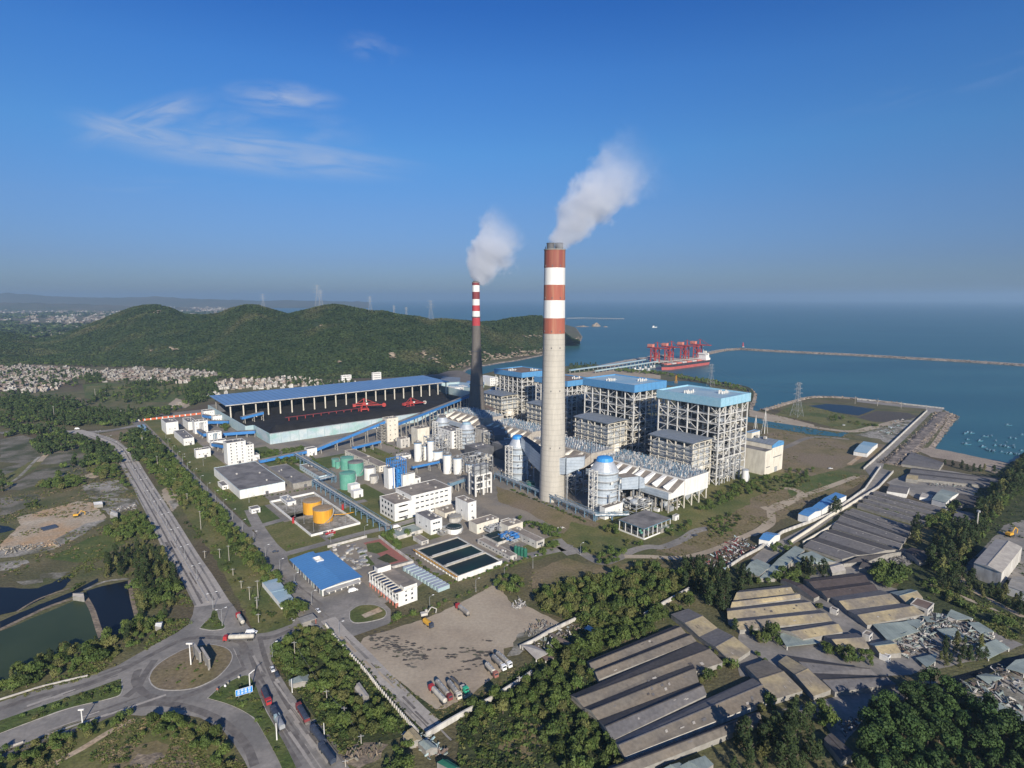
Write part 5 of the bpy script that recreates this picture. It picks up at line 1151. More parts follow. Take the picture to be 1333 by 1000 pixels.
pt_=G('e2',600,800);xs_,ys_=WL(pt_);t=thing('scrubber','bright blue steel scrubber frame with pipes between two white blocks','scrubber',(pt_.x,pt_.y,0),TH)
frame(0,0,9,12,22,2,2,4,.7,'blue_paint').build('steel_frame',t)
for i in range(3):
 mb=MB();mb.cyl(2+i*2.6,4,2,19,1.0,1.0,'bright_blue',12);mb.build('column',t)
frame(-3,2,12,16,29,3,3,2,.5,'blue_paint',z0=22).build('upper_frame',t)
# TT tower and conveyors
tx,ty_=WL(G('e2',535,492));TT=Zat(G('e2',535,492),px('e2',535,335)[1])
t=solid('transfer_tower','tall cream transfer tower with eight paired windows where the coal conveyor bends','tower',tx,ty_,17,13,TT-.6,wall='cream_wall',roof='grey_roof',win=(('R',5,2,1.2,1.3),))
frame(-9,0,-.4,13,TT*.8,1,1,7,.7,'concrete').build('stair_frame',t)
def gallery(lab,pts,w_=5.0,h_=3.6,m='blue_paint',roof='grey_roof',legs=22,leg='concrete',win=True,cat='conveyor'):
 o=LW(pts[0][0],pts[0][1]);t=thing('conveyor_gallery',lab,cat,(o.x,o.y,0),TH)
 for a,c in zip(pts[:-1],pts[1:]):
  A=Vector((a[0]-pts[0][0],a[1]-pts[0][1],a[2]));C=Vector((c[0]-pts[0][0],c[1]-pts[0][1],c[2]));d=C-A;L_=d.length;dh=Vector((d.x,d.y,0)).normalized();n=Vector((-dh.y,dh.x,0))
  vs=[]
  for q in(A,C):vs+=[q+n*w_/2,q-n*w_/2,q-n*w_/2+Vector((0,0,h_)),q+n*w_/2+Vector((0,0,h_))]
  mb=MB();mb.add(vs,[(0,1,5,4),(1,2,6,5),(3,0,4,7),(3,2,1,0),(4,5,6,7)],m);mb.build('gallery_wall',t)
  top=[]
  for q in(A,C):top+=[q+n*(w_/2+.3)+Vector((0,0,h_+.02)),q-n*(w_/2+.3)+Vector((0,0,h_+.02)),q+Vector((0,0,h_+.9))]
  mb=MB();mb.add(top,[(1,4,5,2),(2,5,3,0),(0,1,2),(3,5,4)],roof);mb.build('gallery_roof',t)
  if win:
   for i in range(int(L_/14)):
    q=A+d*((i+.5)*14/L_)-n*(w_/2+.03)+Vector((0,0,h_*.45));mb=MB();mb.beam(q-dh*.6,q+dh*.6,.1,'dark_steel',.8);mb.build('window',t)
  for i in range(max(1,int(L_/legs))+1):
   q=A+d*min(1,(i+.3)*legs/L_)
   if q.z>2.5:
    mb=MB()
    for s in(-1,1):mb.beam(Vector((q.x,q.y,0))+n*s*(w_/2+.4),Vector((q.x,q.y,q.z))+n*s*(w_/2-.4),1.1,leg)
    for zz in(q.z*.35,q.z*.7):mb.beam(Vector((q.x,q.y,zz))-n*w_/2,Vector((q.x,q.y,zz))+n*w_/2,.6,leg)
    mb.build('trestle',t)
 return t
gallery('blue coal conveyor rising from the tall white windowed tower to the little transfer hut',[(200,709,1.5),(258,711,3.5)],6,3.4)
solid('transfer_hut','small white transfer hut half way along the low blue conveyor','hut',256,706,12,10,8.5,win=(('R',1,2,1,1),))
gallery('long blue coal conveyor climbing to the cream transfer tower',[(268,712,3.5),(tx,ty_+7,TT-7)],6,3.8)
gallery('long blue coal conveyor on concrete trestles running from cream tower to the far boilers',[(tx+17,ty_+5,20),(566,797,30),(626,806,33)],6,4.0,legs=20)
gallery('blue ground-level gallery between tall tower and green tank yard',[(305,683,6),(345,688,7)],4,3,legs=12,win=False)
for(lab,p1,p2,z1,z2,w_)in(('blue gallery from the three-pipe house towards the coal yard wall',(462,382),(608,385),4,5,7),
 ('broad blue gallery from the upper crusher house to the coal yard corner',(572,458),(785,452),3,5,8),
 ('short blue gallery linking two crusher houses across the lawn',(395,425),(452,470),2,4,6),
 ('short blue gallery between the last two transfer houses',(440,338),(490,352),4,5,6),
 ('blue pipe gallery stepping down beside the tall windowed tower',(505,530),(590,560),3,6,6),
 ('blue sloping gallery entering the coal yard over its left wall',(690,372),(835,352),8,12,8)):
 a=WL(G('e1',*p1));c_=WL(G('e1',*p2));gallery(lab,[(a[0],a[1],z1),(c_[0],c_[1],z2)],w_,4.0,legs=14,win=False)
gallery('short blue-walled bridge from the scrubber yard to the silo row',[WL(G('e2',700,700))+(6,),WL(G('e2',880,668))+(7,)],3.5,2.6,legs=16,win=False)
gallery('grey-green steel bridge behind the office block',[WL(G('e2',945,830))+(7,),WL(G('e2',1050,800))+(8,)],4,3.5,'blue_steel',legs=8,win=False)
def rack(lab,pts,z=7.0,w_=5.0,m='blue_steel',np_=5):
 o=LW(*pts[0]);t=thing('pipe_bridge',lab,'pipe bridge',(o.x,o.y,0),TH)
 for a,c in zip(pts[:-1],pts[1:]):
  A=Vector((a[0]-pts[0][0],a[1]-pts[0][1],0));C=Vector((c[0]-pts[0][0],c[1]-pts[0][1],0));d=C-A;L_=d.length;d.normalize();n=Vector((-d.y,d.x,0));k=max(1,int(L_/11))
  for i in range(k+1):
   q=A+d*(L_*i/k);mb=MB()
   for s in(-1,1):mb.beam(q+n*s*w_/2,q+n*s*w_/2+Vector((0,0,z)),.6,m)
   mb.beam(q-n*w_/2+Vector((0,0,z*.55)),q+n*w_/2+Vector((0,0,z*.55)),.4,m);mb.build('support',t)
  mb=MB()
  for s in(-1,1):
   for zz in(z,z+2.2):mb.beam(A+n*s*w_/2+Vector((0,0,zz)),C+n*s*w_/2+Vector((0,0,zz)),.35,m)
   for i in range(k*2):q=A+d*(L_*i/(2*k));q2=A+d*(L_*(i+1)/(2*k));mb.beam(q+n*s*w_/2+Vector((0,0,z if i%2 else z+2.2)),q2+n*s*w_/2+Vector((0,0,z+2.2 if i%2 else z)),.22,m)
  mb.build('truss',t)
  for i in range(np_):
   off=n*(w_*.8*(i/(np_-1)-.5));mb=MB();mb.beam(A+off+Vector((0,0,z+.5)),C+off+Vector((0,0,z+.5)),.55,('silver','steel_grey','silver','cream_wall','steel_grey')[i%5],n=6);mb.build('pipe',t)
 return t
rack('long grey-blue pipe bridge from the green tank yard corner down to the fire station road',[(239,700),(239,586),(217.5,584),(217.5,424)])
rack('blue pipe bridge along the dry field in front of the tall chimney',[(378,486),(371.5,336)],6,4)
rack('low blue pipe bridge between near absorber and open pavilion',[(371,336),(395,318)],5,3.5)
# oil tank bund
x0,x1,y0,y1=166,209,459,564
loc_rect('bund_floor',x0,y0,x1,y1,'rubble_ground',0.175)
p=LW(x0,y0);t=thing('bund_wall','low white retaining wall round the two orange oil tanks','wall',(p.x,p.y,0),TH)
for(a,b_,c_,d_)in((0,0,43,.8),(0,104,43,105),(0,.8,.8,104),(42.2,.8,43,104)):
 mb=MB();mb.box(a,b_,0,c_,d_,1.9,'white_wall');mb.build('wall_side',t)
x_,y_=WL(G('c6',175,232));solid('bund_hut','low white pump shelter inside the orange tank bund','hut',x_,y_,8,22,3.2,roof='steel_grey',win=(('L',1,5,1.6,1.2),))
for q,lab in(((203,318),'red fire monitor post at the left side of the orange tank bund'),((456,250),'red fire monitor post at the right side of the orange tank bund')):
 g=G('c6',*q);t=thing('fire_monitor',lab,'fire monitor',(g.x,g.y,0));mb=MB();mb.cyl(0,0,0,5,1.1,1.0,'truck_red',10);mb.build('post',t);mb=MB();mb.beam((0,0,5),(1.6,-1,6.2),.5,'truck_red',n=8);mb.build('nozzle',t)
x_,y_=WL(G('c6',365,395));
t=thing('foam_skid','dark red and grey foam pump skid outside the orange tank bund','pump skid',LW(x_,y_),TH);mb=MB();clutter(mb,0,0,9,5,.3,3.5,26,('truck_red','dark_steel','steel_grey'));mb.build('pipework',t);mb=MB();mb.box(0,0,.02,9,5,.5,'concrete');mb.build('base',t)
t=thing('pipe_run','orange pipe sloping from the front orange tank to the bund edge','pipe',(ct_.x,ct_.y,0),TH);mb=MB();mb.path([(rt_,0,3),(rt_+10,-4,2.4),(rt_+18,-4,2.2)],.7,'orange_tank',8);mb.build('pipe',t)
for i in range(12):
 g=LW(x0+6+(i%3)*14,y0+10+(i//3)*22);t=thing('lightning_mast','thin grey lightning mast inside the orange tank bund','mast',(g.x,g.y,0),0,'masts in the tank bund');mb=MB();mb.cyl(0,0,0,9,.16,.08,'steel_grey',6);mb.build('pole',t);mb=MB();mb.cyl(0,0,0,.4,.6,.6,'concrete',8);mb.build('base',t)
# ------------------------------------------------------------------ coal yard
p=LW(240,797)
t=thing('coal_yard_wall','high pale teal painted wall around the open coal yard','wall',(p.x,p.y,0),TH)
for(a,b_,c_,d_,m,nm)in((0,0,415,1.2,'mural','front_wall'),(0,1.2,1.2,72,'mural','side_wall'),(-11,72,-9.8,288,'wall_pale_teal','side_wall'),(-9.8,72,0,73.2,'wall_pale_teal','side_wall'),(413.8,1.2,415,290,'wall_pale_teal','side_wall'),(-9.8,286,413.8,287.2,'dark_steel','rear_wall')):
 mb=MB();mb.box(a,b_,0,c_,d_,14.2,m);mb.build(nm,t)
mb=MB();[mb.box(i*12.0+2,-.7,0,i*12.0+2.7,-.02,14.3,'wall_pale_teal')for i in range(34)];mb.box(-.3,-.5,14.2,415.3,1.5,14.7,'steel_grey');mb.build('coping',t)
nxh,nyh=120,84;vs=[];
def coalz(x,y):
 f=fbm(x,y,60,4,2);e=min(x-2,412-x,y-2,284-y);e=max(0,e)
 edge=min(1,e/16.0)
 r1=15.5*max(0,1-abs(y-30)/44)*(1.0 if x<300 else.7);r2=11*max(0,1-abs(y-225)/46)
 flat=3.0;v_=max(flat,r1,r2,8*max(0,1-math.hypot(x-300,y-120)/60))
 v_+=4.2 if y<60 and x<300 else 0
 return max(.2,(v_+(f-.5)*5.0)*edge)
for j in range(nyh+1):
 for i in range(nxh+1):
  x=1.3+412.4*i/nxh;y=1.3+284.6*j/nyh;vs.append((x,y,coalz(x,y)))
mb=MB();mb.add(vs,[(j*(nxh+1)+i,j*(nxh+1)+i+1,(j+1)*(nxh+1)+i+1,(j+1)*(nxh+1)+i)for j in range(nyh)for i in range(nxh)],'coal')
tag(mb.build('coal_heap',None,(p.x,p.y,0.06),TH,smooth=True),'black coal heaps filling the yard under the long blue roof','coal',kind='stuff')
p2=LW(238,990);t=thing('coal_shed','very long blue flat roof on white posts over the back of the coal yard','shed',(p2.x,p2.y,0),TH)
mb=MB();W_,D_=412,98
mb.add([(-5,-4,27),(W_,-4,27),(W_,D_,29.5),(-5,D_,29.5),(-5,-4,26),(W_,-4,26),(W_,D_,28.5),(-5,D_,28.5)],[(0,1,2,3),(7,6,5,4),(0,4,5,1),(1,5,6,2),(2,6,7,3),(3,7,4,0)],'blue_roof');mb.build('roof',t)
mb=MB();mb.box(-5.3,-4.4,25.6,W_+.3,-4.05,26.9,'dirty_white');mb.build('gutter',t)
for i in range(22):
 mb=MB();x=2+i*(W_-8)/21;mb.box(x,0,0,x+1.7,1.7,26.1,'cream_wall');mb.build('post',t)
 mb=MB();mb.box(x,D_-8,0,x+1.4,D_-6.6,28.2,'concrete');mb.build('post',t)
mb=MB()
for i in range(21):
 x=2.8+i*(W_-8)/21;mb.beam((x,1,25.6),(x,D_-7,27.8),.8,'steel_grey')
mb.build('truss',t)
def stacker(lab,x,y,rot,s=1.0,kind=0):
 g=LW(x,y);t=thing('stacker_reclaimer',lab,'stacker reclaimer',(g.x,g.y,3),TH+rot)
 mb=MB();[mb.box(a*s-1,b_*s-1,0,a*s+1,b_*s+1,2.4,'crane_red')for a in(-6,6)for b_ in(-5,5)];mb.box(-7*s,-6*s,2.4,7*s,6*s,4,'crane_red');mb.build('undercarriage',t)
 mb=MB();[mb.beam((a*s,b_*s,4),(a*s*.4,b_*s*.4,13*s),1.1,'crane_red')for a in(-5,5)for b_ in(-4,4)];mb.box(-3*s,-3*s,10*s,3*s,3*s,14*s,'crane_red');mb.build('tower',t)
 mb=MB()
 for b_ in(-1.6,1.6):
  mb.beam((-16*s,b_,10*s),(34*s,b_,8*s),1.0,'crane_red');mb.beam((-14*s,b_,13*s),(20*s,b_,12*s),.6,'crane_red')
 for i in range(12):mb.beam((-16*s+i*4.2*s,-1.6,9.8*s-i*.16),(-16*s+i*4.2*s,1.6,9.8*s-i*.16),.6,'crane_red')
 mb.build('boom',t)
 mb=MB();mb.beam((0,0,13*s),(0,0,21*s),1.6,'crane_red');mb.beam((0,0,21*s),(26*s,0,9*s),.6,'crane_red');mb.beam((0,0,21*s),(-14*s,0,12*s),.6,'crane_red');mb.build('mast',t)
 mb=MB();mb.box(-19*s,-3,8*s,-14*s,3,12.5*s,'crane_red');mb.build('counterweight',t)
 mb=MB();mb.beam((34*s,-1.2,7.5*s),(34*s,1.2,7.5*s),7*s,'dirty_white' if kind else 'crane_red',n=12);mb.build('bucket_wheel',t)
 mb=MB();mb.box(3*s,-4.4,11*s,6*s,-2,13.5*s,'white_wall');mb.build('cab',t)
 return t
stacker('red stacker with lattice tower in the middle of the coal yard',436,925,-.25,1.0)
stacker('red reclaimer with raised mast and pale bucket wheel, right in the coal yard',508,892,.15,.9,1)
g=LW(244+60,925);t=thing('yard_conveyor','long low red-railed belt conveyor across the coal yard','conveyor',(g.x,g.y,0),TH);mb=MB();mb.box(0,0,7.5,130,3,8.2,'band_dark_red');mb.build('belt',t)
for i in range(10):mb=MB();mb.box(5+i*13,1,0,5.8+i*13,2,7.5,'crane_red');mb.build('leg',t)
# buildings beyond the coal yard
for(nm,lab,k,base,ty,l,r,wn)in[
 ('apartment_block','white five-storey block behind the coal shed, left of the pair','e2',(232,104),46,(205,46),(370,58),(('L',4,4,2,1.5),('R',4,6,2,1.5))),
 ('apartment_block','white five-storey block behind the coal shed, right of the pair','e2',(438,84),28,(410,28),(575,40),(('L',4,4,2,1.5),('R',4,6,2,1.5))),
 ('store_shed','white flat shed behind the right end of the coal yard wall','e2',(880,118),98,(850,92),(948,95),(('R',1,3,2,2),)),
 ('store_shed','second white shed behind the right end of the coal yard wall','e2',(985,152),128,(950,115),(1075,122),(('R',1,3,2,2),)),
 ('office_block','bright white block standing between slim chimney and farthest boiler','e3',(195,322),268,(150,250),(247,262),(('R',3,4,2,1.4),)),
 ('store_shed','small white block left of the farthest boiler near the beach','e3',(15,352),325,(-15,318),(50,322),(('R',1,3,2,2),))]:
 B(nm,lab,'building',k,base,ty,l,r,win=wn,par=.4,roof='white_wall')
for(lab,pts,z,m)in(('blue-roofed workshop near the beach behind the slim chimney',[(940,118),(1100,128),(1100,98),(960,90)],7,'pale_blue_roof'),('grey vaulted hall beside the dark beach',[(880,95),(1015,88),(1020,62),(905,55)],12,'grey_blue_roof'),('low blue-roofed store beyond the slim dark chimney',[(1060,100),(1180,108),(1180,88),(1070,84)],6,'blue_roof')):
 q=GS('e2',pts,z);c_=sum(q,Vector())/4;t=thing('workshop',lab,'workshop',(c_.x,c_.y,0));mb=MB();mb.prism([(v.x-c_.x,v.y-c_.y)for v in q],0,z,'wall_pale_teal');mb.build('wall',t);mb=MB();mb.prism([((v.x-c_.x)*1.03,(v.y-c_.y)*1.03)for v in q],z+.02,z+.8,m);mb.build('roof',t)
# container rows beside the settling basin
cont=thing('container','pale blue container in the row beside the settling basin','container',(0,0,0),TH,'pale containers beside the settling basin')
mb=MB();mb.box(-1.3,-4.5,.15,1.3,4.5,2.8,'wall_pale_teal');mb.build('body',cont);mb=MB();mb.box(-1.35,-4.55,2.8,1.35,4.55,2.95,'silver');mb.build('lid',cont)
for i in range(11):
 g=G('c6',795+i*17.2,555+i*10.4);f_=cont if i==0 else dup(cont,g,TH);f_.location=(g.x,g.y,0.06);f_.rotation_euler.z=TH+math.pi/2+random.uniform(-.05,.05)
# paved garden between garage and station
for(nm,x0_,y0_,m)in(('garden',(560,390),None,'grass'),):pass
sheet('garden',GS('c6',[(385,450),(575,395),(640,395),(815,525),(700,560),(600,540),(560,600)]),'yard',.18)
sheet('garden_path',GS('c6',[(560,420),(650,400),(790,510),(700,530)]),'brick_red',.184)
sheet('lawn',GS('c6',[(575,425),(640,415),(690,455),(630,475),(585,465)]),'green_grass',.188)
sheet('lawn',GS('c6',[(630,500),(680,475),(740,510),(690,525)]),'dark_scrub',.189)
sheet('lawn',GS('c6',[(520,450),(545,445),(620,530),(590,540)]),'green_grass',.190)
for i in range(46):
 x=random.uniform(400,600);y=random.uniform(430,560)
 if(y-430)>(x-400)*.9+60 or(x-400)*.75>(y-400)+70:continue
 g=G('c6',x,y);t=thing('storage_stack','grey stack of stored parts in the yard beside the blue garage roof','stack',(g.x,g.y,.18),TH,'stored parts beside the garage')
 mb=MB();s=random.uniform(1,2.2);mb.box(-s,-s*.7,0,s,s*.7,random.uniform(.5,1.6),random.choice(('steel_grey','concrete','dirty_white','grey_roof')));mb.box(-s*.8,-s*.6,-.02,s*.3,s*.9,.45,'steel_grey');mb.build('crate',t)
for nm,lab,k,pts,h in(('garden_wall','white wall along the upper edge of the walled garden','c6',[(378,445),(578,392)],2),('garden_wall','white wall between the garden and the container row','c6',[(640,392),(700,440),(815,522),(690,556)],2),('boundary_wall','long white wall along the bottom of the lorry lot','d2',[(880,848),(1000,775),(1080,730),(1200,668),(1333,585),(1420,525)],2.8),
     ('boundary_wall','broken white wall beside the rubbish yard','c7',[(65,960),(130,930),(225,875),(350,815)],2.2),('boundary_wall','pale wall running through the bushes up to the dark trees','c7',[(700,795),(800,735),(930,662)],2.5),
     ('boundary_wall','white wall edging the square field below the blue-roofed sheds','c8',[(515,45),(565,0)],2.5),('boundary_wall','cream wall along the left side of the grey halls','c8',[(205,425),(350,340),(405,300)],2.4),('boundary_wall','beige wall at the bottom of the grey halls','c8',[(405,500),(560,472),(700,448)],2.4),
     ('sea_wall','long white parapet along the straight sea road','c4',[(545,1000),(640,915),(740,820),(838,728)],3.0),('sea_wall','white parapet on the pier north of the ash pond','c4',[(480,668),(700,690),(925,716)],2.5),('road_wall','long beige parapet along the road beside the grey halls','c8',[(135,425),(250,350),(340,288),(420,245),(500,195)],2.6),('road_wall','pale parapet on the bend of the sea road','c8',[(500,195),(590,140),(665,60)],2.6),('road_wall','white parapet on the field side of the sea road','c8',[(-20,455),(100,370),(340,280),(520,150),(600,35)],2.6),
     ('boundary_wall','white dusty wall behind the rubbish heaps by the field track','c7',[(1125,550),(1200,500),(1333,430)],2.2)):
 wall_line(nm,lab,'wall',GS(k,pts),h,.7,'dirty_white' if 'beige' not in lab and 'cream' not in lab else 'cream_wall')
t=thing('banner_fence','long fence hung with orange and white banners along the far plant edge','fence',(0,0,0));a=G('e1',0,352);c_=G('e1',420,305)
for i in range(44):
 q=a.lerp(c_,i/44);q2=a.lerp(c_,(i+.8)/44);mb=MB();mb.beam(q+Vector((0,0,1.6)),q2+Vector((0,0,1.6)),.2,'orange_banner' if i%4 else 'white_wall',3);mb.build('banner',t)
# ------------------------------------------------------------------ gabled halls given by their eave corners
HQ=[]
def hall(name,label,k,quad,n=1,z=3.5,rise=2.2,lit='hall_lit',dark='hall_lit',wall='concrete',cat='hall',group=None,ridge_m=None,patches=0,patch_m='hall_dark'):
 # quad: near-left, near-right, far-right, far-left eave corners in crop pixels; ridges run from left to right
 if z<4.2 and rise>1:z-=.9;rise*=.72
 q=GS(k,quad,z);c=sum(q,Vector())/4;c.z=0;HQ.append([(p.x,p.y)for p in q])
 t=thing(name,label,cat,(c.x,c.y,0),0,group);q=[p-c for p in q]
 A,B_,C,D=q
 mb=MB()
 mb.prism([(p.x*.985,p.y*.985)for p in(A,B_,C,D)],0,z-.15,wall);mb.build('wall',t)
 mr=MB()
 for i in range(n):
  l0=A.lerp(D,i/n);l1=A.lerp(D,(i+1)/n);r0=B_.lerp(C,i/n);r1=B_.lerp(C,(i+1)/n)
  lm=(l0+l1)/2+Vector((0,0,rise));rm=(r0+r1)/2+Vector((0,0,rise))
  mr.add([l0,r0,rm,lm],[(0,1,2,3)],lit);mr.add([lm,rm,r1,l1],[(0,1,2,3)],dark)  # darker far-slope colour carries painted shade as well as weathering
  mr.add([l0,lm,l1],[(0,1,2)],wall);mr.add([r0,r1,rm],[(0,1,2)],wall)
 mr.build('roof',t)
 mb=MB()
 for i in range(n):
  l0=A.lerp(D,(i+.5)/n)+Vector((0,0,rise+.08));r0=B_.lerp(C,(i+.5)/n)+Vector((0,0,rise+.08));mb.beam(l0,r0,.55,ridge_m or dark,.18)
 mb.build('ridge_cap',t)
 for i in range(patches):  # replaced or missing sheets lying just over the slope
  s=random.uniform(.08,.9);u_=(random.randrange(n)+random.uniform(.1,.35))/n;w_=random.uniform(.012,.03);h_=random.uniform(.04,.12)/n
  def pp(a,b_):
   l=A.lerp(D,b_);r=B_.lerp(C,b_);f=(b_*n)%1.0;zz=rise*(1-abs(f-.5)*2)+.1;return l.lerp(r,a)+Vector((0,0,zz))
  mb=MB();mb.add([pp(s,u_),pp(s+w_,u_),pp(s+w_,u_+h_),pp(s,u_+h_)],[(0,1,2,3)],random.choice((patch_m,'hall_grey','concrete_pale')));mb.build('roof_patch',t)
 return t
HL=[
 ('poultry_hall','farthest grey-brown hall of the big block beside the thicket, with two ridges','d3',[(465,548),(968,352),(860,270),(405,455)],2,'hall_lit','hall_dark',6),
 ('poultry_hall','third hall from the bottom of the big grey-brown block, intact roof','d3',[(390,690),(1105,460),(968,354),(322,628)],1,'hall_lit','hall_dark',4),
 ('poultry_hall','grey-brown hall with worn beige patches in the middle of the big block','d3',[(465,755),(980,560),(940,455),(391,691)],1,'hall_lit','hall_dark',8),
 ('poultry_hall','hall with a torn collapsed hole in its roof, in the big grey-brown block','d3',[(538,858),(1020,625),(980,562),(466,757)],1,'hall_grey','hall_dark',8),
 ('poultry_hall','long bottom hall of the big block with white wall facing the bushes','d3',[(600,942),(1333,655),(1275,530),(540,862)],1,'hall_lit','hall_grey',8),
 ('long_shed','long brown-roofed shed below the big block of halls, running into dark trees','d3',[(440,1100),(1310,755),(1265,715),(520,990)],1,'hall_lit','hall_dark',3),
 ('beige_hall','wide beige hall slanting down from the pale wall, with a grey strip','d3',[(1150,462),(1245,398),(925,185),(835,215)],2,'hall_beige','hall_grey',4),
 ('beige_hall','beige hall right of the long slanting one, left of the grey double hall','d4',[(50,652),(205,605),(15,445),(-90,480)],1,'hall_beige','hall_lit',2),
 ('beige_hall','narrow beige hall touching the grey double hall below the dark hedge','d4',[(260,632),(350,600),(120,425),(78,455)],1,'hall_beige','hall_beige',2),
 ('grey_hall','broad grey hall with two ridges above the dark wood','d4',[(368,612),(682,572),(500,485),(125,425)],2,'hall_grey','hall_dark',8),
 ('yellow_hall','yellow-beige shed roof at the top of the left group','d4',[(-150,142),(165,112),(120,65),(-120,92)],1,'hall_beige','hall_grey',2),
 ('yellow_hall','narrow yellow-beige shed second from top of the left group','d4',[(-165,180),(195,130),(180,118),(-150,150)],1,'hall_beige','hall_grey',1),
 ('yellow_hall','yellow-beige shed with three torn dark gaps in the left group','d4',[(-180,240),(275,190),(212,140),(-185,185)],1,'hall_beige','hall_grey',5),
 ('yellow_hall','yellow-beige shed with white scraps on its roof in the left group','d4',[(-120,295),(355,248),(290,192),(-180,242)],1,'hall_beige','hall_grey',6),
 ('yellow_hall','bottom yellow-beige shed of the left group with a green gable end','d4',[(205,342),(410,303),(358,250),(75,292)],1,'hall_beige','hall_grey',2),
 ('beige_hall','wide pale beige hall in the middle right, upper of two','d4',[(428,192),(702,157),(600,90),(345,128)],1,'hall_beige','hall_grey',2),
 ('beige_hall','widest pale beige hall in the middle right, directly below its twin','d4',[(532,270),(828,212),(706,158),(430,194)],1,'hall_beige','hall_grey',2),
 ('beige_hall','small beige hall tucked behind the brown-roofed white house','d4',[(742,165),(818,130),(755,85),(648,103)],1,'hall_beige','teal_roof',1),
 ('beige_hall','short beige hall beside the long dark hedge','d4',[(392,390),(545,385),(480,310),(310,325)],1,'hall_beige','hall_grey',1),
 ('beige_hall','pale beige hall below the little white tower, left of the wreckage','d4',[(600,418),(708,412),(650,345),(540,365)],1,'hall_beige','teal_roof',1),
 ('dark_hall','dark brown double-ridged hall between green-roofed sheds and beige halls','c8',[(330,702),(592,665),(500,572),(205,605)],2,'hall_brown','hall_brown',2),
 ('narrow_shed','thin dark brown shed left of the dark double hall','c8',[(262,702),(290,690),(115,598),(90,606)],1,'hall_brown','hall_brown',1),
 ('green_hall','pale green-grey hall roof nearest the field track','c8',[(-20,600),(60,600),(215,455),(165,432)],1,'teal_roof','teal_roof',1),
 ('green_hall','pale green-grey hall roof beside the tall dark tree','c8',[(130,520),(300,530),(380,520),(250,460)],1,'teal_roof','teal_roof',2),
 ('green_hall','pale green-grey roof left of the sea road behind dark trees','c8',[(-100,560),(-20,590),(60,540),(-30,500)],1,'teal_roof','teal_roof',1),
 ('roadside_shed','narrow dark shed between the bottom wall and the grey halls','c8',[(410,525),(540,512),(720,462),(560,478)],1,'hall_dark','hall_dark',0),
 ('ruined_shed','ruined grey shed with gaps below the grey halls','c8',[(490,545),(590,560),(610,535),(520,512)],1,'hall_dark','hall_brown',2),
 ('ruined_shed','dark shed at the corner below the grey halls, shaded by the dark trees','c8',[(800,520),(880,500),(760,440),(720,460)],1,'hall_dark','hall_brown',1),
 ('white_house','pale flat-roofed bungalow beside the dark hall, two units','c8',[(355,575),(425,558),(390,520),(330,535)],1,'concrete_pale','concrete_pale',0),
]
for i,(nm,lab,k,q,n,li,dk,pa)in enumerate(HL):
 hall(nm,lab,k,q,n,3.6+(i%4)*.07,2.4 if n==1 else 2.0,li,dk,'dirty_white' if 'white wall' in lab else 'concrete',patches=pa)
GH=[((205,435),(405,502),(350,342),(700,448),1,'hall_grey','bottom grey hall of the seaside block, long with small holes'),
      ((350,342),(700,448),(410,265),(742,385),1,'hall_grey','grey hall second from the bottom of the seaside block'),
      ((410,265),(742,385),(468,240),(790,335),1,'hall_grey','grey hall in the seaside block below the widest green gap'),
      ((480,228),(815,325),(505,208),(850,305),1,'hall_grey','grey hall in the seaside block above the widest green gap'),
      ((508,205),(850,300),(532,190),(885,285),1,'hall_grey','grey hall third from the top of the seaside block'),
      ((534,188),(885,282),(560,168),(915,265),1,'hall_grey','grey hall second from the top of the seaside block'),
      ((562,166),(915,262),(590,150),(950,243),1,'hall_grey','topmost grey hall of the seaside block below the white bungalow')]
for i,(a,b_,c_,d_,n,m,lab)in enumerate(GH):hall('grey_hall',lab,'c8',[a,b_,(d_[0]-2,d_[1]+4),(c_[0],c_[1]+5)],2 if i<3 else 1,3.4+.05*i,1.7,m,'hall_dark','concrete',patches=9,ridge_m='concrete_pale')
HB=[('seaside_shed','long dark grey shed row nearest the beach','c8',[(740,85),(1225,135),(1215,90),(760,35)],2,4,1.6,'hall_grey','hall_dark'),
      ('seaside_shed','grey striped shed roofs touching the beach','c8',[(705,15),(900,45),(925,10),(760,-45)],3,4,1.5,'hall_grey','hall_grey'),
      ('seaside_shed','dark wide flat shed at the end of the dark tree row','c8',[(960,330),(1090,330),(1090,270),(985,250)],1,4,1,'hall_grey','hall_grey'),
      ('low_ruins','broken low dark roofs between the white shed and the beach','c8',[(940,215),(1150,235),(1165,195),(1010,165)],2,3,.8,'hall_dark','hall_dark'),
      ('white_shed','pale green-white metal shed near the beach with blue band','c8',[(862,195),(935,215),(1000,165),(915,145)],1,5.5,1.4,'teal_roof','teal_roof'),
      ('white_shed','small pale canopy beside the white metal shed','c8',[(800,185),(858,190),(870,175),(815,162)],1,3,.5,'concrete_pale','concrete_pale'),
      ('white_bungalow','white bungalow with columns above the seaside grey halls','c8',[(632,155),(735,170),(750,135),(650,120)],1,4,.8,'hall_grey','hall_grey'),
      ('yellow_house','small yellow-walled house by the sea road bend','c8',[(730,90),(790,98),(795,75),(740,68)],1,4,.8,'hall_beige','hall_beige')]
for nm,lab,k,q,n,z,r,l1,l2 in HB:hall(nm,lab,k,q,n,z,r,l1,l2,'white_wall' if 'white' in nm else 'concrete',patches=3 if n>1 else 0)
# big factory shed at the right edge
q=GS('c8',[(1220,572),(1325,440),(1185,398),(1076,520)],11)
hall('factory_shed','large white-grey ribbed factory shed standing alone right of the dark trees','c8',[(1220,572),(1325,440),(1188,398),(1076,520)],1,11,1.6,'concrete_pale','concrete_pale','dirty_white')
hall('factory_annex','flat grey office annex below the large ribbed factory shed','c8',[(1250,640),(1390,690),(1400,600),(1275,588)],1,6,.3,'concrete','concrete','white_wall')
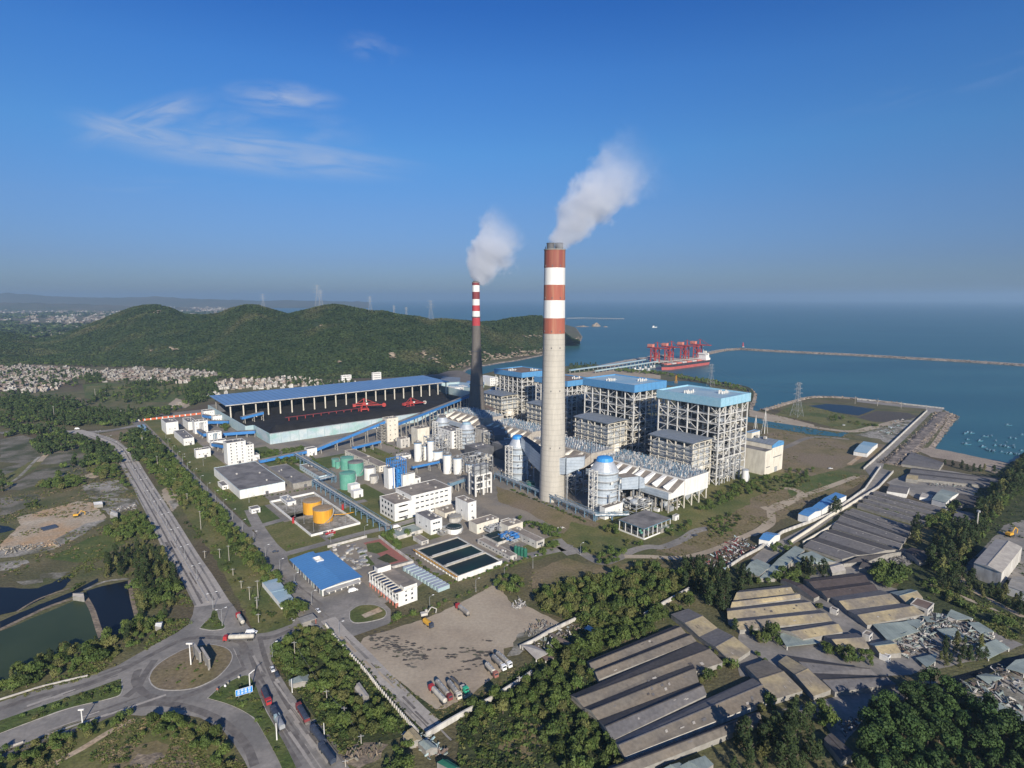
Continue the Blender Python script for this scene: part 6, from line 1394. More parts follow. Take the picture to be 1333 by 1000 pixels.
# blue roofed sheds by the road
def blue(lab,k,quad,z,roof,rise=1.6):return hall('metal_shed',lab,k,quad,1,z,rise,roof,roof,'white_wall',cat='shed')
blue('pale blue metal shed alone on the square field','c4',[(463,932),(532,943),(588,892),(515,880)],5,'pale_blue_roof')
blue('long blue-roofed white shed beside the sea road, near half','c8',[(180,270),(233,285),(300,253),(250,235)],6.5,'blue_roof_y')
blue('long blue-roofed white shed beside the sea road, far half','c8',[(250,236),(302,250),(428,178),(372,160)],6,'blue_roof_y')
blue('short blue-roofed shed by the rubbish heaps and the field track','c8',[(-20,400),(33,410),(90,374),(20,362)],5,'blue_roof_y')
blue('pale blue metal roof next to the plant gate, with bike shelter','c6',[(140,735),(218,720),(120,600),(42,618)],3.2,'pale_blue_roof',.5)
blue('small blue roof beside the main road near the far junction','c1',[(725,838),(765,832),(735,793),(700,800)],3,'pale_blue_roof',.5)
# white houses amid the halls
B('concrete_house','dirty white two-storey house with a brown roof between beige halls and wreckage','house','d4',(838,230),190,(770,145),(945,182),wall='dirty_white',roof='rust_roof',win=(('R',1,3,1.6,1.6),('L',1,4,1.6,1.6)))
B('concrete_house','small white tower house beside the collapsed green roofs','house','d4',(540,362),325,(515,305),(594,320),wall='dirty_white',roof='brown_roof',win=(('R',1,2,1.4,1.4),))
B('concrete_house','narrow stained house row between yellow sheds and wide beige halls','house','d4',(375,222),195,(345,180),(478,235),wall='dirty_white',roof='hall_brown',win=(('R',1,4,1,1),))
B('concrete_house','low white block at the foot of the pale beige hall','house','d4',(640,462),445,(600,420),(690,455),wall='white_wall',roof='concrete_pale',win=(('R',1,3,1,1),))
# wreckage: buckled metal roofs
WRK=[('d4',[(560,270),(640,352),(800,300),(730,255)],'teal_roof','wide grey-green collapsed roof below the beige halls'),('d4',[(885,290),(960,352),(1052,340),(985,290)],'teal_roof','intact square of pale roof amid the wreckage'),
       ('d4',[(1045,258),(1110,310),(1180,308),(1100,252)],'teal_roof','pale roof square at the dark lane edge of the wreckage'),('d4',[(1090,385),(1150,440),(1262,388),(1190,345)],'teal_roof','pale green roof sheet at the right end of the wreckage'),
       ('d4',[(720,250),(790,290),(830,250),(790,235)],'teal_roof','tilted small roof sheet by the brown-roofed house'),('d4',[(940,215),(990,240),(1075,235),(960,190)],'teal_roof','pale roof strip behind the brown-roofed house'),
       ('d4',[(780,430),(840,485),(880,460),(890,415)],'teal_roof','bent pale roof sheet by the ruined gate'),('d4',[(560,375),(600,412),(700,400),(640,362)],'teal_roof','grey-green roof below the little white tower house'),
       ('d4',[(920,590),(1000,640),(1040,600),(960,570)],'teal_roof','pale broken roof left of the bottom-right ruins'),('d4',[(1040,650),(1180,730),(1280,715),(1150,640)],'teal_roof','long pale broken roof in the bottom-right ruins'),
       ('d4',[(1090,530),(1150,565),(1230,540),(1140,510)],'teal_roof','pale roof plate at the top of the bottom-right ruins'),('d4',[(1240,490),(1333,520),(1380,440),(1290,450)],'teal_roof','large pale roof plate by the dark canal'),
       ('d4',[(1240,740),(1333,820),(1400,790),(1300,700)],'teal_roof','pale roof plate at the very corner of the ruins'),('d4',[(80,315),(170,300),(300,360),(120,385)],'teal_roof','flat greenish yard roof below the yellow sheds'),
       ('c7',[(75,945),(130,935),(215,985),(150,1010)],'concrete_pale','pale roofed hut at the left corner of the rubbish yard'),('c7',[(115,945),(150,940),(240,1010),(200,1020)],'rust_roof','narrow rusty lean-to in the rubbish yard'),
       ('c7',[(395,850),(415,838),(480,875),(460,890)],'wall_pale_teal','pale blue container-like hut beyond the rubbish yard wall'),('c7',[(215,880),(235,875),(355,950),(335,965)],'rust_roof','long narrow brown shed across the rubbish yard')]
for k,quad,m,lab in WRK:
 z=random.uniform(1.4,2.4);q=GS(k,quad,z);c=sum(q,Vector())/4;c.z=0;t=thing('ruined_roof',lab,'ruin',(c.x,c.y,0))
 q=[p-c+Vector((0,0,random.uniform(-.7,.7)))for p in q];mb=MB();mb.add(q+[p-Vector((0,0,.25))for p in q],[(0,1,2,3)if True else 0,(7,6,5,4),(0,4,5,1),(1,5,6,2),(2,6,7,3),(3,7,4,0)],m);mb.build('roof_sheet',t)
 for p in q:mb=MB();mb.beam((p.x*.92,p.y*.92,0),(p.x*.92,p.y*.92,p.z-.2),.5,'dirty_white');mb.build('column',t)
def debris(k,quad,n,name='rubble',smax=3.0,mats=('debris','teal_roof','dirty_white','hall_dark','rust_roof')):
 a,b_,c_,d_=GS(k,quad);mb=MB()
 for _ in range(n):
  p=a.lerp(b_,random.random()).lerp(d_.lerp(c_,random.random()),random.random());s=random.uniform(.5,smax);m=random.choice(mats)
  if random.random()<.5:
   q=[p+Vector((random.uniform(-s,s),random.uniform(-s,s),random.uniform(.1,s*.7)))for _ in range(4)];mb.add(q,[(0,1,2),(0,2,3)],m)
  else:
   an=random.random()*3.14;d=Vector((math.cos(an),math.sin(an),0))*s;mb.beam(p-d+Vector((0,0,.3)),p+d+Vector((0,0,random.uniform(.3,1.8))),random.uniform(.2,.7),m)
 return tag(mb.build(name),kind='stuff')
for a_ in([(640,330),(720,440),(900,400),(820,290)],[(720,240),(850,330),(1010,300),(960,220)],[(960,590),(1240,760),(1333,700),(1100,520)],[(1000,290),(1080,400),(1250,380),(1100,290)]):debris('d4',a_,34,'torn_roof_sheets',5.5,('teal_roof','teal_roof','concrete_pale'))
debris('d4',[(640,330),(720,440),(900,400),(820,290)],230);debris('d4',[(720,240),(850,330),(1010,300),(960,220)],190);debris('d4',[(990,290),(1080,400),(1180,340),(1050,240)],90)
debris('d4',[(960,590),(1240,760),(1333,700),(1100,520)],170,smax=2.6);debris('d4',[(1100,520),(1333,640),(1333,480),(1200,480)],60)
debris('c7',[(80,950),(200,990),(420,870),(330,820)],120,smax=1.4);debris('c7',[(940,540),(1140,560),(1290,440),(1160,380)],330,smax=2.2,mats=('debris','dirty_white','rust_roof','hall_dark','band_dark_red','wall_pale_teal'))
debris('c7',[(20,745),(60,770),(110,740),(60,705)],60,smax=1.4,mats=('dirty_white','debris'));debris('c7',[(80,860),(120,930),(260,850),(180,810)],110,smax=1.2,mats=('debris','rubble_ground','rust_roof'))
debris('c8',[(490,500),(620,590),(780,520),(680,460)],220,smax=2.2,mats=('hall_dark','concrete','debris'));debris('c8',[(790,110),(1000,160),(1080,140),(850,80)],90,smax=2.0);debris('d2',[(760,820),(900,960),(1000,940),(880,820)],150,smax=1.6,mats=('teal_roof','dirty_white','wall_pale_teal','rust_roof'))
debris('c4',[(560,830),(640,880),(760,800),(700,760)],70,smax=3,mats=('debris','wall_pale_teal','dirty_white'));debris('d2',[(450,910),(460,980),(640,960),(660,880)],60,smax=1,mats=('rubble_ground','earth_bank'))
debris('d4',[(380,780),(420,860),(500,780),(450,740)],60,smax=1.5);debris('c5',[(0,440),(20,490),(300,440),(280,400)],150,name='stones',smax=1.8,mats=('rubble_ground','debris','sand'))
debris('c5',[(560,240),(570,280),(690,250),(690,215)],70,smax=1.8,mats=('rust_roof','dirty_white','debris'));debris('c7',[(235,350),(260,362),(298,345),(275,335)],20,smax=1.2,mats=('dirty_white',));debris('e1',[(200,260),(260,270),(350,250),(260,215)],60,smax=3.5,mats=('dirty_white','cream_wall','sand'))
for k,quad,lab,m in(('d4',[(312,850),(400,960),(475,930),(350,820)],'slatted grey shed roof at the edge of the dark wood','hall_dark'),('d2',[(935,970),(1010,1010),(1060,1000),(990,955)],'small green roof by the scrapyard','dark_green'),('d2',[(840,870),(880,910),(940,895),(890,855)],'pale turquoise roof hut in the scrapyard','teal_roof'),('d2',[(762,835),(800,870),(868,855),(812,790)],'thatch-coloured hut at the end of the concrete strip','hall_beige'),
 ('d2',[(178,550),(200,570),(298,555),(282,520)],'pale green roadside shelter roof beside the truck road','teal_roof'),('d2',[(515,590),(560,650),(590,630),(540,560)],'grey hut roof among the trees beside the palisade fence','concrete_pale'),('d3',[(840,1010),(960,1060),(1055,980),(1010,935)],'pale green roof at the bottom edge','teal_roof'),('d3',[(780,1010),(850,1040),(920,1000),(880,970)],'small pale roof left of the one at the bottom edge','teal_roof'),
 ('c5',[(480,225),(525,222),(520,205),(475,210)],'little white shed at the sand pit edge','white_wall'),('c5',[(560,275),(600,285),(600,262),(570,250)],'white hut in the roadside junk yard','dirty_white'),('c5',[(370,690),(430,700),(425,672),(375,675)],'small grey pump hut on the pond dike','concrete_pale'),('d1',[(790,275),(822,280),(832,252),(800,256)],'white tin shelter under the trees beside the road','white_wall')):
 hall('hut',lab,k,quad,1,3.0,.6,m,m,'concrete',cat='hut')
# gate house
p=G('c6',290,830);t=thing('gate_house','small grey gate house with a flat canopy at the plant gate','gate house',(p.x,p.y,0),TH)
mb=MB();mb.box(-5,-2,0,0,3,3.2,'concrete');mb.build('wall',t);mb=MB();mb.box(-6,-3,3.2,3,4,3.7,'concrete');mb.build('canopy',t)
for a in((2.4,-2.5),(2.4,3.4)):mb=MB();mb.box(a[0]-.3,a[1]-.3,0,a[0]+.3,a[1]+.3,3.2,'brick_red');mb.build('column',t)
for q in(((262,838),(330,850)),):
 a=G('c6',*q[0]);c_=G('c6',*q[1]);t=thing('sliding_gate','low sliding steel gate across the plant entrance','gate',(a.x,a.y,0.24));mb=MB();d=c_-a;[mb.beam((d.x*i/14,d.y*i/14,0),(d.x*i/14,d.y*i/14,1.5),.15,'steel_grey')for i in range(15)];mb.beam((0,0,1.5),(d.x,d.y,1.5),.15,'steel_grey');mb.build('gate_leaf',t)
# palisade wall with white posts along the concrete strip
pl=[G('d2',*q)for q in[(370,280),(450,380),(560,500),(640,600),(760,740),(840,830)]]
t=thing('palisade_wall','wall with evenly spaced white posts along the concrete strip','wall',(0,0,0))
mb=MB()
for a,c_ in zip(pl[:-1],pl[1:]):mb.beam(a+Vector((0,0,.7)),c_+Vector((0,0,.7)),.3,'concrete',1.3)
mb.build('panel',t);tot=0
sm=smooth_line([(q.x,q.y)for q in pl],12)
for i in range(0,len(sm),1):
 mb=MB();mb.box(sm[i][0]-.35,sm[i][1]-.35,0,sm[i][0]+.35,sm[i][1]+.35,2.4,'dirty_white');mb.build('post',t)
# roundabout boards
for(a,c_,lab)in(((252,252),(352,402),'tall grey board wall on the roundabout, left of the pair'),((374,322),(482,498),'tall grey board wall on the roundabout, right of the pair')):
 s=11.11;A=P(230+a[0]/s,830+a[1]/s);C=P(230+c_[0]/s,830+c_[1]/s);t=thing('billboard',lab,'billboard',(A.x,A.y,.4));d=C-A;n=Vector((-d.y,d.x,0)).normalized()
 mb=MB();mb.prism([(0-n.x*.4,0-n.y*.4),(d.x-n.x*.4,d.y-n.y*.4),(d.x+n.x*.4,d.y+n.y*.4),(n.x*.4,n.y*.4)],1.4,6.6,'concrete');mb.build('panel',t)
 for f in(.1,.5,.9):mb=MB();mb.beam((d.x*f,d.y*f,0),(d.x*f,d.y*f,1.5),.7,'concrete');mb.build('post',t)
 mb=MB();mb.beam((-d.x*.01,-d.y*.01,6.75),(d.x*1.01,d.y*1.01,6.75),1.1,'concrete_pale',.3);mb.build('cap',t)
# road sign
A=P(230+862/11.11,830+905/11.11);C=P(230+1045/11.11,830+850/11.11);d=C-A;d.normalize();yaw=math.atan2(d.y,d.x)
t=thing('road_sign','big blue road sign with rows of white characters beside the roundabout','road sign',(A.x,A.y,.42),yaw)
mb=MB();mb.box(0,-.1,1.6,7.4,.1,4.6,'sign_blue');mb.build('panel',t)
mb=MB();mb.box(-.12,-.14,1.48,7.52,.12,1.6,'car_white');mb.box(-.12,-.14,4.6,7.52,.12,4.72,'car_white');mb.box(-.12,-.14,1.6,0,.12,4.6,'car_white');mb.box(7.4,-.14,1.6,7.52,.12,4.6,'car_white');mb.build('border',t)
mb=MB()
for r in range(2):
 for c_ in range(4):
  x=.7+c_*1.6;z=2.0+r*1.3
  for(x0_,z0_,x1_,z1_)in((0,.85,1.05,1.0),(.45,0,.6,1.05),(0,.42,1.05,.55),(.1,0,.25,.5),(.8,.05,.95,.6),(.15,.0,.9,.12))if(r+c_)%2 else((0,.9,1.05,1.02),(0,0,.14,1.0),(.9,0,1.04,1.0),(.2,.5,.85,.62),(.2,.2,.85,.32),(.46,.1,.58,.9)):mb.box(x+x0_,-.14,z+z0_,x+x1_,-.1,z+z1_,'car_white')
mb.build('lettering',t)
for x in(1.2,6.2):mb=MB();mb.box(x-.12,-.02,0,x+.12,.22,4.4,'steel_grey');mb.build('post',t)
for i,q in enumerate(((1110,612),(1150,595),(1165,580),(1220,550))):
 g=G('d1',*q);t=thing('marker_board',('red','white','grey','pale')[i]+' small marker board at the tip of the island by the blue sign','marker',(g.x,g.y,.42));mb=MB();mb.box(-.5,-.05,.7,.5,.05,1.8,('brick_red','car_white','concrete','dirty_white')[i]);mb.build('panel',t);mb=MB();mb.box(-.06,-.06,0,.06,.04,.7,'steel_grey');mb.build('post',t)
# ------------------------------------------------------------------ harbour
def embank(name,label,pts,top,base,h,m='rock',cat='breakwater',rocks=0,topm='concrete_pale',z0=ZS-3):
 t=thing(name,label,cat,(0,0,0));n=len(pts);rows=[[],[],[],[]]
 for i,p in enumerate(pts):
  a=pts[max(0,i-1)];c=pts[min(n-1,i+1)];d=Vector((c[0]-a[0],c[1]-a[1],0)).normalized();nr=Vector((-d.y,d.x,0));p=Vector((p[0],p[1],0));j=random.uniform(-1,1)
  rows[0].append(p+nr*(base/2+j)+Vector((0,0,z0)));rows[1].append(p+nr*top/2+Vector((0,0,h)));rows[2].append(p-nr*top/2+Vector((0,0,h)));rows[3].append(p-nr*(base/2+j)+Vector((0,0,z0)))
 mb=MB();vs=sum(rows,[]);
 for r,mm_ in((0,m),(1,topm),(2,m)):mb.add(vs,[(r*n+i,r*n+i+1,(r+1)*n+i+1,(r+1)*n+i)for i in range(n-1)],mm_)
 mb.add([rows[j][n-1]for j in range(4)],[(0,1,2,3)],m);mb.build('embankment',t)
 if rocks:
  mb=MB()
  for _ in range(rocks):
   i=random.randrange(n-1);s=random.random();side=random.choice((0,2));f=random.random();p=rows[side][i].lerp(rows[side][i+1],s).lerp(rows[side+1][i].lerp(rows[side+1][i+1],s),f);r=random.uniform(.8,2.6)
   vs=[p+Vector((random.uniform(-1,1)*r,random.uniform(-1,1)*r,random.uniform(-.3,.9)*r))for _ in range(6)];mb.add(vs,[(0,1,2),(0,2,3),(0,3,4),(0,4,1),(5,2,1),(5,3,2),(5,4,3),(5,1,4)],random.choice(('rock','pale_rock')))
  tag(mb.build('armour_stone',t),kind='stuff')
 return t
def dens(pts,k=8):return smooth_line([(p[0],p[1])for p in pts],k)
embank('breakwater','long thin stone breakwater crossing the sea to the right',dens([P(u,v,ZS)for u,v in[(918,461.5),(940,457),(962,455.3),(975,456),(1000,457.5),(1060,460.5),(1120,463.5),(1180,467),(1250,471),(1333,476.5),(1450,486)]],10),9,34,3,rocks=2600)
embank('jetty','brown stone jetty running out to the coal berth',dens([P(u,v,ZS)for u,v in[(775,480.5),(795,476),(820,471),(838,468),(852,465.5),(870,464)]],8),14,40,3,rocks=500)
embank('sea_wall','dark curved rock wall enclosing the inner water behind the boilers',dens([G('e4',*q)for q in[(20,206),(150,224),(350,240),(560,280),(700,305),(850,330),(900,352),(915,385),(900,440)]],8),8,24,3.5,rocks=600,topm='dark_scrub')
embank('sea_wall','boulder slope along the straight sea road down to the beach',dens([G('c4',*q)for q in[(925,735),(880,790),(820,850),(760,910),(700,960),(650,1000)]],8),10,44,1.8,m='rock',rocks=900,topm='rock',z0=-4)
embank('sea_wall','rock edge round the ash pond peninsula',dens([G('c4',*q)for q in[(0,724),(60,708),(160,678),(240,659),(350,657),(480,666),(700,690)]],8),6,16,2.2,rocks=400,topm='dirt',z0=-4)
g=P(967,453,ZS);t=thing('beacon','small reddish beacon tower at the bend of the breakwater','beacon',(g.x,g.y,3));mb=MB();mb.lathe(0,0,[(3,0),(2.2,10),(3,10.5),(3,11.5),(1.5,12),(1.5,15),(.3,17)],'band_crimson',14);mb.build('tower',t);mb=MB();mb.box(-4,-4,-3,4,4,0,'concrete_pale');mb.build('base',t)
# berth deck
dk=[P(u,v,ZS+8)for u,v in[(852,471.5),(924,464.5),(922,461.2),(850,467.5)]];t=thing('berth','grey concrete berth deck on piles beside the red ship','berth',(0,0,0));mb=MB();mb.prism([(p.x,p.y)for p in dk],ZS+5,ZS+7,'concrete_pale');mb.build('deck',t)
for i in range(14):
 for j in(0,1):
  p=dk[0].lerp(dk[1],i/13)if j==0 else dk[3].lerp(dk[2],i/13);mb=MB();mb.cyl(p.x,p.y+(1 if j==0 else-3),ZS-2,ZS+5,1.2,1.2,'concrete',8);mb.build('pile',t)
for(lab,pts,z,w_,m)in(('pale blue conveyor trestle crossing to the coal berth',[(742,486),(800,478),(850,470)],8,7,'pale_blue_roof'),('second grey-blue trestle beside the tug moorings',[(775,486),(820,479),(856,473)],6,5,'wall_pale_teal')):
 q=[P(u,v,0)for u,v in pts];t=thing('sea_trestle',lab,'trestle',(0,0,0));mb=MB()
 for a,c_ in zip(q[:-1],q[1:]):mb.beam(a+Vector((0,0,z)),c_+Vector((0,0,z)),w_,m,3.0)
 mb.build('deck',t)
 for a,c_ in zip(q[:-1],q[1:]):
  for i in range(10):p_=a.lerp(c_,i/10);mb=MB();mb.beam(p_+Vector((0,0,-6)),p_+Vector((0,0,z-1.5)),1.6,'concrete');mb.build('pile',t)
# ship
wl0=P(861,481.8,ZS);wl1=P(922,473.6,ZS);d=wl1-wl0;Ls=d.length;yaw=math.atan2(d.y,d.x)
t=thing('cargo_ship','large bulk carrier with red lower hull and black topsides moored under red cranes','ship',(wl0.x,wl0.y,ZS),yaw)
def hullrow(z,x0,x1,wd,n=14):
 pts=[]
 for i in range(n+1):
  s=i/n;w_=wd*min(1,(s/.12)**.6 if s<.12 else 1)*min(1,((1-s)/.08)**.35 if s>.92 else 1);pts.append((x0+(x1-x0)*s,w_/2,z))
 return pts+[(x,-y,z)for x,y,z in pts[::-1]]
def hull(rows,m,name,top=None):
 mb=MB();n=len(rows[0]);mb.add(sum(rows,[]),[((k+1)*n+i,(k+1)*n+(i+1)%n,k*n+(i+1)%n,k*n+i)for k in range(len(rows)-1)for i in range(n)],m)
 mb.add(rows[-1],[tuple(range(n-1,-1,-1))],top or m);return mb.build(name,t)
Bm=32
hull([hullrow(-2,2,Ls-4,Bm-2),hullrow(7.5,0,Ls-1,Bm)],'hull_red','lower_hull')
hull([hullrow(7.52,0,Ls-1,Bm),hullrow(14,-5,Ls+1,Bm)],'hull_black','upper_hull','hull_red')
mb=MB();mb.box(-5,-6,14,3,6,17.5,'hull_black');mb.build('forecastle',t)
for i in range(7):mb=MB();mb.box(12+i*(Ls-60)/7,-9,14,12+i*(Ls-60)/7+(Ls-60)/7-5,9,17,'dirty_white' if i%2 else 'salmon');mb.build('hatch_cover',t)
mb=MB();mb.box(Ls-38,-14,14,Ls-14,14,20,'white_wall');mb.box(Ls-36,-12,20,Ls-18,12,31,'white_wall');mb.box(Ls-34,-16,31,Ls-26,16,34.5,'white_wall');mb.box(Ls-36.2,-11,29,Ls-36,11,30.5,'glass_dark');mb.build('superstructure',t)
mb=MB();mb.box(Ls-24,-4,31,Ls-18,4,40,'cream_wall');mb.build('funnel',t);mb=MB();mb.cyl(Ls-30,0,34.5,46,.8,.4,'white_wall',8);mb.build('mast',t)
for i in range(12):mb=MB();x=Ls-14+random.uniform(0,9);mb.box(x,random.uniform(-9,8),14,x+3,random.uniform(-5,10),14+random.uniform(2,6),'white_wall');mb.build('deck_house',t)
def crane(lab,f,off=0):
 a=dk[0].lerp(dk[1],f);g0=Vector((a.x,a.y,ZS+7));t=thing('ship_unloader',lab,'crane',g0,yaw)
 nrm=1
 legs=[(-9,3),(9,3),(-9,21),(9,21)]
 for(x,y)in legs:mb=MB();mb.beam((x,y,0),(x,y,40),2.4,'crane_red');mb.build('leg',t)
 mb=MB()
 for x in(-9,9):mb.beam((x,3,38),(x,21,38),2,'crane_red');mb.beam((x,3,14),(x,21,14),1.6,'crane_red');mb.beam((x,3,14),(x,21,38),1.3,'crane_red')
 for y in(3,21):mb.beam((-9,y,38),(9,y,38),2,'crane_red');mb.beam((-9,y,12),(9,y,12),1.6,'crane_red');mb.beam((-9,y,12),(9,y,38),1.1,'crane_red')
 mb.build('portal',t)
 mb=MB();
 for x in(-3,3):mb.beam((x,-34,42),(x,40,42),2,'crane_red',2.6)
 for i in range(9):mb.beam((-3,-32+i*9,42),(3,-32+i*9,42),1,'crane_red')
 mb.build('boom',t)
 mb=MB();mb.beam((-3,3,40),(0,5,60),1.6,'crane_red');mb.beam((3,3,40),(0,5,60),1.6,'crane_red');mb.beam((0,5,60),(0,-28,43),.9,'crane_red');mb.beam((0,5,60),(0,36,43),.9,'crane_red');mb.build('apex_frame',t)
 mb=MB();mb.box(-6,18,44,6,36,52,'salmon');mb.build('machinery_house',t)
 mb=MB();mb.add([(-5,6,26),(5,6,26),(5,16,26),(-5,16,26),(-1,10,15),(1,10,15),(1,12,15),(-1,12,15)],[(0,1,2,3),(0,4,5,1),(1,5,6,2),(2,6,7,3),(3,7,4,0)],'crane_red');mb.build('hopper',t)
 mb=MB();mb.box(-2,-10,37.5,2,-6,40.5,'white_wall');mb.build('cab',t)
crane('red ship unloader crane nearest the bow and jetty, boom over the ship',.06);crane('second red ship unloader crane from the bow',.30);crane('third red ship unloader crane from the bow',.58);crane('red ship unloader crane nearest the white superstructure',.82)
# tugs and small white craft by the trestles
def boat(name,lab,g,yaw,s,m,group=None,cat='boat',cabin='white_wall'):
 t=thing(name,lab,cat,(g.x,g.y,ZS),yaw,group);rows=[]
 mb=MB()
 def row(z,L_,W_):return[(-L_/2,-W_*.38,z),(-L_/2*.2,-W_/2,z),(L_*.22,-W_*.42,z),(L_/2,0,z),(L_*.22,W_*.42,z),(-L_/2*.2,W_/2,z),(-L_/2,W_*.38,z)]
 r0=row(-.5,7*s,2.0*s);r1=row(1.1*s,8.6*s,2.8*s);n=7
 mb.add(r0+r1,[(i,(i+1)%n,n+(i+1)%n,n+i)for i in range(n)],m);mb.add(r1,[tuple(range(n))],'boat_dark');mb.build('hull',t)
 mb=MB();mb.box(-2.8*s,-.8*s,1.1*s,-.6*s,.8*s,2.6*s,cabin);mb.build('cabin',t)
 mb=MB();mb.beam((.9*s,0,1.1*s),(.9*s,0,4.4*s),.16*s,'boat_dark');mb.beam((.9*s,0,4.2*s),(3.6*s,0,2.2*s),.1*s,'boat_dark');mb.build('mast',t)
 return t
pb=boat('fishing_boat','small blue wooden fishing boat moored in the bay off the beach',P(1265,565,ZS),.3,.95,'boat_blue','fishing boats moored in the bay',cabin='blue_steel')
BP=[(1033,843),(1068,840),(1050,838),(1110,880),(1135,858),(1150,857),(1168,855),(1022,893),(1045,897),(1047,873),(1125,910),(1143,922),(1180,933),(1188,903),(1225,937),(1190,880),(1245,887),(1238,908),(1255,912),(1285,915),(1250,943),(1270,945),(1295,948),(1310,950),(1265,865),(1290,868),(1255,800),(1330,850),(1325,930),(1215,905),(1160,930),(1280,905)]
for i,q in enumerate(BP):
 g=G('c4',q[0],q[1],ZS);
 if i==0:pb.location=g
 else:dup(pb,(g.x,g.y,ZS),random.uniform(-.6,.9),sc=random.uniform(.75,1.25))
for i,(u,v)in enumerate([(828,482),(834,481),(841,480),(848,479),(838,483),(845,482.5),(824,484),(852,478.5)]):
 boat('harbour_tug','white work boat moored at the trestles near the bow of the red ship',P(u,v,ZS),yaw+random.uniform(-.5,.5),2.6,'white_wall','white boats at the berth',cat='boat')
for u,v,lab in((852,426.5,'lone tiny white vessel far out on the sea'),):boat('distant_ship',lab,P(u,v,ZS),.1,4.5,'white_wall')
# islets and far jetty
def islet(lab,u,v,wpx,hpx):
 g=P(u,v,ZS);s=g.y/F;t=thing('islet',lab,'islet',(g.x,g.y,ZS));mb=MB();n=16;rings=6;vs=[]
 for r in range(rings+1):
  f=r/rings
  for i in range(n):a=2*math.pi*i/n;rr=wpx*s/2*(1-f)**.7*(1+.35*vnoise(i*1.3,r,2,int(u)));vs.append((rr*math.cos(a),rr*.6*math.sin(a),hpx*s*f*(.7+.6*vnoise(i,r,2,3))-1.5*(r==0)))
 mb.add(vs,[(r*n+i,r*n+(i+1)%n,(r+1)*n+(i+1)%n,(r+1)*n+i)for r in range(rings)for i in range(n)],'pale_rock');mb.build('rock',t)
islet('brown rocky islet just off the headland',776,425,12,4.5);islet('low reef between the headland and the islet',758,425.5,16,1.6);islet('tiny reef right of the brown islet',788,425.8,6,1.2)
q=[P(u,v,0)for u,v in[(738,415),(760,414.5),(785,415),(812,415.5)]];t=thing('far_pier','faint straight pier far out beyond the headland','pier',(0,0,0));mb=MB()
for a,c_ in zip(q[:-1],q[1:]):mb.beam(a+Vector((0,0,5)),c_+Vector((0,0,5)),14,'concrete_pale',3)
mb.build('deck',t)
for i in range(24):p_=q[0].lerp(q[-1],i/23);mb=MB();mb.beam(p_+Vector((0,0,-6)),p_+Vector((0,0,5)),4,'concrete');mb.build('pile',t)
# ------------------------------------------------------------------ village houses
def house_mesh(kind,s):
 rr=random.Random(s);mb=MB();w_=rr.uniform(8,12);d=rr.uniform(8,12);h=rr.choice((3.4,6.4,6.6,9.4));wm=('house_a','house_b','dirty_white')[s%3]
 if kind==0:
  mb.box(-w_/2,-d/2,0,w_/2,d/2,h,wm,'house_roof_grey');mb.box(-w_/2,-d/2,h,w_/2,-d/2+.3,h+.8,wm);mb.box(-w_/2,-d/2+.3,h,-w_/2+.3,d/2,h+.8,wm);mb.box(-1,d/2-4,h,2.5,d/2-.5,h+2.6,wm,'house_roof')
  for f in range(int(h/3)):
   for i in range(3):mb.box(-w_/2+1.2+i*(w_-2)/3,-d/2-.06,1+f*3,-w_/2+2.7+i*(w_-2)/3,-d/2,2.4+f*3,'glass_dark')
   mb.box(-w_/2-.06,-1,1+f*3,-w_/2,.5,2.4+f*3,'glass_dark')
 else:
  h=rr.choice((3.2,3.4,6.0));mb.box(-w_/2,-d/2,0,w_/2,d/2,h,wm)
  mb.add([(-w_/2-.4,-d/2-.4,h),(w_/2+.4,-d/2-.4,h),(w_/2+.4,0,h+2),(-w_/2-.4,0,h+2),(w_/2+.4,d/2+.4,h),(-w_/2-.4,d/2+.4,h)],[(0,1,2,3),(3,2,4,5),(1,4,2),(0,3,5)],'house_roof' if s%2 else 'house_roof_grey')
  for i in range(3):mb.box(-w_/2+1.2+i*(w_-2)/3,-d/2-.06,1,-w_/2+2.4+i*(w_-2)/3,-d/2,2.2,'glass_dark')
 return mb
protoH=[]
for s in range(10):
 o=house_mesh(s%3==0,s).build('village_house');protoH.append(o)
hused=[False]*10
def scatter_pts(poly,spacing,jit=.35,rot=0.0):
 xs=[p[0]for p in poly];ys=[p[1]for p in poly];out=[]
 c,s=math.cos(rot),math.sin(rot);cx_,cy_=sum(xs)/len(xs),sum(ys)/len(ys);R=max(max(xs)-min(xs),max(ys)-min(ys))*.75;n=int(R/spacing)
 for i in range(-n,n+1):
  for j in range(-n,n+1):
   a=(i+random.uniform(-jit,jit))*spacing;b_=(j+random.uniform(-jit,jit))*spacing;x=cx_+a*c-b_*s;y=cy_+a*s+b_*c
   if inside(x,y,poly):out.append((x,y))
 return out
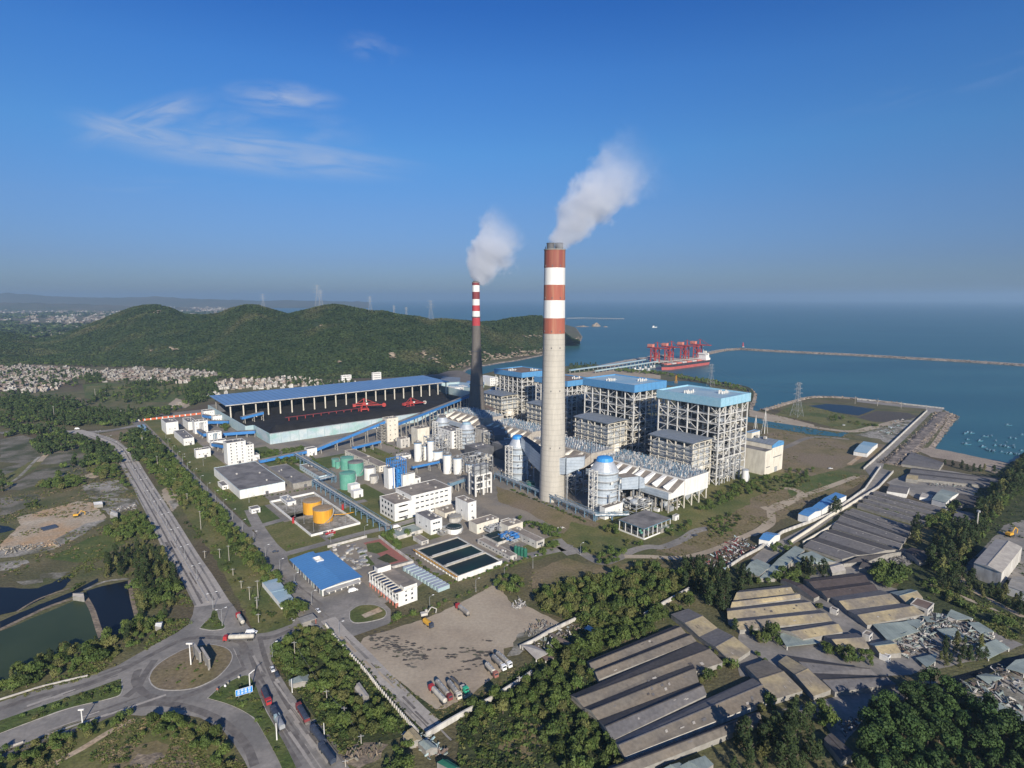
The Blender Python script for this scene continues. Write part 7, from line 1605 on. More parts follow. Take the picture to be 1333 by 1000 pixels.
VL=[([('c1',*q)for q in[(0,498),(60,500),(130,495),(220,500),(430,510),(440,545),(330,590),(300,615),(180,635),(60,630),(0,625),(-150,640),(-150,500)]],13,'small stone-coloured house packed in the left village under the hills','houses of the left village'),
      ([('c1',*q)for q in[(430,520),(600,520),(720,500),(740,520),(830,515),(1000,520),(1115,535),(1110,560),(1000,575),(900,590),(800,580),(640,570),(540,580),(440,550)]],14,'small pale house in the ribbon village along the hill foot','houses along the hill foot'),
      ([('e1',*q)for q in[(520,95),(640,75),(700,70),(780,60),(880,65),(960,55),(1100,65),(1220,80),(1230,110),(1000,130),(860,140),(700,135),(560,145),(500,130)]],14,'small reddish house of the cluster behind the long blue coal shed','houses behind the coal shed'),
      ([('e2',*q)for q in[(-20,80),(90,85),(200,92),(330,88),(330,104),(100,115),(-20,120)]],16,'small white house in the line right behind the coal shed roof','houses right behind the coal shed roof'),
      ([('e1',*q)for q in[(400,170),(520,160),(610,165),(500,200),(410,195)]],17,'small house at the bend of the lane left of the coal shed','houses by the lane left of the coal shed')]
cands=[]
for poly,sp_,lab,gr in VL:
 pw=[G(*q)for q in poly];pw=[(p.x,p.y)for p in pw]
 for x,y in scatter_pts(pw,sp_,.25,random.uniform(-.4,.4)):
  if random.random()<.9:cands.append((x,y,lab,gr))
cands.sort(key=lambda c:math.hypot(c[0],c[1]));far_h=cands[300:];cands=cands[:300]
for x,y,lab,gr in cands:
 k=random.randrange(10);o=protoH[k]if not hused[k]else protoH[k].copy()
 if hused[k]:link(o)
 hused[k]=True;o.location=(x,y,0);o.rotation_euler=(0,0,random.choice((0.2,0.3,.4,-1.2,-1.3))+random.uniform(-.15,.15));s=random.uniform(.55,.95);o.scale=(s,s,random.uniform(.55,.9));tag(o,lab,'house',gr)
for k in range(10):
 if not hused[k]:bpy.data.objects.remove(protoH[k])
def merged(name,items,protos,group_mat=None,kind='stuff',label=None):
 # items: (proto index, x, y, z, rot, sx, sz); protos: list of MB
 V=[];Fc=[];M=[];base=0;mats=[];
 arr=[]
 for pr in protos:
  v=np.array(pr.v,dtype=np.float32);f=pr.f;mi=[]
  for m_ in pr.m:
   mn=pr.mats[m_]
   if mn not in mats:mats.append(mn)
   mi.append(mats.index(mn))
  arr.append((v,np.array([len(q)for q in f],dtype=np.int32),np.concatenate([np.array(q,dtype=np.int32)for q in f]),np.array(mi,dtype=np.int32)))
 vs,ls,lt,ms=[],[],[],[]
 for(k,x,y,z,r,sx,sz)in items:
  v,cnt,idx,mi=arr[k];c,s=math.cos(r),math.sin(r);q=np.empty_like(v)
  q[:,0]=(v[:,0]*c-v[:,1]*s)*sx+x;q[:,1]=(v[:,0]*s+v[:,1]*c)*sx+y;q[:,2]=v[:,2]*sz+z
  vs.append(q);ls.append(idx+base);lt.append(cnt);ms.append(mi);base+=len(v)
 if not vs:return None
 V=np.concatenate(vs);Lp=np.concatenate(ls);Ct=np.concatenate(lt);Mi=np.concatenate(ms)
 me=bpy.data.meshes.new(name);me.vertices.add(len(V));me.vertices.foreach_set('co',V.ravel());me.loops.add(len(Lp));me.loops.foreach_set('vertex_index',Lp)
 me.polygons.add(len(Ct));st=np.concatenate(([0],np.cumsum(Ct)[:-1])).astype(np.int32);me.polygons.foreach_set('loop_start',st);me.polygons.foreach_set('loop_total',Ct)
 for m_ in mats:me.materials.append(MT[m_])
 me.polygons.foreach_set('material_index',Mi);me.update(calc_edges=True)
 o=bpy.data.objects.new(name,me);link(o);o['kind']=kind
 if label:o['label']=label
 return o
HM=[house_mesh(s%3==0,s)for s in range(10)]
merged('village_houses',[(random.randrange(10),x,y,0,random.uniform(0,.5),random.uniform(.6,.95),random.uniform(.55,.9))for x,y,_,_ in far_h],HM)
# far town on the plain: pale specks
FT=[]
for _ in range(2600):
 u=random.uniform(-60,300);v=random.choice((random.gauss(404,2.2),random.gauss(412,4),random.uniform(400,433)))
 if v<398 or v>434:continue
 if vnoise(u,v*4,16,5)<.42 and v>407:continue
 g=P(u,v);s=random.uniform(.9,1.8)*(g.y/3500)**.5;FT.append((random.randrange(10),g.x,g.y,0,random.random(),s*1.6,s*1.2))
for _ in range(260):
 u=random.choice((random.uniform(40,110),));v=random.gauss(436,1.6);g=P(u,v);FT.append((random.randrange(10),g.x,g.y,0,random.random(),1.5,1.2))
for _ in range(120):
 u=random.uniform(230,330);v=random.gauss(403,1.6);g=P(u,v);FT.append((random.randrange(10),g.x,g.y,0,random.random(),2.5,1.6))
merged('far_town',FT,HM)
FW=[]
# ------------------------------------------------------------------ trees
def crown_mb(kind,seed,R=3.2,H=6.0,n=150,leaf=0.95,m='leaf_broad',zb=1.6):
 rr=random.Random(seed);mb=MB();lobes=[]
 if kind=='round':
  for _ in range(7):a=rr.random()*6.28;q=rr.uniform(.1,.55)*R;lobes.append((q*math.cos(a),q*math.sin(a),zb+rr.uniform(.25,.75)*(H-zb),rr.uniform(.42,.68)*R,rr.uniform(.30,.42)*(H-zb)))
 elif kind=='tall':
  for i in range(9):f=i/8;a=rr.random()*6.28;q=rr.uniform(.1,.6)*R*(1-f*.6);lobes.append((q*math.cos(a),q*math.sin(a),zb+(H-zb)*(.08+.84*f),R*(.72-.40*f*f)*rr.uniform(.7,1.2),(H-zb)*.13))
 else:
  for _ in range(6):a=rr.random()*6.28;q=rr.uniform(.2,.8)*R;lobes.append((q*math.cos(a),q*math.sin(a),H*rr.uniform(.25,.55),rr.uniform(.35,.6)*R,H*rr.uniform(.3,.45)))
 vs=[];fs=[]
 for i in range(n):
  lx,ly,lz,lr,lh=rr.choice(lobes)
  th=rr.random()*6.283;ph=math.acos(rr.uniform(-.55,1));d=Vector((math.sin(ph)*math.cos(th),math.sin(ph)*math.sin(th),math.cos(ph)));q=rr.uniform(.72,1.08)
  c=Vector((lx+d.x*lr*q,ly+d.y*lr*q,max(.15,lz+d.z*lh*q)));nn=(d+Vector((rr.uniform(-.8,.8),rr.uniform(-.8,.8),rr.uniform(-.4,.9)))).normalized()
  a_=nn.cross(Vector((rr.random(),rr.random(),rr.random()))).normalized();b_=nn.cross(a_);s=leaf*rr.uniform(.5,1.15);e=rr.uniform(.5,1)
  k=len(vs);vs+=[c+a_*s,c+b_*s*e,c-a_*s*rr.uniform(.5,1),c-b_*s*e];fs.append((k,k+1,k+2,k+3))
 mb.add(vs,fs,m)
 return mb
def trunk_mb(H,r=.28,m='bark',limbs=4,seed=0):
 rr=random.Random(seed);mb=MB();mb.cyl(0,0,-.2,H*.75,r,r*.35,m,6)
 for _ in range(limbs):a=rr.random()*6.28;z=H*rr.uniform(.3,.6);q=H*rr.uniform(.15,.3);mb.beam((0,0,z),(q*math.cos(a),q*math.sin(a),z+H*.2),r*.5,m)
 return mb
KINDS_={}
def tree_protos(key,specs):
 KINDS_[key]=[]
 for i,(kd,R,H,n,leaf,m,zb)in enumerate(specs):
  if key!='far_tree':n=int(n*1.7);leaf*=.74
  c=crown_mb(kd,100+i*7+len(key),R,H,n,leaf,m,zb);t=trunk_mb(H,.18+H*.012,seed=i)
  both=MB();both.add(c.v,c.f,m);
  for f_,m_ in zip(t.f,t.m):pass
  both.add(t.v,t.f,'bark')
  KINDS_[key].append((c,t,both))
tree_protos('broadleaf_tree',[('round',3.4,6.2,230,.85,'leaf_broad',1.2),('round',3.0,5.4,200,.8,'leaf_light',1.0),('round',4.0,7.2,270,.9,'leaf_broad',1.4),('round',3.2,6.0,210,.85,'leaf_olive',1.2)])
tree_protos('casuarina_tree',[('tall',3.4,12.5,280,.80,'leaf_dark',1.2),('tall',2.9,10.5,240,.75,'leaf_dark',1.0),('tall',4.2,13.0,340,.85,'leaf_dark',1.5),('tall',3.0,11.0,240,.8,'leaf_olive',1.0)])
tree_protos('shrub',[('low',2.0,2.2,90,.60,'leaf_broad',.2),('low',1.6,1.8,80,.55,'leaf_olive',.2),('low',2.3,2.6,110,.62,'leaf_light',.2),('low',1.8,2.0,80,.6,'leaf_dark',.2)])
tree_protos('forest_tree',[('round',3.3,9.0,300,.80,'leaf_forest',3.0),('round',3.8,9.6,330,.85,'leaf_forest',3.2),('round',2.9,8.2,260,.75,'leaf_forest',3.0)])
tree_protos('far_tree',[('round',4.2,8.0,60,1.9,'leaf_dark',1.0),('round',3.6,6.4,50,1.7,'leaf_broad',.8),('tall',3.6,12.0,60,1.7,'leaf_dark',1.0)])
MESHC={}
def proto_mesh(key,i,what):
 kk=(key,i,what)
 if kk not in MESHC:
  mb=KINDS_[key][i][what];me=bpy.data.meshes.new(('crown','trunk',key)[what]);me.from_pydata(mb.v,[],mb.f);[me.materials.append(MT[q])for q in mb.mats];me.polygons.foreach_set('material_index',mb.m);me.update();MESHC[kk]=me
 return MESHC[kk]
TREES=[]  # (key, variant, x, y, scale, label, group)
def plant(key,k,poly,spacing,label,group,smin=.7,smax=1.15,jit=.42,prob=1.0,variants=None,noise=None):
 pw=[(p.x,p.y)for p in GS(k,poly)]
 for x,y in scatter_pts(pw,spacing*.82,jit,random.random()):
  if random.random()>prob:continue
  if noise and vnoise(x,y,noise,7)<.42:continue
  v=random.choice(variants)if variants else random.randrange(len(KINDS_[key]));TREES.append((key,v,x,y,random.uniform(smin*.7,smax*1.15),label,group))
def line_plant(key,k,pts,step,label,group,smin=.7,smax=1.1,jit=.8,variants=None):
 q=[Vector((p[0],p[1],0))for p in smooth_line([(p.x,p.y)for p in GS(k,pts)],6)];acc=0
 for a,c in zip(q[:-1],q[1:]):
  L_=(c-a).length
  while acc<L_:
   p=a.lerp(c,acc/L_);TREES.append((key,random.choice(variants)if variants else random.randrange(len(KINDS_[key])),p.x+random.uniform(-jit,jit),p.y+random.uniform(-jit,jit),random.uniform(smin,smax),label,group));acc+=step*random.uniform(.75,1.25)
  acc-=L_
BT,CT,SB,FO='broadleaf_tree','casuarina_tree','shrub','forest_tree'
# belt between the main road and the plant road
bl=('bushy green tree in the belt between main road and plant road','trees in the belt beside the plant road')
plant(BT,'p',[(182,572),(205,575),(262,640),(330,715),(372,765),(400,800),(376,812),(345,765),(300,715),(262,672),(240,640),(212,610)],6.5,*bl,.75,1.15)
plant(BT,'p',[(182,600),(212,612),(245,645),(240,665),(215,640),(195,615)],7,*bl,.7,1.1)
plant(SB,'p',[(240,680),(262,690),(300,735),(345,790),(368,815),(340,818),(318,780),(285,730),(250,695)],7,'low green shrub on the rough verge beside the main road','shrubs on the main road verge',.6,1.2,prob=.7)
plant(CT,'p',[(262,650),(300,690),(345,745),(350,760),(330,745),(290,700),(258,665)],9,'dark feathery tree in the belt by the plant road','dark trees in the belt beside the plant road',.5,.8,prob=.8)
# west of the main road
wl=('dark feathery tree in the grove between pond and main road','dark trees between pond and road')
plant(CT,'c5',[(520,560),(600,490),(680,420),(760,430),(830,470),(880,530),(900,600),(930,660),(800,690),(700,640),(660,600),(560,610)],6.5,*wl,.45,.75)
plant(BT,'c5',[(620,640),(700,640),(900,640),(930,700),(900,760),(780,740),(720,800),(690,700)],6,'bushy green tree at the pond corner beside the road','trees at the pond corner',.7,1.1)
plant(BT,'c5',[(560,330),(640,290),(720,270),(780,370),(800,430),(700,400),(600,420),(540,380)],6.5,'bushy green tree between sand pit and main road','trees between sand pit and road',.6,1.05)
plant(BT,'c5',[(180,125),(330,70),(430,95),(440,130),(330,150),(200,140)],7.5,'green tree in the row behind the grey gravel mound','trees behind the gravel mound',.6,1.0)
plant(BT,'c5',[(450,60),(560,20),(600,40),(640,110),(660,170),(600,100),(520,100)],7.5,'green tree between gravel mound and main road','trees beside the gravel mound',.6,1.0)
plant(SB,'c5',[(120,230),(200,200),(210,240),(180,250)],5,'dark shrub on the muddy plots','shrubs on the muddy plots',.8,1.4)
plant(CT,'d1',[(700,120),(880,110),(900,190),(850,240),(740,200)],7,'dark feathery tree beside the bare earth patch near the roundabout','dark trees beside the earth patch',.4,.7)
pdl=('bushy green tree on the bank between green pond and western road','trees on the pond bank')
plant(BT,'d1',[(-100,640),(0,570),(150,480),(300,420),(450,370),(560,320),(700,250),(860,220),(880,280),(760,350),(620,430),(480,490),(300,540),(100,610),(-100,680)],6.2,*pdl,.5,.95)
line_plant(CT,'d1',[(-40,600),(60,560),(150,520),(240,480),(300,450),(380,420),(440,400),(500,370),(570,340),(640,320)],6.5,'dark feathery tree standing along the green pond edge','dark trees on the green pond edge',.4,.72)
plant(CT,'d1',[(560,330),(680,270),(740,230),(760,300),(640,370)],7,*wl,.4,.62)
line_plant(SB,'c5',[(370,660),(400,640),(440,620)],3,'shrub beside the dike pump hut','shrubs by the pump hut',.7,1.2)
# islands
plant(SB,'d1',[(100,735),(480,600),(610,560),(615,615),(380,680),(130,770)],3.6,'clipped dark shrub on the long western traffic island','shrubs on the western island',.5,.9)
plant(SB,'d1',[(1025,285),(1085,215),(1140,280)],3.2,'small shrub on the little triangular island','shrubs on the triangular island',.5,.8)
plant(SB,'d1',[(800,500),(960,410),(1150,420),(1060,550),(850,590)],7,'low weedy shrub on the roundabout','shrubs on the roundabout',.3,.6)
plant(SB,'d1',[(1090,640),(1240,560),(1300,600),(1400,800),(1450,980),(1400,900),(1300,740),(1200,670)],5,'low shrub on the strip between the two southern roads','shrubs between the southern roads',.4,.9)
# bottom-left mound
plant(BT,'d1',[(-100,960),(60,900),(200,850),(380,790),(560,735),(690,730),(640,770),(480,840),(300,920),(200,1020),(-100,1100)],5.6,'bushy tree on the roadside bank left of the sandy path','trees left of the sandy path',.35,.65)
plant(BT,'d1',[(760,750),(900,745),(1010,770),(1100,830),(1170,900),(1220,1000),(1250,1080),(1060,1080),(1040,940),(960,880),(820,880),(720,860),(740,800)],5.4,'bushy tree on the mound right of the sandy path','trees right of the sandy path',.4,.72)
plant(SB,'d1',[(380,980),(560,880),(700,820),(820,880),(700,960),(500,1060)],6,'dry low shrub on the bare mound','shrubs on the bare mound',.4,.9,prob=.6)
# strip between truck road and concrete strip
plant(BT,'d2',[(110,420),(170,370),(230,310),(290,290),(360,350),(430,450),(560,600),(700,740),(760,830),(680,860),(560,850),(470,870),(380,780),(300,640),(220,540),(130,480)],5.6,'bushy dark tree in the thicket beside the truck road','trees in the thicket by the truck road',.55,1.0)
plant(CT,'d2',[(560,600),(700,720),(780,820),(680,840),(560,720)],7,'dark feathery tree near the end of the concrete strip','dark trees near the concrete strip',.35,.55)
plant(BT,'d2',[(370,300),(430,350),(520,450),(600,560),(560,560),(470,470),(400,400),(350,330)],5,'small tree in the narrow bed beside the white-post wall','trees beside the white-post wall',.35,.6)
plant(BT,'d2',[(700,900),(800,880),(840,960),(800,1060),(620,1060),(660,960)],6,'bright green tree at the bottom beside the scrap huts','trees beside the scrap huts',.5,.9,variants=[1,0])
# centre thicket
ct=('olive green tree in the wide thicket right of the lorry lot','trees in the central thicket')
plant(BT,'c7',[(130,680),(340,620),(560,590),(680,545),(820,560),(900,600),(880,660),(740,740),(600,840),(480,860),(360,820),(250,800),(160,760)],6.6,*ct,.7,1.15,variants=[3,3,0,2])
plant(BT,'c7',[(-60,610),(60,600),(100,640),(60,690),(-60,680)],6,'round green bush at the top corner of the lorry lot','bushes at the lorry lot corner',.6,.95)
plant(BT,'c7',[(420,900),(600,850),(800,780),(850,810),(700,900),(560,960),(440,1000),(300,1000),(380,960)],5.6,'dense green tree between rubbish yard and grey-brown halls','trees beside the grey-brown halls',.7,1.1,variants=[0,2])
plant(BT,'c7',[(150,960),(260,930),(340,1000),(240,1030)],6,'small tree inside the rubbish yard','trees in the rubbish yard',.5,.9)
plant(BT,'c7',[(810,740),(860,690),(950,700),(950,740),(850,790)],6,'green bush at the top of the slanting beige hall','bushes at the top of the beige hall',.6,1.0)
# between lot wall and halls (bottom centre)
bc=('green tree in the broad thicket below the long lot wall','trees in the thicket below the lot wall')
plant(BT,'d3',[(-230,720),(-100,640),(0,620),(100,560),(260,470),(330,420),(420,440),(460,540),(330,620),(380,700),(440,780),(520,850),(600,950),(620,1060),(300,1060),(260,900),(180,760),(60,740),(-80,780),(-160,860),(-230,900)],6.4,*bc,.55,1.0)
plant(SB,'d3',[(-200,880),(-60,780),(200,780),(240,900),(280,1060),(-200,1060)],5,'low dry shrub in the clearing below the long lot wall','shrubs in the clearing',.6,1.3,prob=.5)
plant(BT,'d3',[(960,490),(1100,460),(1200,440),(1230,470),(1100,530),(1030,590),(970,560)],5.2,'yellow-green bush filling the gap between halls','bushes between the halls',.5,.9,variants=[3,1,0])
line_plant(SB,'d3',[(760,880),(880,830),(1000,780),(1160,720),(1250,690)],3.2,'green shrub along the foot of the bottom hall','shrubs along the bottom hall',.6,1.1)
line_plant(BT,'d3',[(880,250),(950,320),(1020,370),(1060,420),(1120,455)],6,'small tree between the halls and the slanting beige hall','trees beside the slanting hall',.3,.5)
# casuarinas right of centre
cr=('tall dark feathery tree in the stand right of the central thicket','tall dark trees right of the thicket')
plant(CT,'c7',[(880,560),(960,540),(1100,560),(1150,640),(1130,720),(1110,800),(1060,780),(980,700),(900,640)],6.6,*cr,.65,1.15)
plant(CT,'c7',[(1150,620),(1230,640),(1280,700),(1200,720)],8,*cr,.5,.8)
plant(CT,'c7',[(1150,560),(1333,580),(1333,630),(1200,640)],8,*cr,.5,.8)
plant(BT,'c8',[(-60,570),(60,600),(100,560),(160,590),(240,620),(230,640),(60,620),(-40,650)],8,'dark tree between the green-grey roofs','trees between the green-grey roofs',.6,1.0,variants=[0,2])
plant(CT,'c8',[(130,530),(200,520),(330,560),(320,600),(200,600),(140,580)],6.5,'tall dark tree between green-grey roofs and the dark brown hall','dark trees above the dark brown hall',.5,.95)
plant(CT,'c7',[(1130,850),(1250,850),(1333,870),(1333,960),(1250,930),(1150,880)],7,'dark tree between slanting hall and yellow sheds','dark trees beside the yellow sheds',.35,.6)
plant(BT,'d4',[(0,290),(90,290),(110,370),(60,400),(0,400),(-40,350)],6.5,'big dark tree at the green gable of the yellow sheds','trees at the green gable',.8,1.2,variants=[2,0])
plant(BT,'d4',[(270,370),(400,380),(560,420),(620,470),(560,490),(420,470),(300,430)],5.6,'dark tree in the dense hedge row above the broad grey hall','trees above the broad grey hall',.6,.9,variants=[0,2])
plant(BT,'d4',[(370,95),(420,75),(480,85),(480,115),(400,120)],6,'dark bush growing between dark brown hall and beige halls','bushes between brown and beige halls',.6,.9)
plant(BT,'d4',[(560,30),(640,-30),(720,10),(730,60),(650,90),(590,70)],7,'big dark tree behind the dark brown hall','trees behind the dark brown hall',.9,1.25,variants=[2])
plant(CT,'d4',[(880,390),(1000,360),(1100,370),(1140,440),(1060,490),(930,490),(880,450)],6,'dark tree standing in the wreckage beside the dark canal','dark trees in the wreckage',.45,.7)
line_plant(BT,'d4',[(120,470),(170,530),(200,570),(240,610)],5,'small dark tree between two beige halls','trees between two beige halls',.4,.7)
line_plant(BT,'d4',[(-20,430),(60,500),(110,560),(180,600)],5,'small dark tree between two beige halls','trees between two beige halls',.35,.6)
plant(BT,'d4',[(100,620),(240,610),(340,590),(230,650),(110,690)],6,'green bush at the foot of the beige halls','bushes at the foot of the beige halls',.4,.7)
plant(BT,'d4',[(180,170),(290,170),(300,240),(200,190)],6.5,'green bush among the yellow shed roofs','bushes among the yellow sheds',.4,.65)
# bottom woods
plant(CT,'d4',[(-90,800),(20,820),(100,760),(260,760),(330,860),(340,1060),(-200,1060)],6.6,'tall dark tree in the dense stand at the bottom edge','dark trees at the bottom edge',.6,1.0)
plant(BT,'d4',[(180,720),(330,690),(380,760),(350,820),(260,760)],6,'bright green tree between long brown shed and dark stand','trees below the long brown shed',.7,1.0)
plant(BT,'d4',[(-60,640),(80,660),(100,700),(-40,720)],6,'green tree at the end of the bottom hall','trees at the end of the bottom hall',.6,.9)
plant(FO,'d4',[(520,760),(560,720),(740,620),(860,580),(940,620),(1060,690),(1120,730),(1230,790),(1333,850),(1500,900),(1500,1100),(440,1100),(480,900)],5.9,'dark green round-crowned tree in the dense wood at the bottom right','trees of the bottom right wood',.8,1.15,jit=.3)
# right dark belt
plant(CT,'c8',[(1333,0),(1240,130),(1080,300),(880,450),(860,540),(980,590),(1060,460),(1230,220),(1333,150)],7,'dark shaggy tree filling the long belt right of the halls','shaggy trees of the right belt',.6,1.0)
rb=('tall dark feathery tree in the long belt right of the halls','tall dark trees of the right belt')
plant(BT,'c8',[(1333,-30),(1240,110),(1180,190),(1080,290),(960,360),(860,450),(840,520),(900,600),(1000,590),(1060,470),(1100,420),(1170,320),(1230,230),(1333,160)],8,'broad dark tree inside the long belt right of the halls','broad dark trees of the right belt',.7,1.1,variants=[2,0])
plant(CT,'c8',[(1333,-30),(1240,110),(1180,190),(1080,290),(960,360),(860,450),(840,520),(900,600),(1000,590),(1060,470),(1100,420),(1170,320),(1230,230),(1333,160)],7.4,*rb,.75,1.25)
plant(CT,'c8',[(900,600),(1010,600),(1120,650),(1230,690),(1333,740),(1400,800),(1333,800),(1160,720),(1000,690),(900,650)],6.8,'dark feathery tree in the row below the big factory shed','dark trees below the factory shed',.5,.85)
plant(BT,'c8',[(770,600),(900,650),(1000,720),(1180,800),(1333,860),(1333,900),(1240,860),(1080,790),(950,730),(860,680),(780,640)],6.4,'green bush on the bank beside the narrow track','bushes along the narrow track',.5,.9)
plant(BT,'c8',[(560,600),(600,560),(680,580),(730,620),(640,650)],7,'big dark tree behind the dark brown hall','trees behind the dark brown hall',.9,1.25,variants=[2])
plant(BT,'c8',[(820,300),(900,260),(980,230),(1010,250),(960,330),(880,370),(830,340)],7,'green tree at the right ends of the seaside grey halls','trees at the ends of the seaside halls',.7,1.1)
plant(CT,'c8',[(725,390),(800,370),(815,425),(750,430)],9,'dark spreading tree casting its shadow on the grey halls','dark trees on the grey halls',1.15,1.5)
plant(CT,'c8',[(355,260),(385,255),(395,285),(360,290)],8,'single dark tree between sea road and grey halls','dark trees by the sea road',1.0,1.2)
plant(SB,'c8',[(470,240),(530,215),(700,270),(790,310),(780,325),(640,285),(520,245)],4,'green shrub in the gap between seaside halls','shrubs between the seaside halls',.5,.9,prob=.7)
line_plant(CT,'c8',[(930,20),(960,25),(1075,60),(1120,55),(1180,60)],9,'dark tree at the back of the beach','dark trees at the back of the beach',.6,.9)
plant(BT,'c8',[(1140,150),(1220,130),(1240,190),(1160,190)],7,'dark tree at the end of the seaside sheds','trees at the end of the seaside sheds',.7,1)
plant(BT,'c8',[(60,440),(110,410),(160,430),(100,480),(50,470)],7,'green tree beside the short blue-roofed shed','trees beside the short blue shed',.6,.9)
# green corner in front of the boilers
gf=('green tree on the verge in front of the boiler houses','trees in front of the boiler houses')
plant(BT,'c7',[(960,250),(1060,190),(1180,120),(1290,90),(1380,100),(1260,170),(1130,210),(1010,270)],7.5,*gf,.5,.9)
plant(SB,'c7',[(1010,320),(1120,260),(1200,290),(1130,380),(1050,400),(1010,360)],5,'low shrub in the dry field beyond the open pavilion','shrubs beyond the open pavilion',.6,1.3)
plant(BT,'c7',[(780,380),(900,320),(960,310),(930,350),(840,400)],6.5,'green tree between open pavilion and field road','trees beside the open pavilion',.5,.8)
plant(BT,'c7',[(430,500),(520,460),(600,470),(570,530),(480,545)],6.5,'round green tree at the bend of the plant road','trees at the plant road bend',.5,.85,variants=[1,0])
plant(BT,'c7',[(490,360),(540,340),(585,360),(560,385)],6,'round tree left of the open pavilion','trees left of the open pavilion',.6,.9)
plant(BT,'c7',[(560,420),(700,420),(720,440),(600,450)],6.5,'dark flat bush along the field road','bushes along the field road',.4,.7)
line_plant(SB,'c7',[(20,150),(90,180),(170,210),(260,250),(350,290),(420,320)],5,'small clipped tree in the row before the tall chimney','clipped trees before the chimney',.7,1.1)
plant(BT,'c7',[(50,300),(120,310),(190,340),(280,370),(270,400),(180,380),(80,340)],6.5,'round green tree behind the pressure tank house','trees behind the tank house',.6,.85,variants=[1,0])
plant(BT,'c7',[(150,480),(240,430),(270,410),(260,450),(180,490)],5,'round green tree at the end of the pressure tank house','trees at the end of the tank house',.5,.7,variants=[1])
plant(BT,'c7',[(380,440),(430,430),(440,470),(395,480)],6,'round dark tree by the plant road fork','trees at the plant road fork',.6,.9)
line_plant(BT,'c7',[(0,560),(50,530),(110,500),(150,490)],5,'round bush between settling basins and road','bushes below the settling basins',.4,.6,variants=[1])
line_plant(BT,'c6',[(960,650),(1050,620),(1130,600),(1200,570),(1290,530),(1333,510)],4.5,'small bright tree along the settling basin wall','small trees along the basin wall',.3,.5,variants=[1])
line_plant(SB,'c6',[(780,480),(850,530),(920,580),(980,640)],4,'shrub in the strip left of the settling basins','shrubs left of the basins',.6,1.0)
line_plant(SB,'c6',[(640,560),(700,545)],4,'shrub by the fire station stair','shrubs by the fire station',.5,.8)
for q,s in(((735,822),1.0),((815,795),.75),((785,385),1.1),((665,395),.9),((690,405),.8),((875,770),.45),((905,755),.45),((945,740),.45),((978,725),.45),((1045,705),.5),((1100,680),.4),((1190,655),.5),((740,440),.6),((415,385),.4),((180,445),.5),((220,430),.3),((255,425),.3)):
 g=G('c6',*q);TREES.append((BT,1,g.x,g.y,s,'single round bright green tree on the plant road verge','round trees on the plant verges'))
plant(BT,'c6',[(660,385),(700,370),(720,400),(760,440),(740,460),(700,430)],5,'green tree in the garden corner beside the low green-roofed shed','trees in the garden corner',.5,.8,variants=[0,1])
line_plant(SB,'e1',[(760,870),(830,855),(930,840),(1030,825),(1150,800)],4,'clipped shrub in front of the big warehouse','shrubs before the warehouse',.5,.8)
plant(SB,'e1',[(500,790),(570,820),(660,860),(640,890),(560,870)],4,'yellow-green shrub beside the big warehouse','shrubs beside the warehouse',.6,.9,variants=[2])
plant(SB,'e1',[(820,560),(960,540),(1120,520),(1100,560),(960,580),(840,600)],5,'small shrub planted in rows below the coal yard wall','shrubs below the coal yard wall',.8,1.3,variants=[0,2])
plant(BT,'e1',[(880,610),(1000,590),(1090,620),(1060,650),(920,640)],7,'green tree behind the grey concrete shed','trees behind the concrete shed',.6,.9)
plant(BT,'e1',[(555,380),(590,372),(605,400),(580,425),(558,410)],6,'dark round tree between the blue galleries','trees between the blue galleries',.8,1.1)
line_plant(SB,'e1',[(280,570),(330,640),(370,680),(420,690)],5,'hedge shrub along the lawn by the smallest hut','shrubs by the smallest hut',.7,1.0)
line_plant(SB,'e1',[(180,470),(220,500),(260,540)],5,'hedge shrub along the plant road lawn','shrubs on the plant road lawn',.7,1.0)
line_plant(SB,'e2',[(380,520),(480,575),(560,570),(630,555)],4.5,'round shrub round the lawn by the cream tower','shrubs round the tower lawn',.6,.9)
line_plant(SB,'e2',[(500,495),(560,520),(630,550)],4.5,'round shrub round the lawn by the cream tower','shrubs round the tower lawn',.6,.9)
line_plant(BT,'e2',[(20,590),(80,640),(140,680),(190,720)],8,'small tree beside the pipe bridge near the green tanks','small trees beside the pipe bridge',.35,.55)
plant(BT,'e4',[(1120,920),(1180,880),(1333,880),(1333,920),(1180,960)],9,'green tree in the scrub beyond the turbine hall','trees beyond the turbine hall',.4,.7)
plant(SB,'e4',[(920,1000),(1050,930),(1250,900),(1333,960),(1200,1000),(1000,1050)],6,'low shrub in the rough ground beyond the boilers','shrubs beyond the boilers',.8,1.5,prob=.6)
plant(BT,'c4',[(340,760),(400,745),(420,775),(350,785)],9,'dark bush beside the ash pond','bushes beside the ash pond',.6,1,prob=.8)
plant(SB,'c4',[(420,780),(590,800),(640,810),(480,800)],7,'low shrub between ash pond and sea road','shrubs between ash pond and road',.8,1.5)
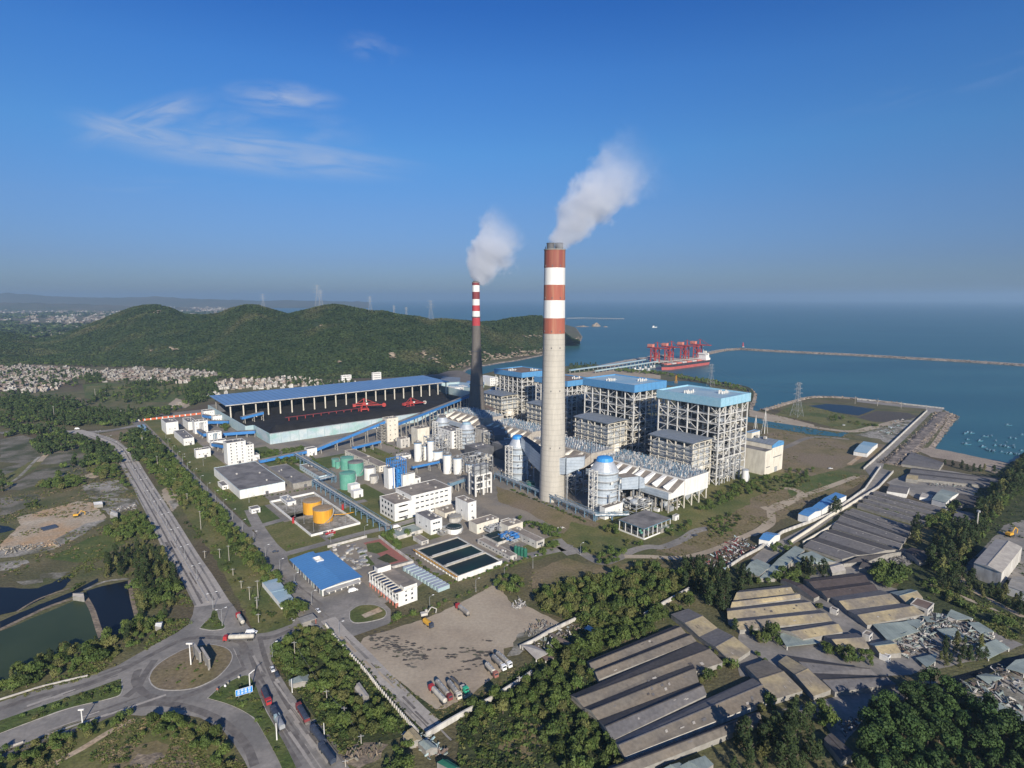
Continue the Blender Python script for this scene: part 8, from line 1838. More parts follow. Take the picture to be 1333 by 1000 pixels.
# left middle distance
FARP=[]
def far_plant(k,poly,sp_,prob=1.0,ns=None,variants=None):
 pw=[(p.x,p.y)for p in GS(k,poly)]
 for x,y in scatter_pts(pw,sp_,.45,.3):
  if random.random()>prob or(ns and vnoise(x,y,ns,11)<.45):continue
  v=random.choice(variants)if variants else random.randrange(3);s=random.uniform(.7,1.2);FARP.append((v,x,y,0,random.random()*6.28,s,s))
far_plant('c1',[(0,650),(120,640),(220,700),(440,720),(640,690),(900,700),(1000,715),(820,760),(640,800),(480,830),(300,800),(120,790),(0,800)],9.5,.95,70)
far_plant('c1',[(200,740),(600,720),(800,750),(700,790),(500,820),(240,800)],8,.9,60)
far_plant('c1',[(0,640),(200,640),(330,660),(440,700),(250,760),(0,730)],10,.9,60)
far_plant('c1',[(430,660),(640,570),(900,580),(1060,600),(900,660),(660,700),(460,720)],11,.55,60)
far_plant('c1',[(640,600),(800,560),(800,640),(640,640)],9,.6,50);far_plant('c1',[(430,550),(520,545),(530,580),(440,590)],9)
far_plant('c1',[(0,790),(130,800),(330,830),(300,870),(120,850),(0,870)],9,.9,60)
far_plant('c1',[(150,900),(330,850),(560,920),(640,1000),(500,1000),(400,930),(200,960)],8,.95)
far_plant('c1',[(700,830),(760,850),(900,1000),(700,1000),(640,900),(600,870)],8,.95)
far_plant('c1',[(980,560),(1110,560),(1110,640),(1030,690),(980,700),(930,690)],9,.9)
far_plant('c1',[(1110,540),(1333,560),(1400,560),(1333,565),(1110,560)],9);far_plant('c1',[(0,480),(420,500),(700,505),(720,498),(1110,530),(1110,520),(700,485),(0,470)],11,.9)
far_plant('e1',[(1000,80),(1333,90),(1333,100),(1000,120)],12);far_plant('c5',[(0,90),(80,150),(0,170)],9,.6);far_plant('c5',[(320,40),(500,-30),(600,-20),(560,20),(440,40)],8)
far_plant('c1',[(0,505),(430,520),(430,590),(280,620),(0,620)],22,.8);far_plant('e2',[(-20,110),(330,100),(340,112),(-20,128)],12);far_plant('e3',[(715,190),(915,185),(860,215),(760,225)],14,.7)
far_plant('e4',[(0,210),(350,238),(700,300),(900,350),(890,365),(700,322),(560,300),(350,255),(0,225)],10,.8,variants=[1])
for _ in range(5200):
 u=random.uniform(-60,330);v=random.choice((random.uniform(405,425),random.uniform(418,440),random.uniform(398,412)));g=P(u,v)
 if vnoise(g.x,g.y,700,3)<.45:continue
 s=random.uniform(1.5,3.5);FARP.append((random.randrange(2),g.x,g.y,0,0,s*1.7,s*.9))
# place individuals, nearest first, at most 300 of a kind
from collections import defaultdict
bykind=defaultdict(list)
ROADS=[]
for tr in TREES:
 if any(inside(tr[2],tr[3],h_)for h_ in HQ)and 'on the grey' not in tr[6]:continue
 bykind[tr[0]].append(tr)
ONLY={}
for key,lst in bykind.items():
 lst.sort(key=lambda t_:-t_[4]/math.hypot(t_[2],t_[3]))
 near,rest=lst[:296],lst[296:]
 for i,(kk,v,x,y,s,lab,gr)in enumerate(near):
  rot=random.random()*6.28;sz=s*random.uniform(.85,1.15)
  if i<110 and key!=SB:
   t=thing(key,lab,'shrub' if key==SB else 'tree',(x,y,0),rot,gr);t.scale=(s,s,sz)
   for w_,nm in((1,'trunk'),(0,'crown')):o=bpy.data.objects.new(nm,proto_mesh(key,v,w_));link(o);o.parent=t
  else:
   o=bpy.data.objects.new(key,proto_mesh(key,v,2));link(o);o.location=(x,y,0);o.rotation_euler=(0,0,rot);o.scale=(s,s,sz);tag(o,lab,'shrub' if key==SB else 'tree',gr)
 if rest:merged({'shrub':'shrubbery','broadleaf_tree':'woods','casuarina_tree':'woods','forest_tree':'woods'}[key],[(v,x,y,0,random.random()*6.28,s,s*random.uniform(.85,1.15))for(_,v,x,y,s,_,_)in rest],[q[2]for q in KINDS_[key]])
 print('TREES',key,len(lst))
merged('woods',FARP,[q[2]for q in KINDS_['far_tree']])
# hill scrub forest
HF=[]
blob=[]
for i in range(4):
 rr=random.Random(i);mb=MB();vs=[];fs=[]
 for _ in range(9):
  c=Vector((rr.uniform(-1,1),rr.uniform(-1,1),rr.uniform(.3,1.2)))*1.0;nn=Vector((rr.uniform(-1,1),rr.uniform(-1,1),rr.uniform(.2,1.5))).normalized();a_=nn.cross(Vector((rr.random(),rr.random(),.3))).normalized();b_=nn.cross(a_);k=len(vs);s=rr.uniform(.5,1.0);vs+=[c+a_*s,c+b_*s,c-a_*s,c-b_*s];fs.append((k,k+1,k+2,k+3))
 mb.add(vs,fs,'leaf_hill');blob.append(mb)
for _ in range(62000):
 u=random.uniform(-60,752);t_=random.random()**.8*1.03
 if fbm(u,t_*120,30,3,21)<.16:continue
 p=hill_pt(u,min(t_,1.05));s=random.uniform(1.0,2.5);HF.append((random.randrange(4),p.x,p.y,p.z-.5,random.random()*6.28,s*1.4,s))
merged('hill_woods',HF,blob)
# hedge line along the plant road
def hedge(lab,k,pts,wd,h,m='leaf_hedge'):
 q=smooth_line([(p.x,p.y)for p in GS(k,pts)],8);mb=MB();rr=random.Random(5)
 for a,c in zip(q[:-1],q[1:]):
  A=Vector((a[0],a[1],0));C=Vector((c[0],c[1],0));n_=int((C-A).length*5)
  for _ in range(max(2,n_)):
   p=A.lerp(C,rr.random())+Vector((rr.uniform(-wd,wd)/2,rr.uniform(-wd,wd)/2,rr.uniform(.1,h)));nn=Vector((rr.uniform(-1,1),rr.uniform(-1,1),rr.uniform(0,1.4))).normalized();a_=nn.cross(Vector((.3,rr.random(),rr.random()))).normalized();b_=nn.cross(a_);s=rr.uniform(.3,.6);kx=len(mb.v);mb.add([p+a_*s,p+b_*s,p-a_*s,p-b_*s],[(0,1,2,3)],m)
 o=mb.build('hedge');return tag(o,lab,'hedge')
hedge('yellow-green clipped hedge along the outer side of the plant road','p',[(194,562),(210,583),(240,622),(280,668),(320,712),(352,755),(385,795)],1.8,1.3)
hedge('yellow-green hedge at the left edge of the concrete strip','d2',[(360,275),(400,320),(450,385),(500,440)],1.6,1.2)
hedge('dark clipped hedge beside the road in front of the fire station','c6',[(690,840),(760,800),(860,780),(960,740)],1.6,1.0,'leaf_broad')

# rough undergrowth and weeds between the trees
UB=[]
for i,m in enumerate(('leaf_broad','leaf_olive','dry_grass','leaf_dark')):
 for j in(0,1):
  rr=random.Random(i*5+j);mb=MB()
  for _ in range(8):
   c=Vector((rr.uniform(-1,1),rr.uniform(-1,1),rr.uniform(.1,.7)));nn=Vector((rr.uniform(-1,1),rr.uniform(-1,1),rr.uniform(.2,1.5))).normalized();a_=nn.cross(Vector((rr.random(),rr.random(),.3))).normalized();b_=nn.cross(a_);s=rr.uniform(.35,.7)
   mb.add([c+a_*s,c+b_*s,c-a_*s,c-b_*s],[(0,1,2,3)],m)
  UB.append(mb)
UI=[]
def weeds(k,poly,n,ks,smax=1.1,ns=14,th=.45):
 q=GS(k,poly);pw=[(p.x,p.y)for p in q];x0,x1=min(p[0]for p in pw),max(p[0]for p in pw);y0,y1=min(p[1]for p in pw),max(p[1]for p in pw);c=0
 while c<n:
  c+=1;x=random.uniform(x0,x1);y=random.uniform(y0,y1)
  if not inside(x,y,pw)or vnoise(x,y,ns,4)<th:continue
  s=random.uniform(.35,smax);UI.append((random.choice(ks),x,y,0.05,random.random()*6.28,s,s*.8))
G_,O_,D_2,K_=(0,1),(2,3),(4,5),(6,7)
weeds('d2',[(240,270),(330,290),(400,330),(560,470),(760,700),(870,820),(560,880),(460,950),(390,850),(250,640),(110,470),(100,420)],5200,G_+K_+O_,1.5,9,.25)
weeds('d3',[(-250,700),(0,560),(160,420),(420,240),(520,130),(700,60),(830,190),(400,460),(600,945),(640,1060),(-250,1060)],7500,G_+O_+K_,1.5,9,.25)
weeds('c7',[(130,660),(360,600),(680,550),(900,560),(930,650),(700,780),(560,860),(350,830),(180,770)],5200,O_+G_,1.6,9,.2)
weeds('p',[(180,560),(200,600),(228,650),(262,700),(296,755),(318,795),(333,826),(372,822),(398,806),(350,755),(300,692),(240,625),(196,572)],7000,O_+D_2+G_,1.0)
weeds('d1',[(0,935),(350,782),(720,745),(900,735),(1120,812),(1185,885),(1290,1060),(-200,1100)],4500,O_+D_2+G_,.9)
weeds('d1',[(775,505),(870,430),(1010,375),(1140,382),(1178,405),(1165,485),(1040,578),(900,600),(820,600),(775,580)],900,D_2+O_,.5,6,.3)
weeds('c5',[(400,500),(640,400),(700,400),(800,440),(990,735),(880,830),(700,820),(660,600),(480,560),(300,620)],4500,G_+O_,1.1)
weeds('c5',[(-40,100),(440,0),(640,0),(800,400),(640,400),(400,520),(0,600)],7000,O_+G_+D_2,1.3,22,.5)
weeds('d1',[(-100,640),(0,570),(300,430),(560,330),(860,210),(990,250),(750,400),(450,540),(0,670),(-100,700)],3600,G_+O_,1.2)
weeds('c7',[(700,500),(1000,330),(1333,180),(1333,300),(1040,470),(900,560),(100,660),(130,560),(500,545)],4500,D_2+O_,1.0)
weeds('c8',[(-60,190),(280,60),(560,80),(300,230),(60,320),(-60,330)],3500,D_2+O_,1.0);weeds('c4',[(0,745),(240,700),(600,790),(830,750),(640,900),(0,1030)],5000,D_2+O_,1.3,25,.5)
weeds('p',[(1333,590),(1290,620),(1180,740),(1160,790),(1230,800),(1333,850),(1500,800),(1500,620)],5000,G_+K_,1.6,9,.2)
weeds('d4',[(860,50),(1000,100),(1333,250),(1333,420),(1200,350),(1100,250),(950,130)],2500,G_+O_,1.2,9,.3)
weeds('d2',[(560,420),(930,700),(1250,560),(1333,420),(1380,480),(1100,720),(960,780),(900,740)],1800,D_2+O_,.8,6,.3)
weeds('c6',[(680,800),(900,790),(1080,715),(1210,640),(1240,600),(900,740)],900,O_+D_2,.6)
merged('undergrowth',UI,UB)
# ------------------------------------------------------------------ street lamps and poles
def lamp_proto(double,h,m='steel_grey'):
 t=thing('street_lamp','x','street lamp',(0,0,0));mb=MB();mb.cyl(0,0,0,h,.16,.08,m,8);mb.build('pole',t)
 mb=MB();mb.cyl(0,0,0,.7,.32,.28,'concrete',8);mb.build('base',t)
 for s in((1,-1)if double else(1,)):
  mb=MB();mb.path([(0,0,h-.3),(s*1.2,0,h+.35),(s*2.2,0,h+.5)],.12,m,6);a=mb.build('arm',t)
  mb=MB();mb.box(min(s*1.9,s*3.1),-.25,h+.4,max(s*1.9,s*3.1),.25,h+.6,'car_white');mb.build('lamp_head',a)
 return t
LD=lamp_proto(True,10.5);LSg=lamp_proto(False,8.5)
def put(proto,first,g,rz,lab,gr,z=0.2,sc=None):
 if first:o=proto;o.location=(g.x,g.y,z);o.rotation_euler=(0,0,rz);o['label']=lab;o['group']=gr;return o
 return dup(proto,(g.x,g.y,z),rz,lab,gr,sc)
MLs=[('c5',(650,8)),('c5',(680,48)),('c5',(708,95)),('c5',(738,148)),('c5',(772,206)),('c5',(808,264)),('c5',(850,334)),('c5',(896,416)),('c5',(946,508)),('c5',(1006,610)),('c1',(505,868)),('c1',(560,895)),('c1',(608,925)),('c1',(640,965))]
for i,(k,q)in enumerate(MLs):put(LD,i==0,G(k,*q),.95,'double-armed street lamp on the median of the main road','lamps along the main road median',.55)
put(LD,False,G('d1',1088,190),.6,'double-armed lamp at the point of the triangular island',None);put(LD,False,G('d1',1135,275),.6,'double-armed lamp at the right corner of the triangular island',None)
for o_ in[o for o in COL.objects if o.name.startswith('street_lamp')and 'triangular' in o.get('label','')and 'group' in o]:del o_['group']
PLs=[('c5',(932,5)),('c5',(960,48)),('c5',(992,84)),('c5',(1025,120)),('c5',(1060,160)),('c5',(1100,200)),('c5',(1142,248)),('c5',(1188,300)),('c5',(1238,355)),('c5',(1295,418)),('c6',(62,490)),('c6',(135,565)),('c6',(210,640)),('c6',(298,735)),('c6',(438,900)),('e1',(185,470)),('e1',(230,565)),('e1',(200,515)),('e1',(265,605)),('e1',(330,680)),('e1',(298,640))]
for i,(k,q)in enumerate(PLs):put(LSg,i==0,G(k,*q),.6,'single-armed street lamp along the plant road','lamps along the plant road')
for k,q,lab in(('c6',(1135,670),'street lamp on the road below the settling basins'),('c6',(1280,600),'street lamp right of the settling basins'),('c6',(900,760),'street lamp by the dark clipped hedge'),('c6',(395,418),'street lamp behind the blue-roofed garage'),('c6',(568,385),'street lamp at the garden corner'),('c7',(132,550),'street lamp at the bend before the tank house'),('c7',(375,480),'street lamp at the plant road fork'),('d2',(97,440),'street lamp at the corner by the two parked cars'),('e1',(435,650),'street lamp beside the lawn of the smallest hut'),('e1',(740,895),'street lamp before the big warehouse')):
 o=dup(LSg,G(k,*q)+Vector((0,0,.2)),.6,lab);
 if 'group' in o:del o['group']
# tall posts
def post(name,lab,k,q,top_v,cat='pole',w_=.4,m='concrete_pale',cross=True,group=None,n=8):
 g=G(k,*q);h=Zat(g,px(k,q[0],top_v)[1]);t=thing(name,lab,cat,(g.x,g.y,0),random.uniform(0,.3),group);mb=MB();mb.cyl(0,0,0,h,w_,w_*.6,m,n);mb.build('shaft',t)
 if cross:
  mb=MB();mb.beam((-1.3,0,h-.8),(1.3,0,h-.8),.18,'steel_grey');mb.build('cross_arm',t)
 return t,g,h
t,g,h=post('light_mast','tall white light mast on the left of the roundabout','d1',(975,475),362,w_=.35,m='white_wall',cross=False);mb=MB();mb.box(-1.6,-.3,h-.6,1.6,.3,h+.1,'white_wall');mb.build('lamp_head',t)
t,g,h=post('light_mast','tall white light mast beside the blue road sign','d1',(1278,620),520,w_=.35,m='white_wall',cross=False);mb=MB();mb.beam((0,0,h),(2.4,1.2,h+1.2),.3,'white_wall');mb.build('lamp_arm',t)
t,g,h=post('light_mast','white light mast on the lower edge of the western road','d1',(422,775),700,w_=.3,m='white_wall',cross=False);mb=MB();mb.box(-1.2,-.3,h-.4,1.2,.3,h+.1,'white_wall');mb.build('lamp_head',t)
post('light_mast','white light mast on the strip beside the lowest left truck','d2',(120,860),770,w_=.3,m='white_wall',cross=False)
post('light_mast','thin white light mast beside the roadside shelter','d2',(198,615),545,w_=.22,m='white_wall',cross=False);post('light_mast','thin white light mast beside the third truck of the right lane','d2',(362,845),770,w_=.22,m='white_wall',cross=False)
t,g,h=post('light_mast','very tall pale mast in the dark belt right of the halls','c8',(1088,370),262,w_=.7,m='dirty_white',cross=False);mb=MB();mb.box(-1,-1,h,1,1,h+1.5,'steel_grey');mb.build('lamp_head',t)
post('light_mast','short pale mast behind the dark tree belt','c8',(1138,310),278,w_=.5,m='dirty_white',cross=False)
UP=[('c5',(850,75),38),('c5',(892,125),88),('c5',(957,212),165),('c5',(1026,350),255),('c5',(1170,512),430),('c5',(1318,700),608),('c5',(1046,497),458),('c5',(1122,497),447),('c5',(1190,585),548),('c5',(1275,710),640),('c5',(1315,745),705),('c5',(1320,825),778),('c5',(1232,650),610),('c1',(804,1000),955),('c1',(727,905),862)]
for k,q,tv in UP:post('utility_pole','pale concrete utility pole on the verge between main road and plant road',k,q,tv,'utility pole',.24,group='poles between the two roads')
PW=[('d2',(212,440),352),('d2',(375,660),600),('d2',(466,775),685),('d2',(550,880),828),('d2',(470,995),955),('d2',(24,130),40),('d2',(18,185),125)]
pts_=[]
for k,q,tv in PW[:5]:
 t,g,h=post('utility_pole','pale utility pole in the thicket beside the truck road',k,q,tv,'utility pole',.24,group='poles beside the truck road');pts_.append(Vector((g.x,g.y,h-.6)))
for k,q,tv in PW[5:]:post('utility_pole','utility pole left of the pale blue gate roof',k,q,tv,'utility pole',.24,group='poles by the gate roof')
t=thing('power_line','thin power line strung between poles along the truck road','cable',(0,0,0))
for a,c_ in zip(pts_[:-1],pts_[1:]):
 mb=MB();prev=a
 for i in range(1,9):s=i/8;p_=a.lerp(c_,s)-Vector((0,0,4*s*(1-s)*1.3));mb.beam(prev,p_,.10,'dark_steel');prev=p_
 mb.build('wire',t)
pts_=[]
for i,(k,q,tv)in enumerate([('e1',(30,510),455),('e1',(70,540),500),('c4',(470,690),650),('c4',(585,700),662),('c4',(705,712),678),('c4',(832,728),695),('c1',(620,755),720),('c1',(643,755),738),('c1',(486,645),612),('c1',(540,650),625),('c1',(278,765),700),('d3',(62,580),530)]):
 lab={0:'pole in the trees west of the plant road',1:'shorter pole in the trees west of the plant road',2:'mast on the ash pond pier, leftmost',3:'mast on the ash pond pier, second from left',4:'mast on the ash pond pier, third from left',5:'mast at the corner of the ash pond pier',6:'taller of two pale poles in the far green fields',7:'shorter of two pale poles in the far green fields',8:'thin pole at the left of the far meadow',9:'thin pole in the middle of the far meadow',10:'lattice pole among trees left of the far fields',11:'thin pole beside the long lot wall'}[i]
 post('pole',lab,k,q,tv,'pole',.35)
# ------------------------------------------------------------------ pylons
def pylon_mb(h,m='steel_white',wd=.8):
 wd*=.42;m='steel_grey' if m=='steel_white' else m
 mb=MB();b0=h*.13;b1=h*.035;zs_=[0,.18,.34,.48,.6,.7,.8,.9,1.0]
 def hw(f):return b0+(b1-b0)*min(1,f/.62)
 for a,c_ in zip(zs_[:-1],zs_[1:]):
  A=[(sx*hw(a),sy*hw(a),h*a)for sx,sy in((-1,-1),(1,-1),(1,1),(-1,1))];C=[(sx*hw(c_),sy*hw(c_),h*c_)for sx,sy in((-1,-1),(1,-1),(1,1),(-1,1))]
  for i in range(4):mb.beam(A[i],C[i],wd,m);mb.beam(A[i],C[(i+1)%4],wd*.5,m);mb.beam(C[i],C[(i+1)%4],wd*.5,m)
 arms=MB()
 for f,L_ in((.68,.20),(.82,.17),(.96,.15)):
  for s in(-1,1):arms.beam((0,0,h*f+h*.02),(s*h*L_,0,h*f),wd*.8,m);arms.beam((0,0,h*f-h*.03),(s*h*L_,0,h*f),wd*.6,m);arms.beam((s*h*L_,0,h*f),(s*h*L_,0,h*f-h*.04),wd*.5,m)
 return mb,arms
def pylon(lab,p,h,rz=0,m='steel_white',wd=.8):
 t=thing('pylon',lab,'pylon',p,rz);a,b_=pylon_mb(h,m,wd);a.build('mast',t);b_.build('arms',t);return t
def ridge_at(u,tt=1.0):return hill_pt(u,tt)
for u,t_,vt,lab in((343,.93,383,'lattice pylon on the second hilltop from the left'),(414,.97,371,'taller of two close pylons left of the highest hill'),(418,.95,378,'shorter of two close pylons left of the highest hill'),(482,.97,386,'lattice pylon on the saddle right of the highest hill'),(513,.98,398,'small pylon on the ridge, left of a close pair'),(529,.97,400,'small pylon on the ridge, right of a close pair'),(561,.95,391,'tall lattice pylon on the ridge left of the slim chimney')):
 p=hill_pt(u,t_);dep_h=Zat(p,vt);h=max(18,dep_h-p.z);pylon(lab,(p.x,p.y,p.z-1),h+1,.4,wd=.9)
for u,v,vt,lab,m in((1037,542,498,'tall lattice pylon on the ash pond peninsula','steel_white'),(925,503,474,'lattice pylon on the curved rock wall behind the nearest boiler','steel_white'),(880,499,489,'small brown lattice mast on the rock wall beyond the second boiler','orange_tank'),(713,480,467,'lattice pylon on the shore just left of the tall chimney','steel_white')):
 g=P(u,v);pylon(lab,(g.x,g.y,0),Zat(g,vt),.5,m,.9)
for q,tv,lab in(((1000,640),470,'thin lattice mast with stays behind the turbine hall'),((940,605),515,'thinner mast left of the stayed mast behind the turbine hall')):
 g=G('e4',*q);h=Zat(g,px('e4',q[0],tv)[1]);t=thing('lattice_mast',lab,'mast',(g.x,g.y,0));mb=MB();mb.cyl(0,0,0,h,.7,.25,'steel_white',5);mb.build('shaft',t);mb=MB();[mb.beam((0,0,h*.9),(s*h*.13,(1-abs(s))*3,0),.3,'steel_white')for s in(-1,1)];mb.build('stay',t)
g0=P(925,503);g1=P(1037,542);t=thing('power_line','thin wires from the peninsula pylon to the rock wall pylon','cable',(0,0,0))
for f in(.68,.82,.96):
 mb=MB();a=Vector((g1.x,g1.y,Zat(g1,498)*f));c_=Vector((g0.x,g0.y,Zat(g0,474)*f));prev=a
 for i in range(1,15):s=i/14;p_=a.lerp(c_,s)-Vector((0,0,4*s*(1-s)*9));mb.beam(prev,p_,.16,'steel_grey');prev=p_
 mb.build('wire',t)
# ------------------------------------------------------------------ vehicles
def wheels(t,xs,hw,r=.5):
 me=None
 for x in xs:
  for s in(-1,1):
   if me is None:mb=MB();mb.beam((0,-.16,0),(0,.16,0),r*2,'tyre',n=12);o=mb.build('wheel',t);me=o.data
   else:o=bpy.data.objects.new('wheel',me);link(o);o.parent=t
   o.location=(x,s*hw,r)
def cab(t,x,m,w_=2.4):
 mb=MB();mb.add([(x,-w_/2,.6),(x+2.2,-w_/2,.6),(x+2.2,w_/2,.6),(x,w_/2,.6),(x,-w_/2,3.1),(x+1.9,-w_/2,3.1),(x+1.9,w_/2,3.1),(x,w_/2,3.1)],[(0,1,5,4),(1,2,6,5),(2,3,7,6),(3,0,4,7),(4,5,6,7),(3,2,1,0)],m);c_=mb.build('cab',t)
 mb=MB();mb.add([(x+2.16,-w_/2+.2,1.9),(x+2.16,w_/2-.2,1.9),(x+2.0,w_/2-.25,2.8),(x+2.0,-w_/2+.25,2.8)],[(0,1,2,3)],'glass_dark');mb.v=[(a+.03,b_,c)for a,b_,c in mb.v];mb.build('windscreen',c_)
 return c_
def dump(lab,g,rz,cabm='truck_red',bed='tarp',L_=9.5,side='truck_red'):
 t=thing('dump_truck',lab,'truck',(g.x,g.y,.24),rz)
 cab(t,L_/2-1.6,cabm);mb=MB();mb.box(-L_/2,-1.0,.75,L_/2-1.8,1.0,1.1,'dark_steel');mb.build('chassis',t)
 mb=MB();mb.box(-L_/2,-1.25,1.1,L_/2-2.0,1.25,2.6,side);mb.build('bed',t)
 mb=MB();n=6;vs=[]
 for x in(-L_/2,L_/2-2.0):vs+=[(x,1.28*math.cos(math.pi*i/n),2.5+.65*math.sin(math.pi*i/n))for i in range(n+1)]
 mb.add(vs,[(i+1,i,n+1+i,n+2+i)for i in range(n)]+[tuple(range(n+1)),tuple(range(2*n+1,n,-1))],bed);mb.build('tarpaulin',t)
 wheels(t,(-L_/2+.9,-L_/2+2.2,L_/2-2.9,L_/2-.6),1.05);return t
def tanker(lab,g,rz,cabm,tm='tank_pale',L_=13.0):
 t=thing('tank_truck',lab,'tank truck',(g.x,g.y,.22),rz);cab(t,L_/2-2.2,cabm)
 mb=MB();mb.box(-L_/2,-.9,.8,L_/2-2.3,.9,1.1,'dark_steel');mb.build('chassis',t)
 mb=MB();n=14;vs=[]
 for x,r in((-L_/2,.7),(-L_/2+.4,1.22),(-L_/2+L_*.35,1.3),(L_/2-3.2,1.2),(L_/2-2.8,.7)):vs+=[(x,r*math.cos(2*math.pi*i/n),2.25+r*math.sin(2*math.pi*i/n)*(1))for i in range(n)]
 mb.add(vs,[(k*n+i,(k+1)*n+i,(k+1)*n+(i+1)%n,k*n+(i+1)%n)for k in range(4)for i in range(n)]+[tuple(range(n)),tuple(4*n+i for i in range(n-1,-1,-1))],tm);mb.build('tank',t)
 mb=MB();mb.box(-L_/2+1,-.35,3.5,L_/2-3.6,.35,3.6,'steel_grey');[mb.cyl(-L_/2+2+i*3,0,3.6,3.9,.35,.35,'steel_grey',8)for i in range(3)];mb.build('catwalk',t)
 wheels(t,(-L_/2+.9,-L_/2+2.1,-L_/2+3.3,L_/2-3.6,L_/2-.8),1.05);return t
def heading(k,a,b_):A=G(k,*a);C=G(k,*b_);return math.atan2(C.y-A.y,C.x-A.x),(A+C)/2,(C-A).length
def veh(fn,lab,k,tail,nose,*args,**kw):
 rz,c_,L_=heading(k,tail,nose);o=fn(lab,c_,rz,*args,**kw);return o
veh(dump,'dark blue covered truck with red edge, first in the left lane','d2',(50,610),(82,688),'truck_red','tarp',L_=11)
veh(dump,'dark blue truck leading a pale one in the left lane','d2',(132,768),(98,712),'car_dark','tarp',L_=9,side='car_dark')
veh(dump,'pale grey-blue truck directly behind the dark one in the left lane','d2',(148,812),(120,758),'wall_pale_teal','steel_grey',L_=9,side='steel_grey')
veh(dump,'dark red covered truck, topmost in the right lane','d2',(280,785),(225,690),'band_dark_red','tarp',L_=13,side='band_dark_red')
veh(dump,'dark blue covered truck in the middle of the right lane','d2',(360,890),(302,812),'car_dark','tarp',L_=12,side='car_dark')
veh(dump,'blue-black covered truck, lowest in the right lane','d2',(410,990),(345,900),'tarp','tarp',L_=12.5,side='tarp')
LT=[('c_',(120,1),0)]
def c2(x,y):return(540+x/9.521,830+y/9.521)  # lorry lot close-up
def lotv(lab,tail,nose,cm,tm,L_):A=P(*c2(*tail));C=P(*c2(*nose));tanker(lab,(A+C)/2,math.atan2(C.y-A.y,C.x-A.x),cm,tm,L_)
lotv('grey tank truck with bright red cab pointing up the lot, leftmost',(385,850),(190,640),'truck_red','tank_pale',15)
lotv('dusty tank truck with dark red cab pointing down, second in the left group',(250,560),(475,830),'band_dark_red','tank_dirty',15)
lotv('brown-grey tank truck with cream cab, third in the left group',(415,590),(565,790),'cream_wall','tank_dirty',13)
lotv('grey tank truck with pale cab, leftmost of the right trio',(885,370),(1020,520),'brick_red','tank_pale',11)
lotv('rusty tank truck with white cab in the middle of the right trio',(965,275),(1120,430),'car_white','tank_dirty',12)
lotv('dark flatbed-looking tank truck with white cab, rightmost of the trio',(1010,230),(1200,400),'car_white','tank_dirty',13)
t=thing('flatbed_truck','empty dark flatbed truck with green cab in the left lot group','truck',P(*c2(560,620))+Vector((0,0,.22)),heading('p',c2(430,500),c2(670,740))[0]);cab(t,4.5,'truck_green');mb=MB();mb.box(-8,-.6,.9,4.4,.6,1.2,'dark_steel');mb.build('chassis',t);mb=MB();mb.box(1.6,-1.1,1.2,3.4,1.1,2.3,'tank_pale');mb.build('headboard',t);wheels(t,(-7,-5.6,-4.2,2.2,5.6),1.05)
veh(tanker,'tank truck with red cab parked alone at the top of the lot','c6',(1100,800),(1035,748),'truck_red','tank_dirty',14)
veh(tanker,'long cream tank truck turning on the roundabout with red cab','d1',(1300,345),(1140,352),'truck_red','tank_pale',17)
veh(tanker,'cream tank truck with red cab parked where the main road meets the roundabout','d1',(1250,290),(1205,215),'truck_red','tank_pale',13)
veh(dump,'yellow tipper truck beside the white scrap vehicle on the lot','c6',(868,825),(915,860),'car_dark','truck_orange',L_=8,side='truck_orange')
def car(lab,g,rz,m='car_white',van=False,cat='car'):
 t=thing('parked_car' if not van else 'parked_van',lab,cat if not van else 'van',(g.x,g.y,.24),rz);L_=4.6 if not van else 6.5;h=1.45 if not van else 2.5
 mb=MB();mb.add([(-L_/2,-.9,.35),(L_/2,-.9,.35),(L_/2,.9,.35),(-L_/2,.9,.35),(-L_/2,-.9,.95),(L_/2,-.88,.85),(L_/2,.88,.85),(-L_/2,.9,.95)],[(0,1,5,4),(1,2,6,5),(2,3,7,6),(3,0,4,7),(4,5,6,7),(3,2,1,0)],m);mb.build('body',t)
 a=.38 if not van else.48;f_=.22 if not van else.40
 mb=MB();mb.add([(-L_*a,-.85,.9),(L_*f_,-.85,.9),(L_*f_,.85,.9),(-L_*a,.85,.9),(-L_*a*.8,-.7,h),(L_*f_*.45,-.7,h),(L_*f_*.45,.7,h),(-L_*a*.8,.7,h)],[(0,1,5,4),(1,2,6,5),(2,3,7,6),(3,0,4,7)],'glass_dark' if not van else m);mb.add([(-L_*a*.8,-.7,h),(L_*f_*.45,-.7,h),(L_*f_*.45,.7,h),(-L_*a*.8,.7,h)],[(0,1,2,3)],m);mb.build('cabin',t)
 wheels(t,(-L_*.3,L_*.3),.82,.34);return t
def carat(lab,k,q,rz,m='car_white',van=False):return car(lab,G(k,*q),rz,m,van)
carat('white saloon car at the edge of the truck road','d2',(97,502),-1.0);carat('dark blue car right behind the white saloon','d2',(120,530),-1.0,'car_dark')
carat('white van parked by the blue-roofed garage','c6',(508,668),.6,'car_white',True);carat('white car driving along the plant road by the hedge','c6',(212,632),-.9)
carat('white car at the plant gate exit','c6',(330,770),-.9);carat('white car on the western road side of the gate','c6',(2,885),1.3)
carat('white small car behind the cream tank truck','d1',(1282,315),.2,'car_white',True);carat('dark car parked on the road left of the orange tanks','c6',(112,468),.4,'car_dark')
carat('dark car on the right shoulder of the main road','c5',(903,525),-.9,'car_dark');carat('white car on the far seaside road','c8',(345,42),0)
carat('grey car at the far left of the pavilion road','c7',(960,385),.5,'car_dark');carat('white bus in front of the office block','c6',(730,342),.6,'car_white',True);carat('white car beyond the ash pond','c4',(412,800),.2);carat('white van on the road near the far gate','c1',(395,820),.3,'car_white',True)
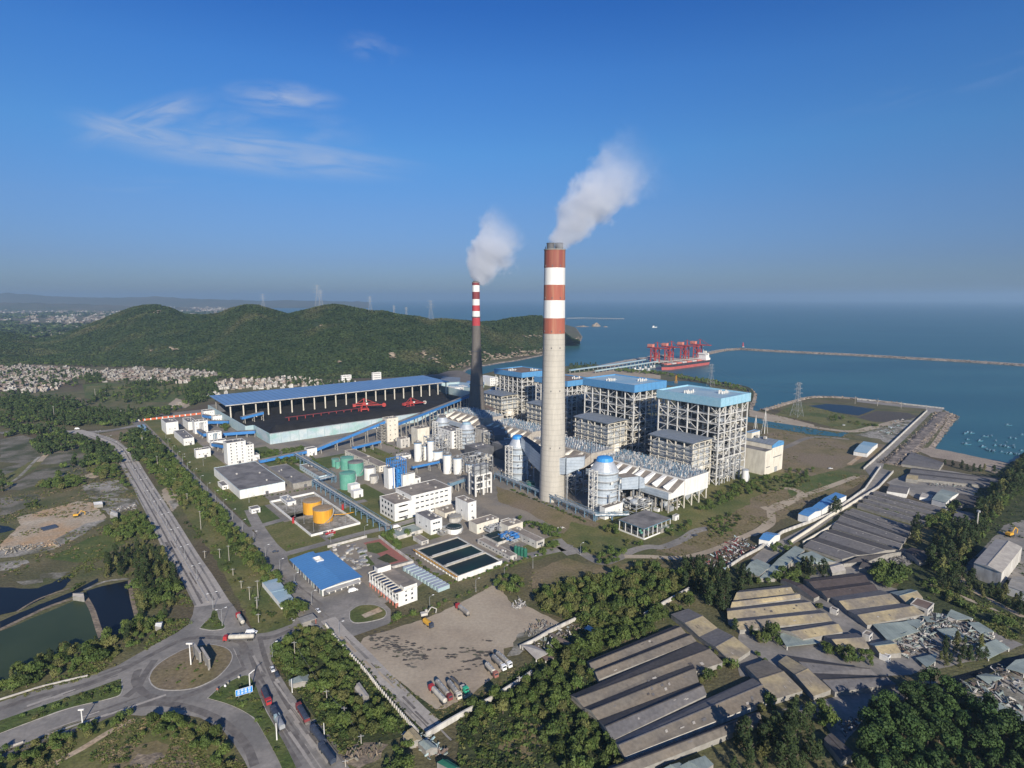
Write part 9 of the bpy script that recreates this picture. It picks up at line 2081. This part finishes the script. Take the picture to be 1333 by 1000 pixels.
for i,(k,q,lab,m)in enumerate((('c5',(392,285),'yellow excavator working on the sand pit','truck_orange'),('c8',(1260,385),'yellow excavator with raised arm behind the factory shed','truck_orange'),('c6',(875,795),'white wrecked vehicle hulk beside the yellow tipper','dirty_white'))):
 g=G(k,*q);t=thing('excavator' if i<2 else 'wrecked_vehicle',lab,'excavator' if i<2 else 'wreck',(g.x,g.y,.2),.4);s=1.1 if i==0 else 1.5 if i==1 else 1.2
 mb=MB();mb.box(-2*s,-1.4*s,0,2*s,-.8*s,.9*s,'tyre');mb.box(-2*s,.8*s,0,2*s,1.4*s,.9*s,'tyre');mb.build('track',t);mb=MB();mb.box(-2.2*s,-1.2*s,.95*s,1.2*s,1.2*s,2.2*s,m);mb.box(.2*s,.1*s,2.2*s,1.4*s,1.1*s,3.2*s,'glass_dark' if i<2 else m);mb.build('body',t)
 mb=MB();mb.path([(1*s,-.4*s,1.6*s),(3.4*s,-.4*s,4.6*s),(6*s,-.4*s,3*s),(5.6*s,-.4*s,.8*s)],.5*s,m,6);mb.build('arm',t)
g=G('c5',252,345);t=thing('water_tanks','dark rows of tanks or sheeting lying on the sand pit','equipment',(g.x,g.y,.1),.9)
for i in range(5):mb=MB();mb.box(-5,-4+i*1.9,0,5,-2.7+i*1.9,1.0,'car_dark');mb.build('tank',t)
# pressure tanks by the brown-roofed house
for i in range(4):
 g=G('c7',45+i*16,475+i*5);t=thing('pressure_tank','dark green upright pressure tank in the row by the brown-roofed house','tank',(g.x,g.y,.05),0,'green pressure tanks');mb=MB();mb.lathe(0,0,[(1.6,0),(1.6,5.5),(1.1,6.4),(.2,6.8)],'dark_green',14);mb.build('shell',t);mb=MB();mb.cyl(0,0,6.6,7.4,.2,.2,'silver',6);mb.build('nozzle',t)
for(k,q,s,m,lab)in(('c6',(955,385),1.0,'concrete','grey machinery pile below the white block'),('c6',(1210,385),1.3,'steel_grey','silvery pipe arch between the two cream houses'),('c6',(1285,420),1.2,'blue_paint','bright blue pump group beside the small basins'),('c7',(10,430),1.3,'blue_paint','bright blue pumps left of the green pressure tanks')):
 x_,y_=WL(G(k,*q));t=thing('machinery',lab,'machinery',LW(x_,y_),TH);mb=MB();clutter(mb,0,0,12*s,9*s,.3,4*s,34,(m,m,'steel_grey'));mb.build('pipework',t);mb=MB();mb.box(0,0,.02,12*s,9*s,.4,'concrete');mb.build('base',t)
x_,y_=WL(G('c6',1285,425));t=thing('small_basin','small open basin with green water beside the pump house','water basin',LW(x_-6,y_+2),TH);mb=MB();mb.box(0,0,0,16,20,2.2,'dirty_white','concrete');mb.build('wall',t);mb=MB();mb.box(.8,.8,2.21,15.2,9.4,2.3,'basin_water');mb.box(.8,10.4,2.21,15.2,19.2,2.3,'basin_water');mb.build('water',t)
# motorbikes and stalls by the gate roof
for i in range(10):
 g=G('c6',195+random.uniform(-12,25),775+i*5+random.uniform(-5,5));t=thing('motorbike','motorbike parked by the pale blue gate roof','motorbike',(g.x,g.y,.1),random.uniform(0,3),'motorbikes by the gate roof');mb=MB();mb.box(-.8,-.2,.35,.7,.2,.9,random.choice(('car_dark','truck_red','steel_grey')));mb.build('frame',t);wheels(t,(-.7,.7),.02,.3)
t=thing('wall_block','white wall block beside the gate hedge','wall',G('c6',240,745)+Vector((0,0,0)),TH);mb=MB();mb.box(-1,-7,0,0,3,2.6,'white_wall');mb.build('wall_face',t)
# ------------------------------------------------------------------ haze
b=MB();b.box(-32000,-2300,-9,32000,42000,420,'coal');hz=b.build('haze');hz['kind']='stuff'
m=bpy.data.materials.new('haze_air');m.use_nodes=True;t=m.node_tree;t.nodes.clear()
v=t.nodes.new('ShaderNodeVolumePrincipled');o=t.nodes.new('ShaderNodeOutputMaterial');t.links.new(v.outputs[0],o.inputs['Volume'])
v.inputs['Color'].default_value=(0.45,0.625,0.80,1);v.inputs['Density'].default_value=6.8e-5;v.inputs['Anisotropy'].default_value=0.2
hz.data.materials[0]=m
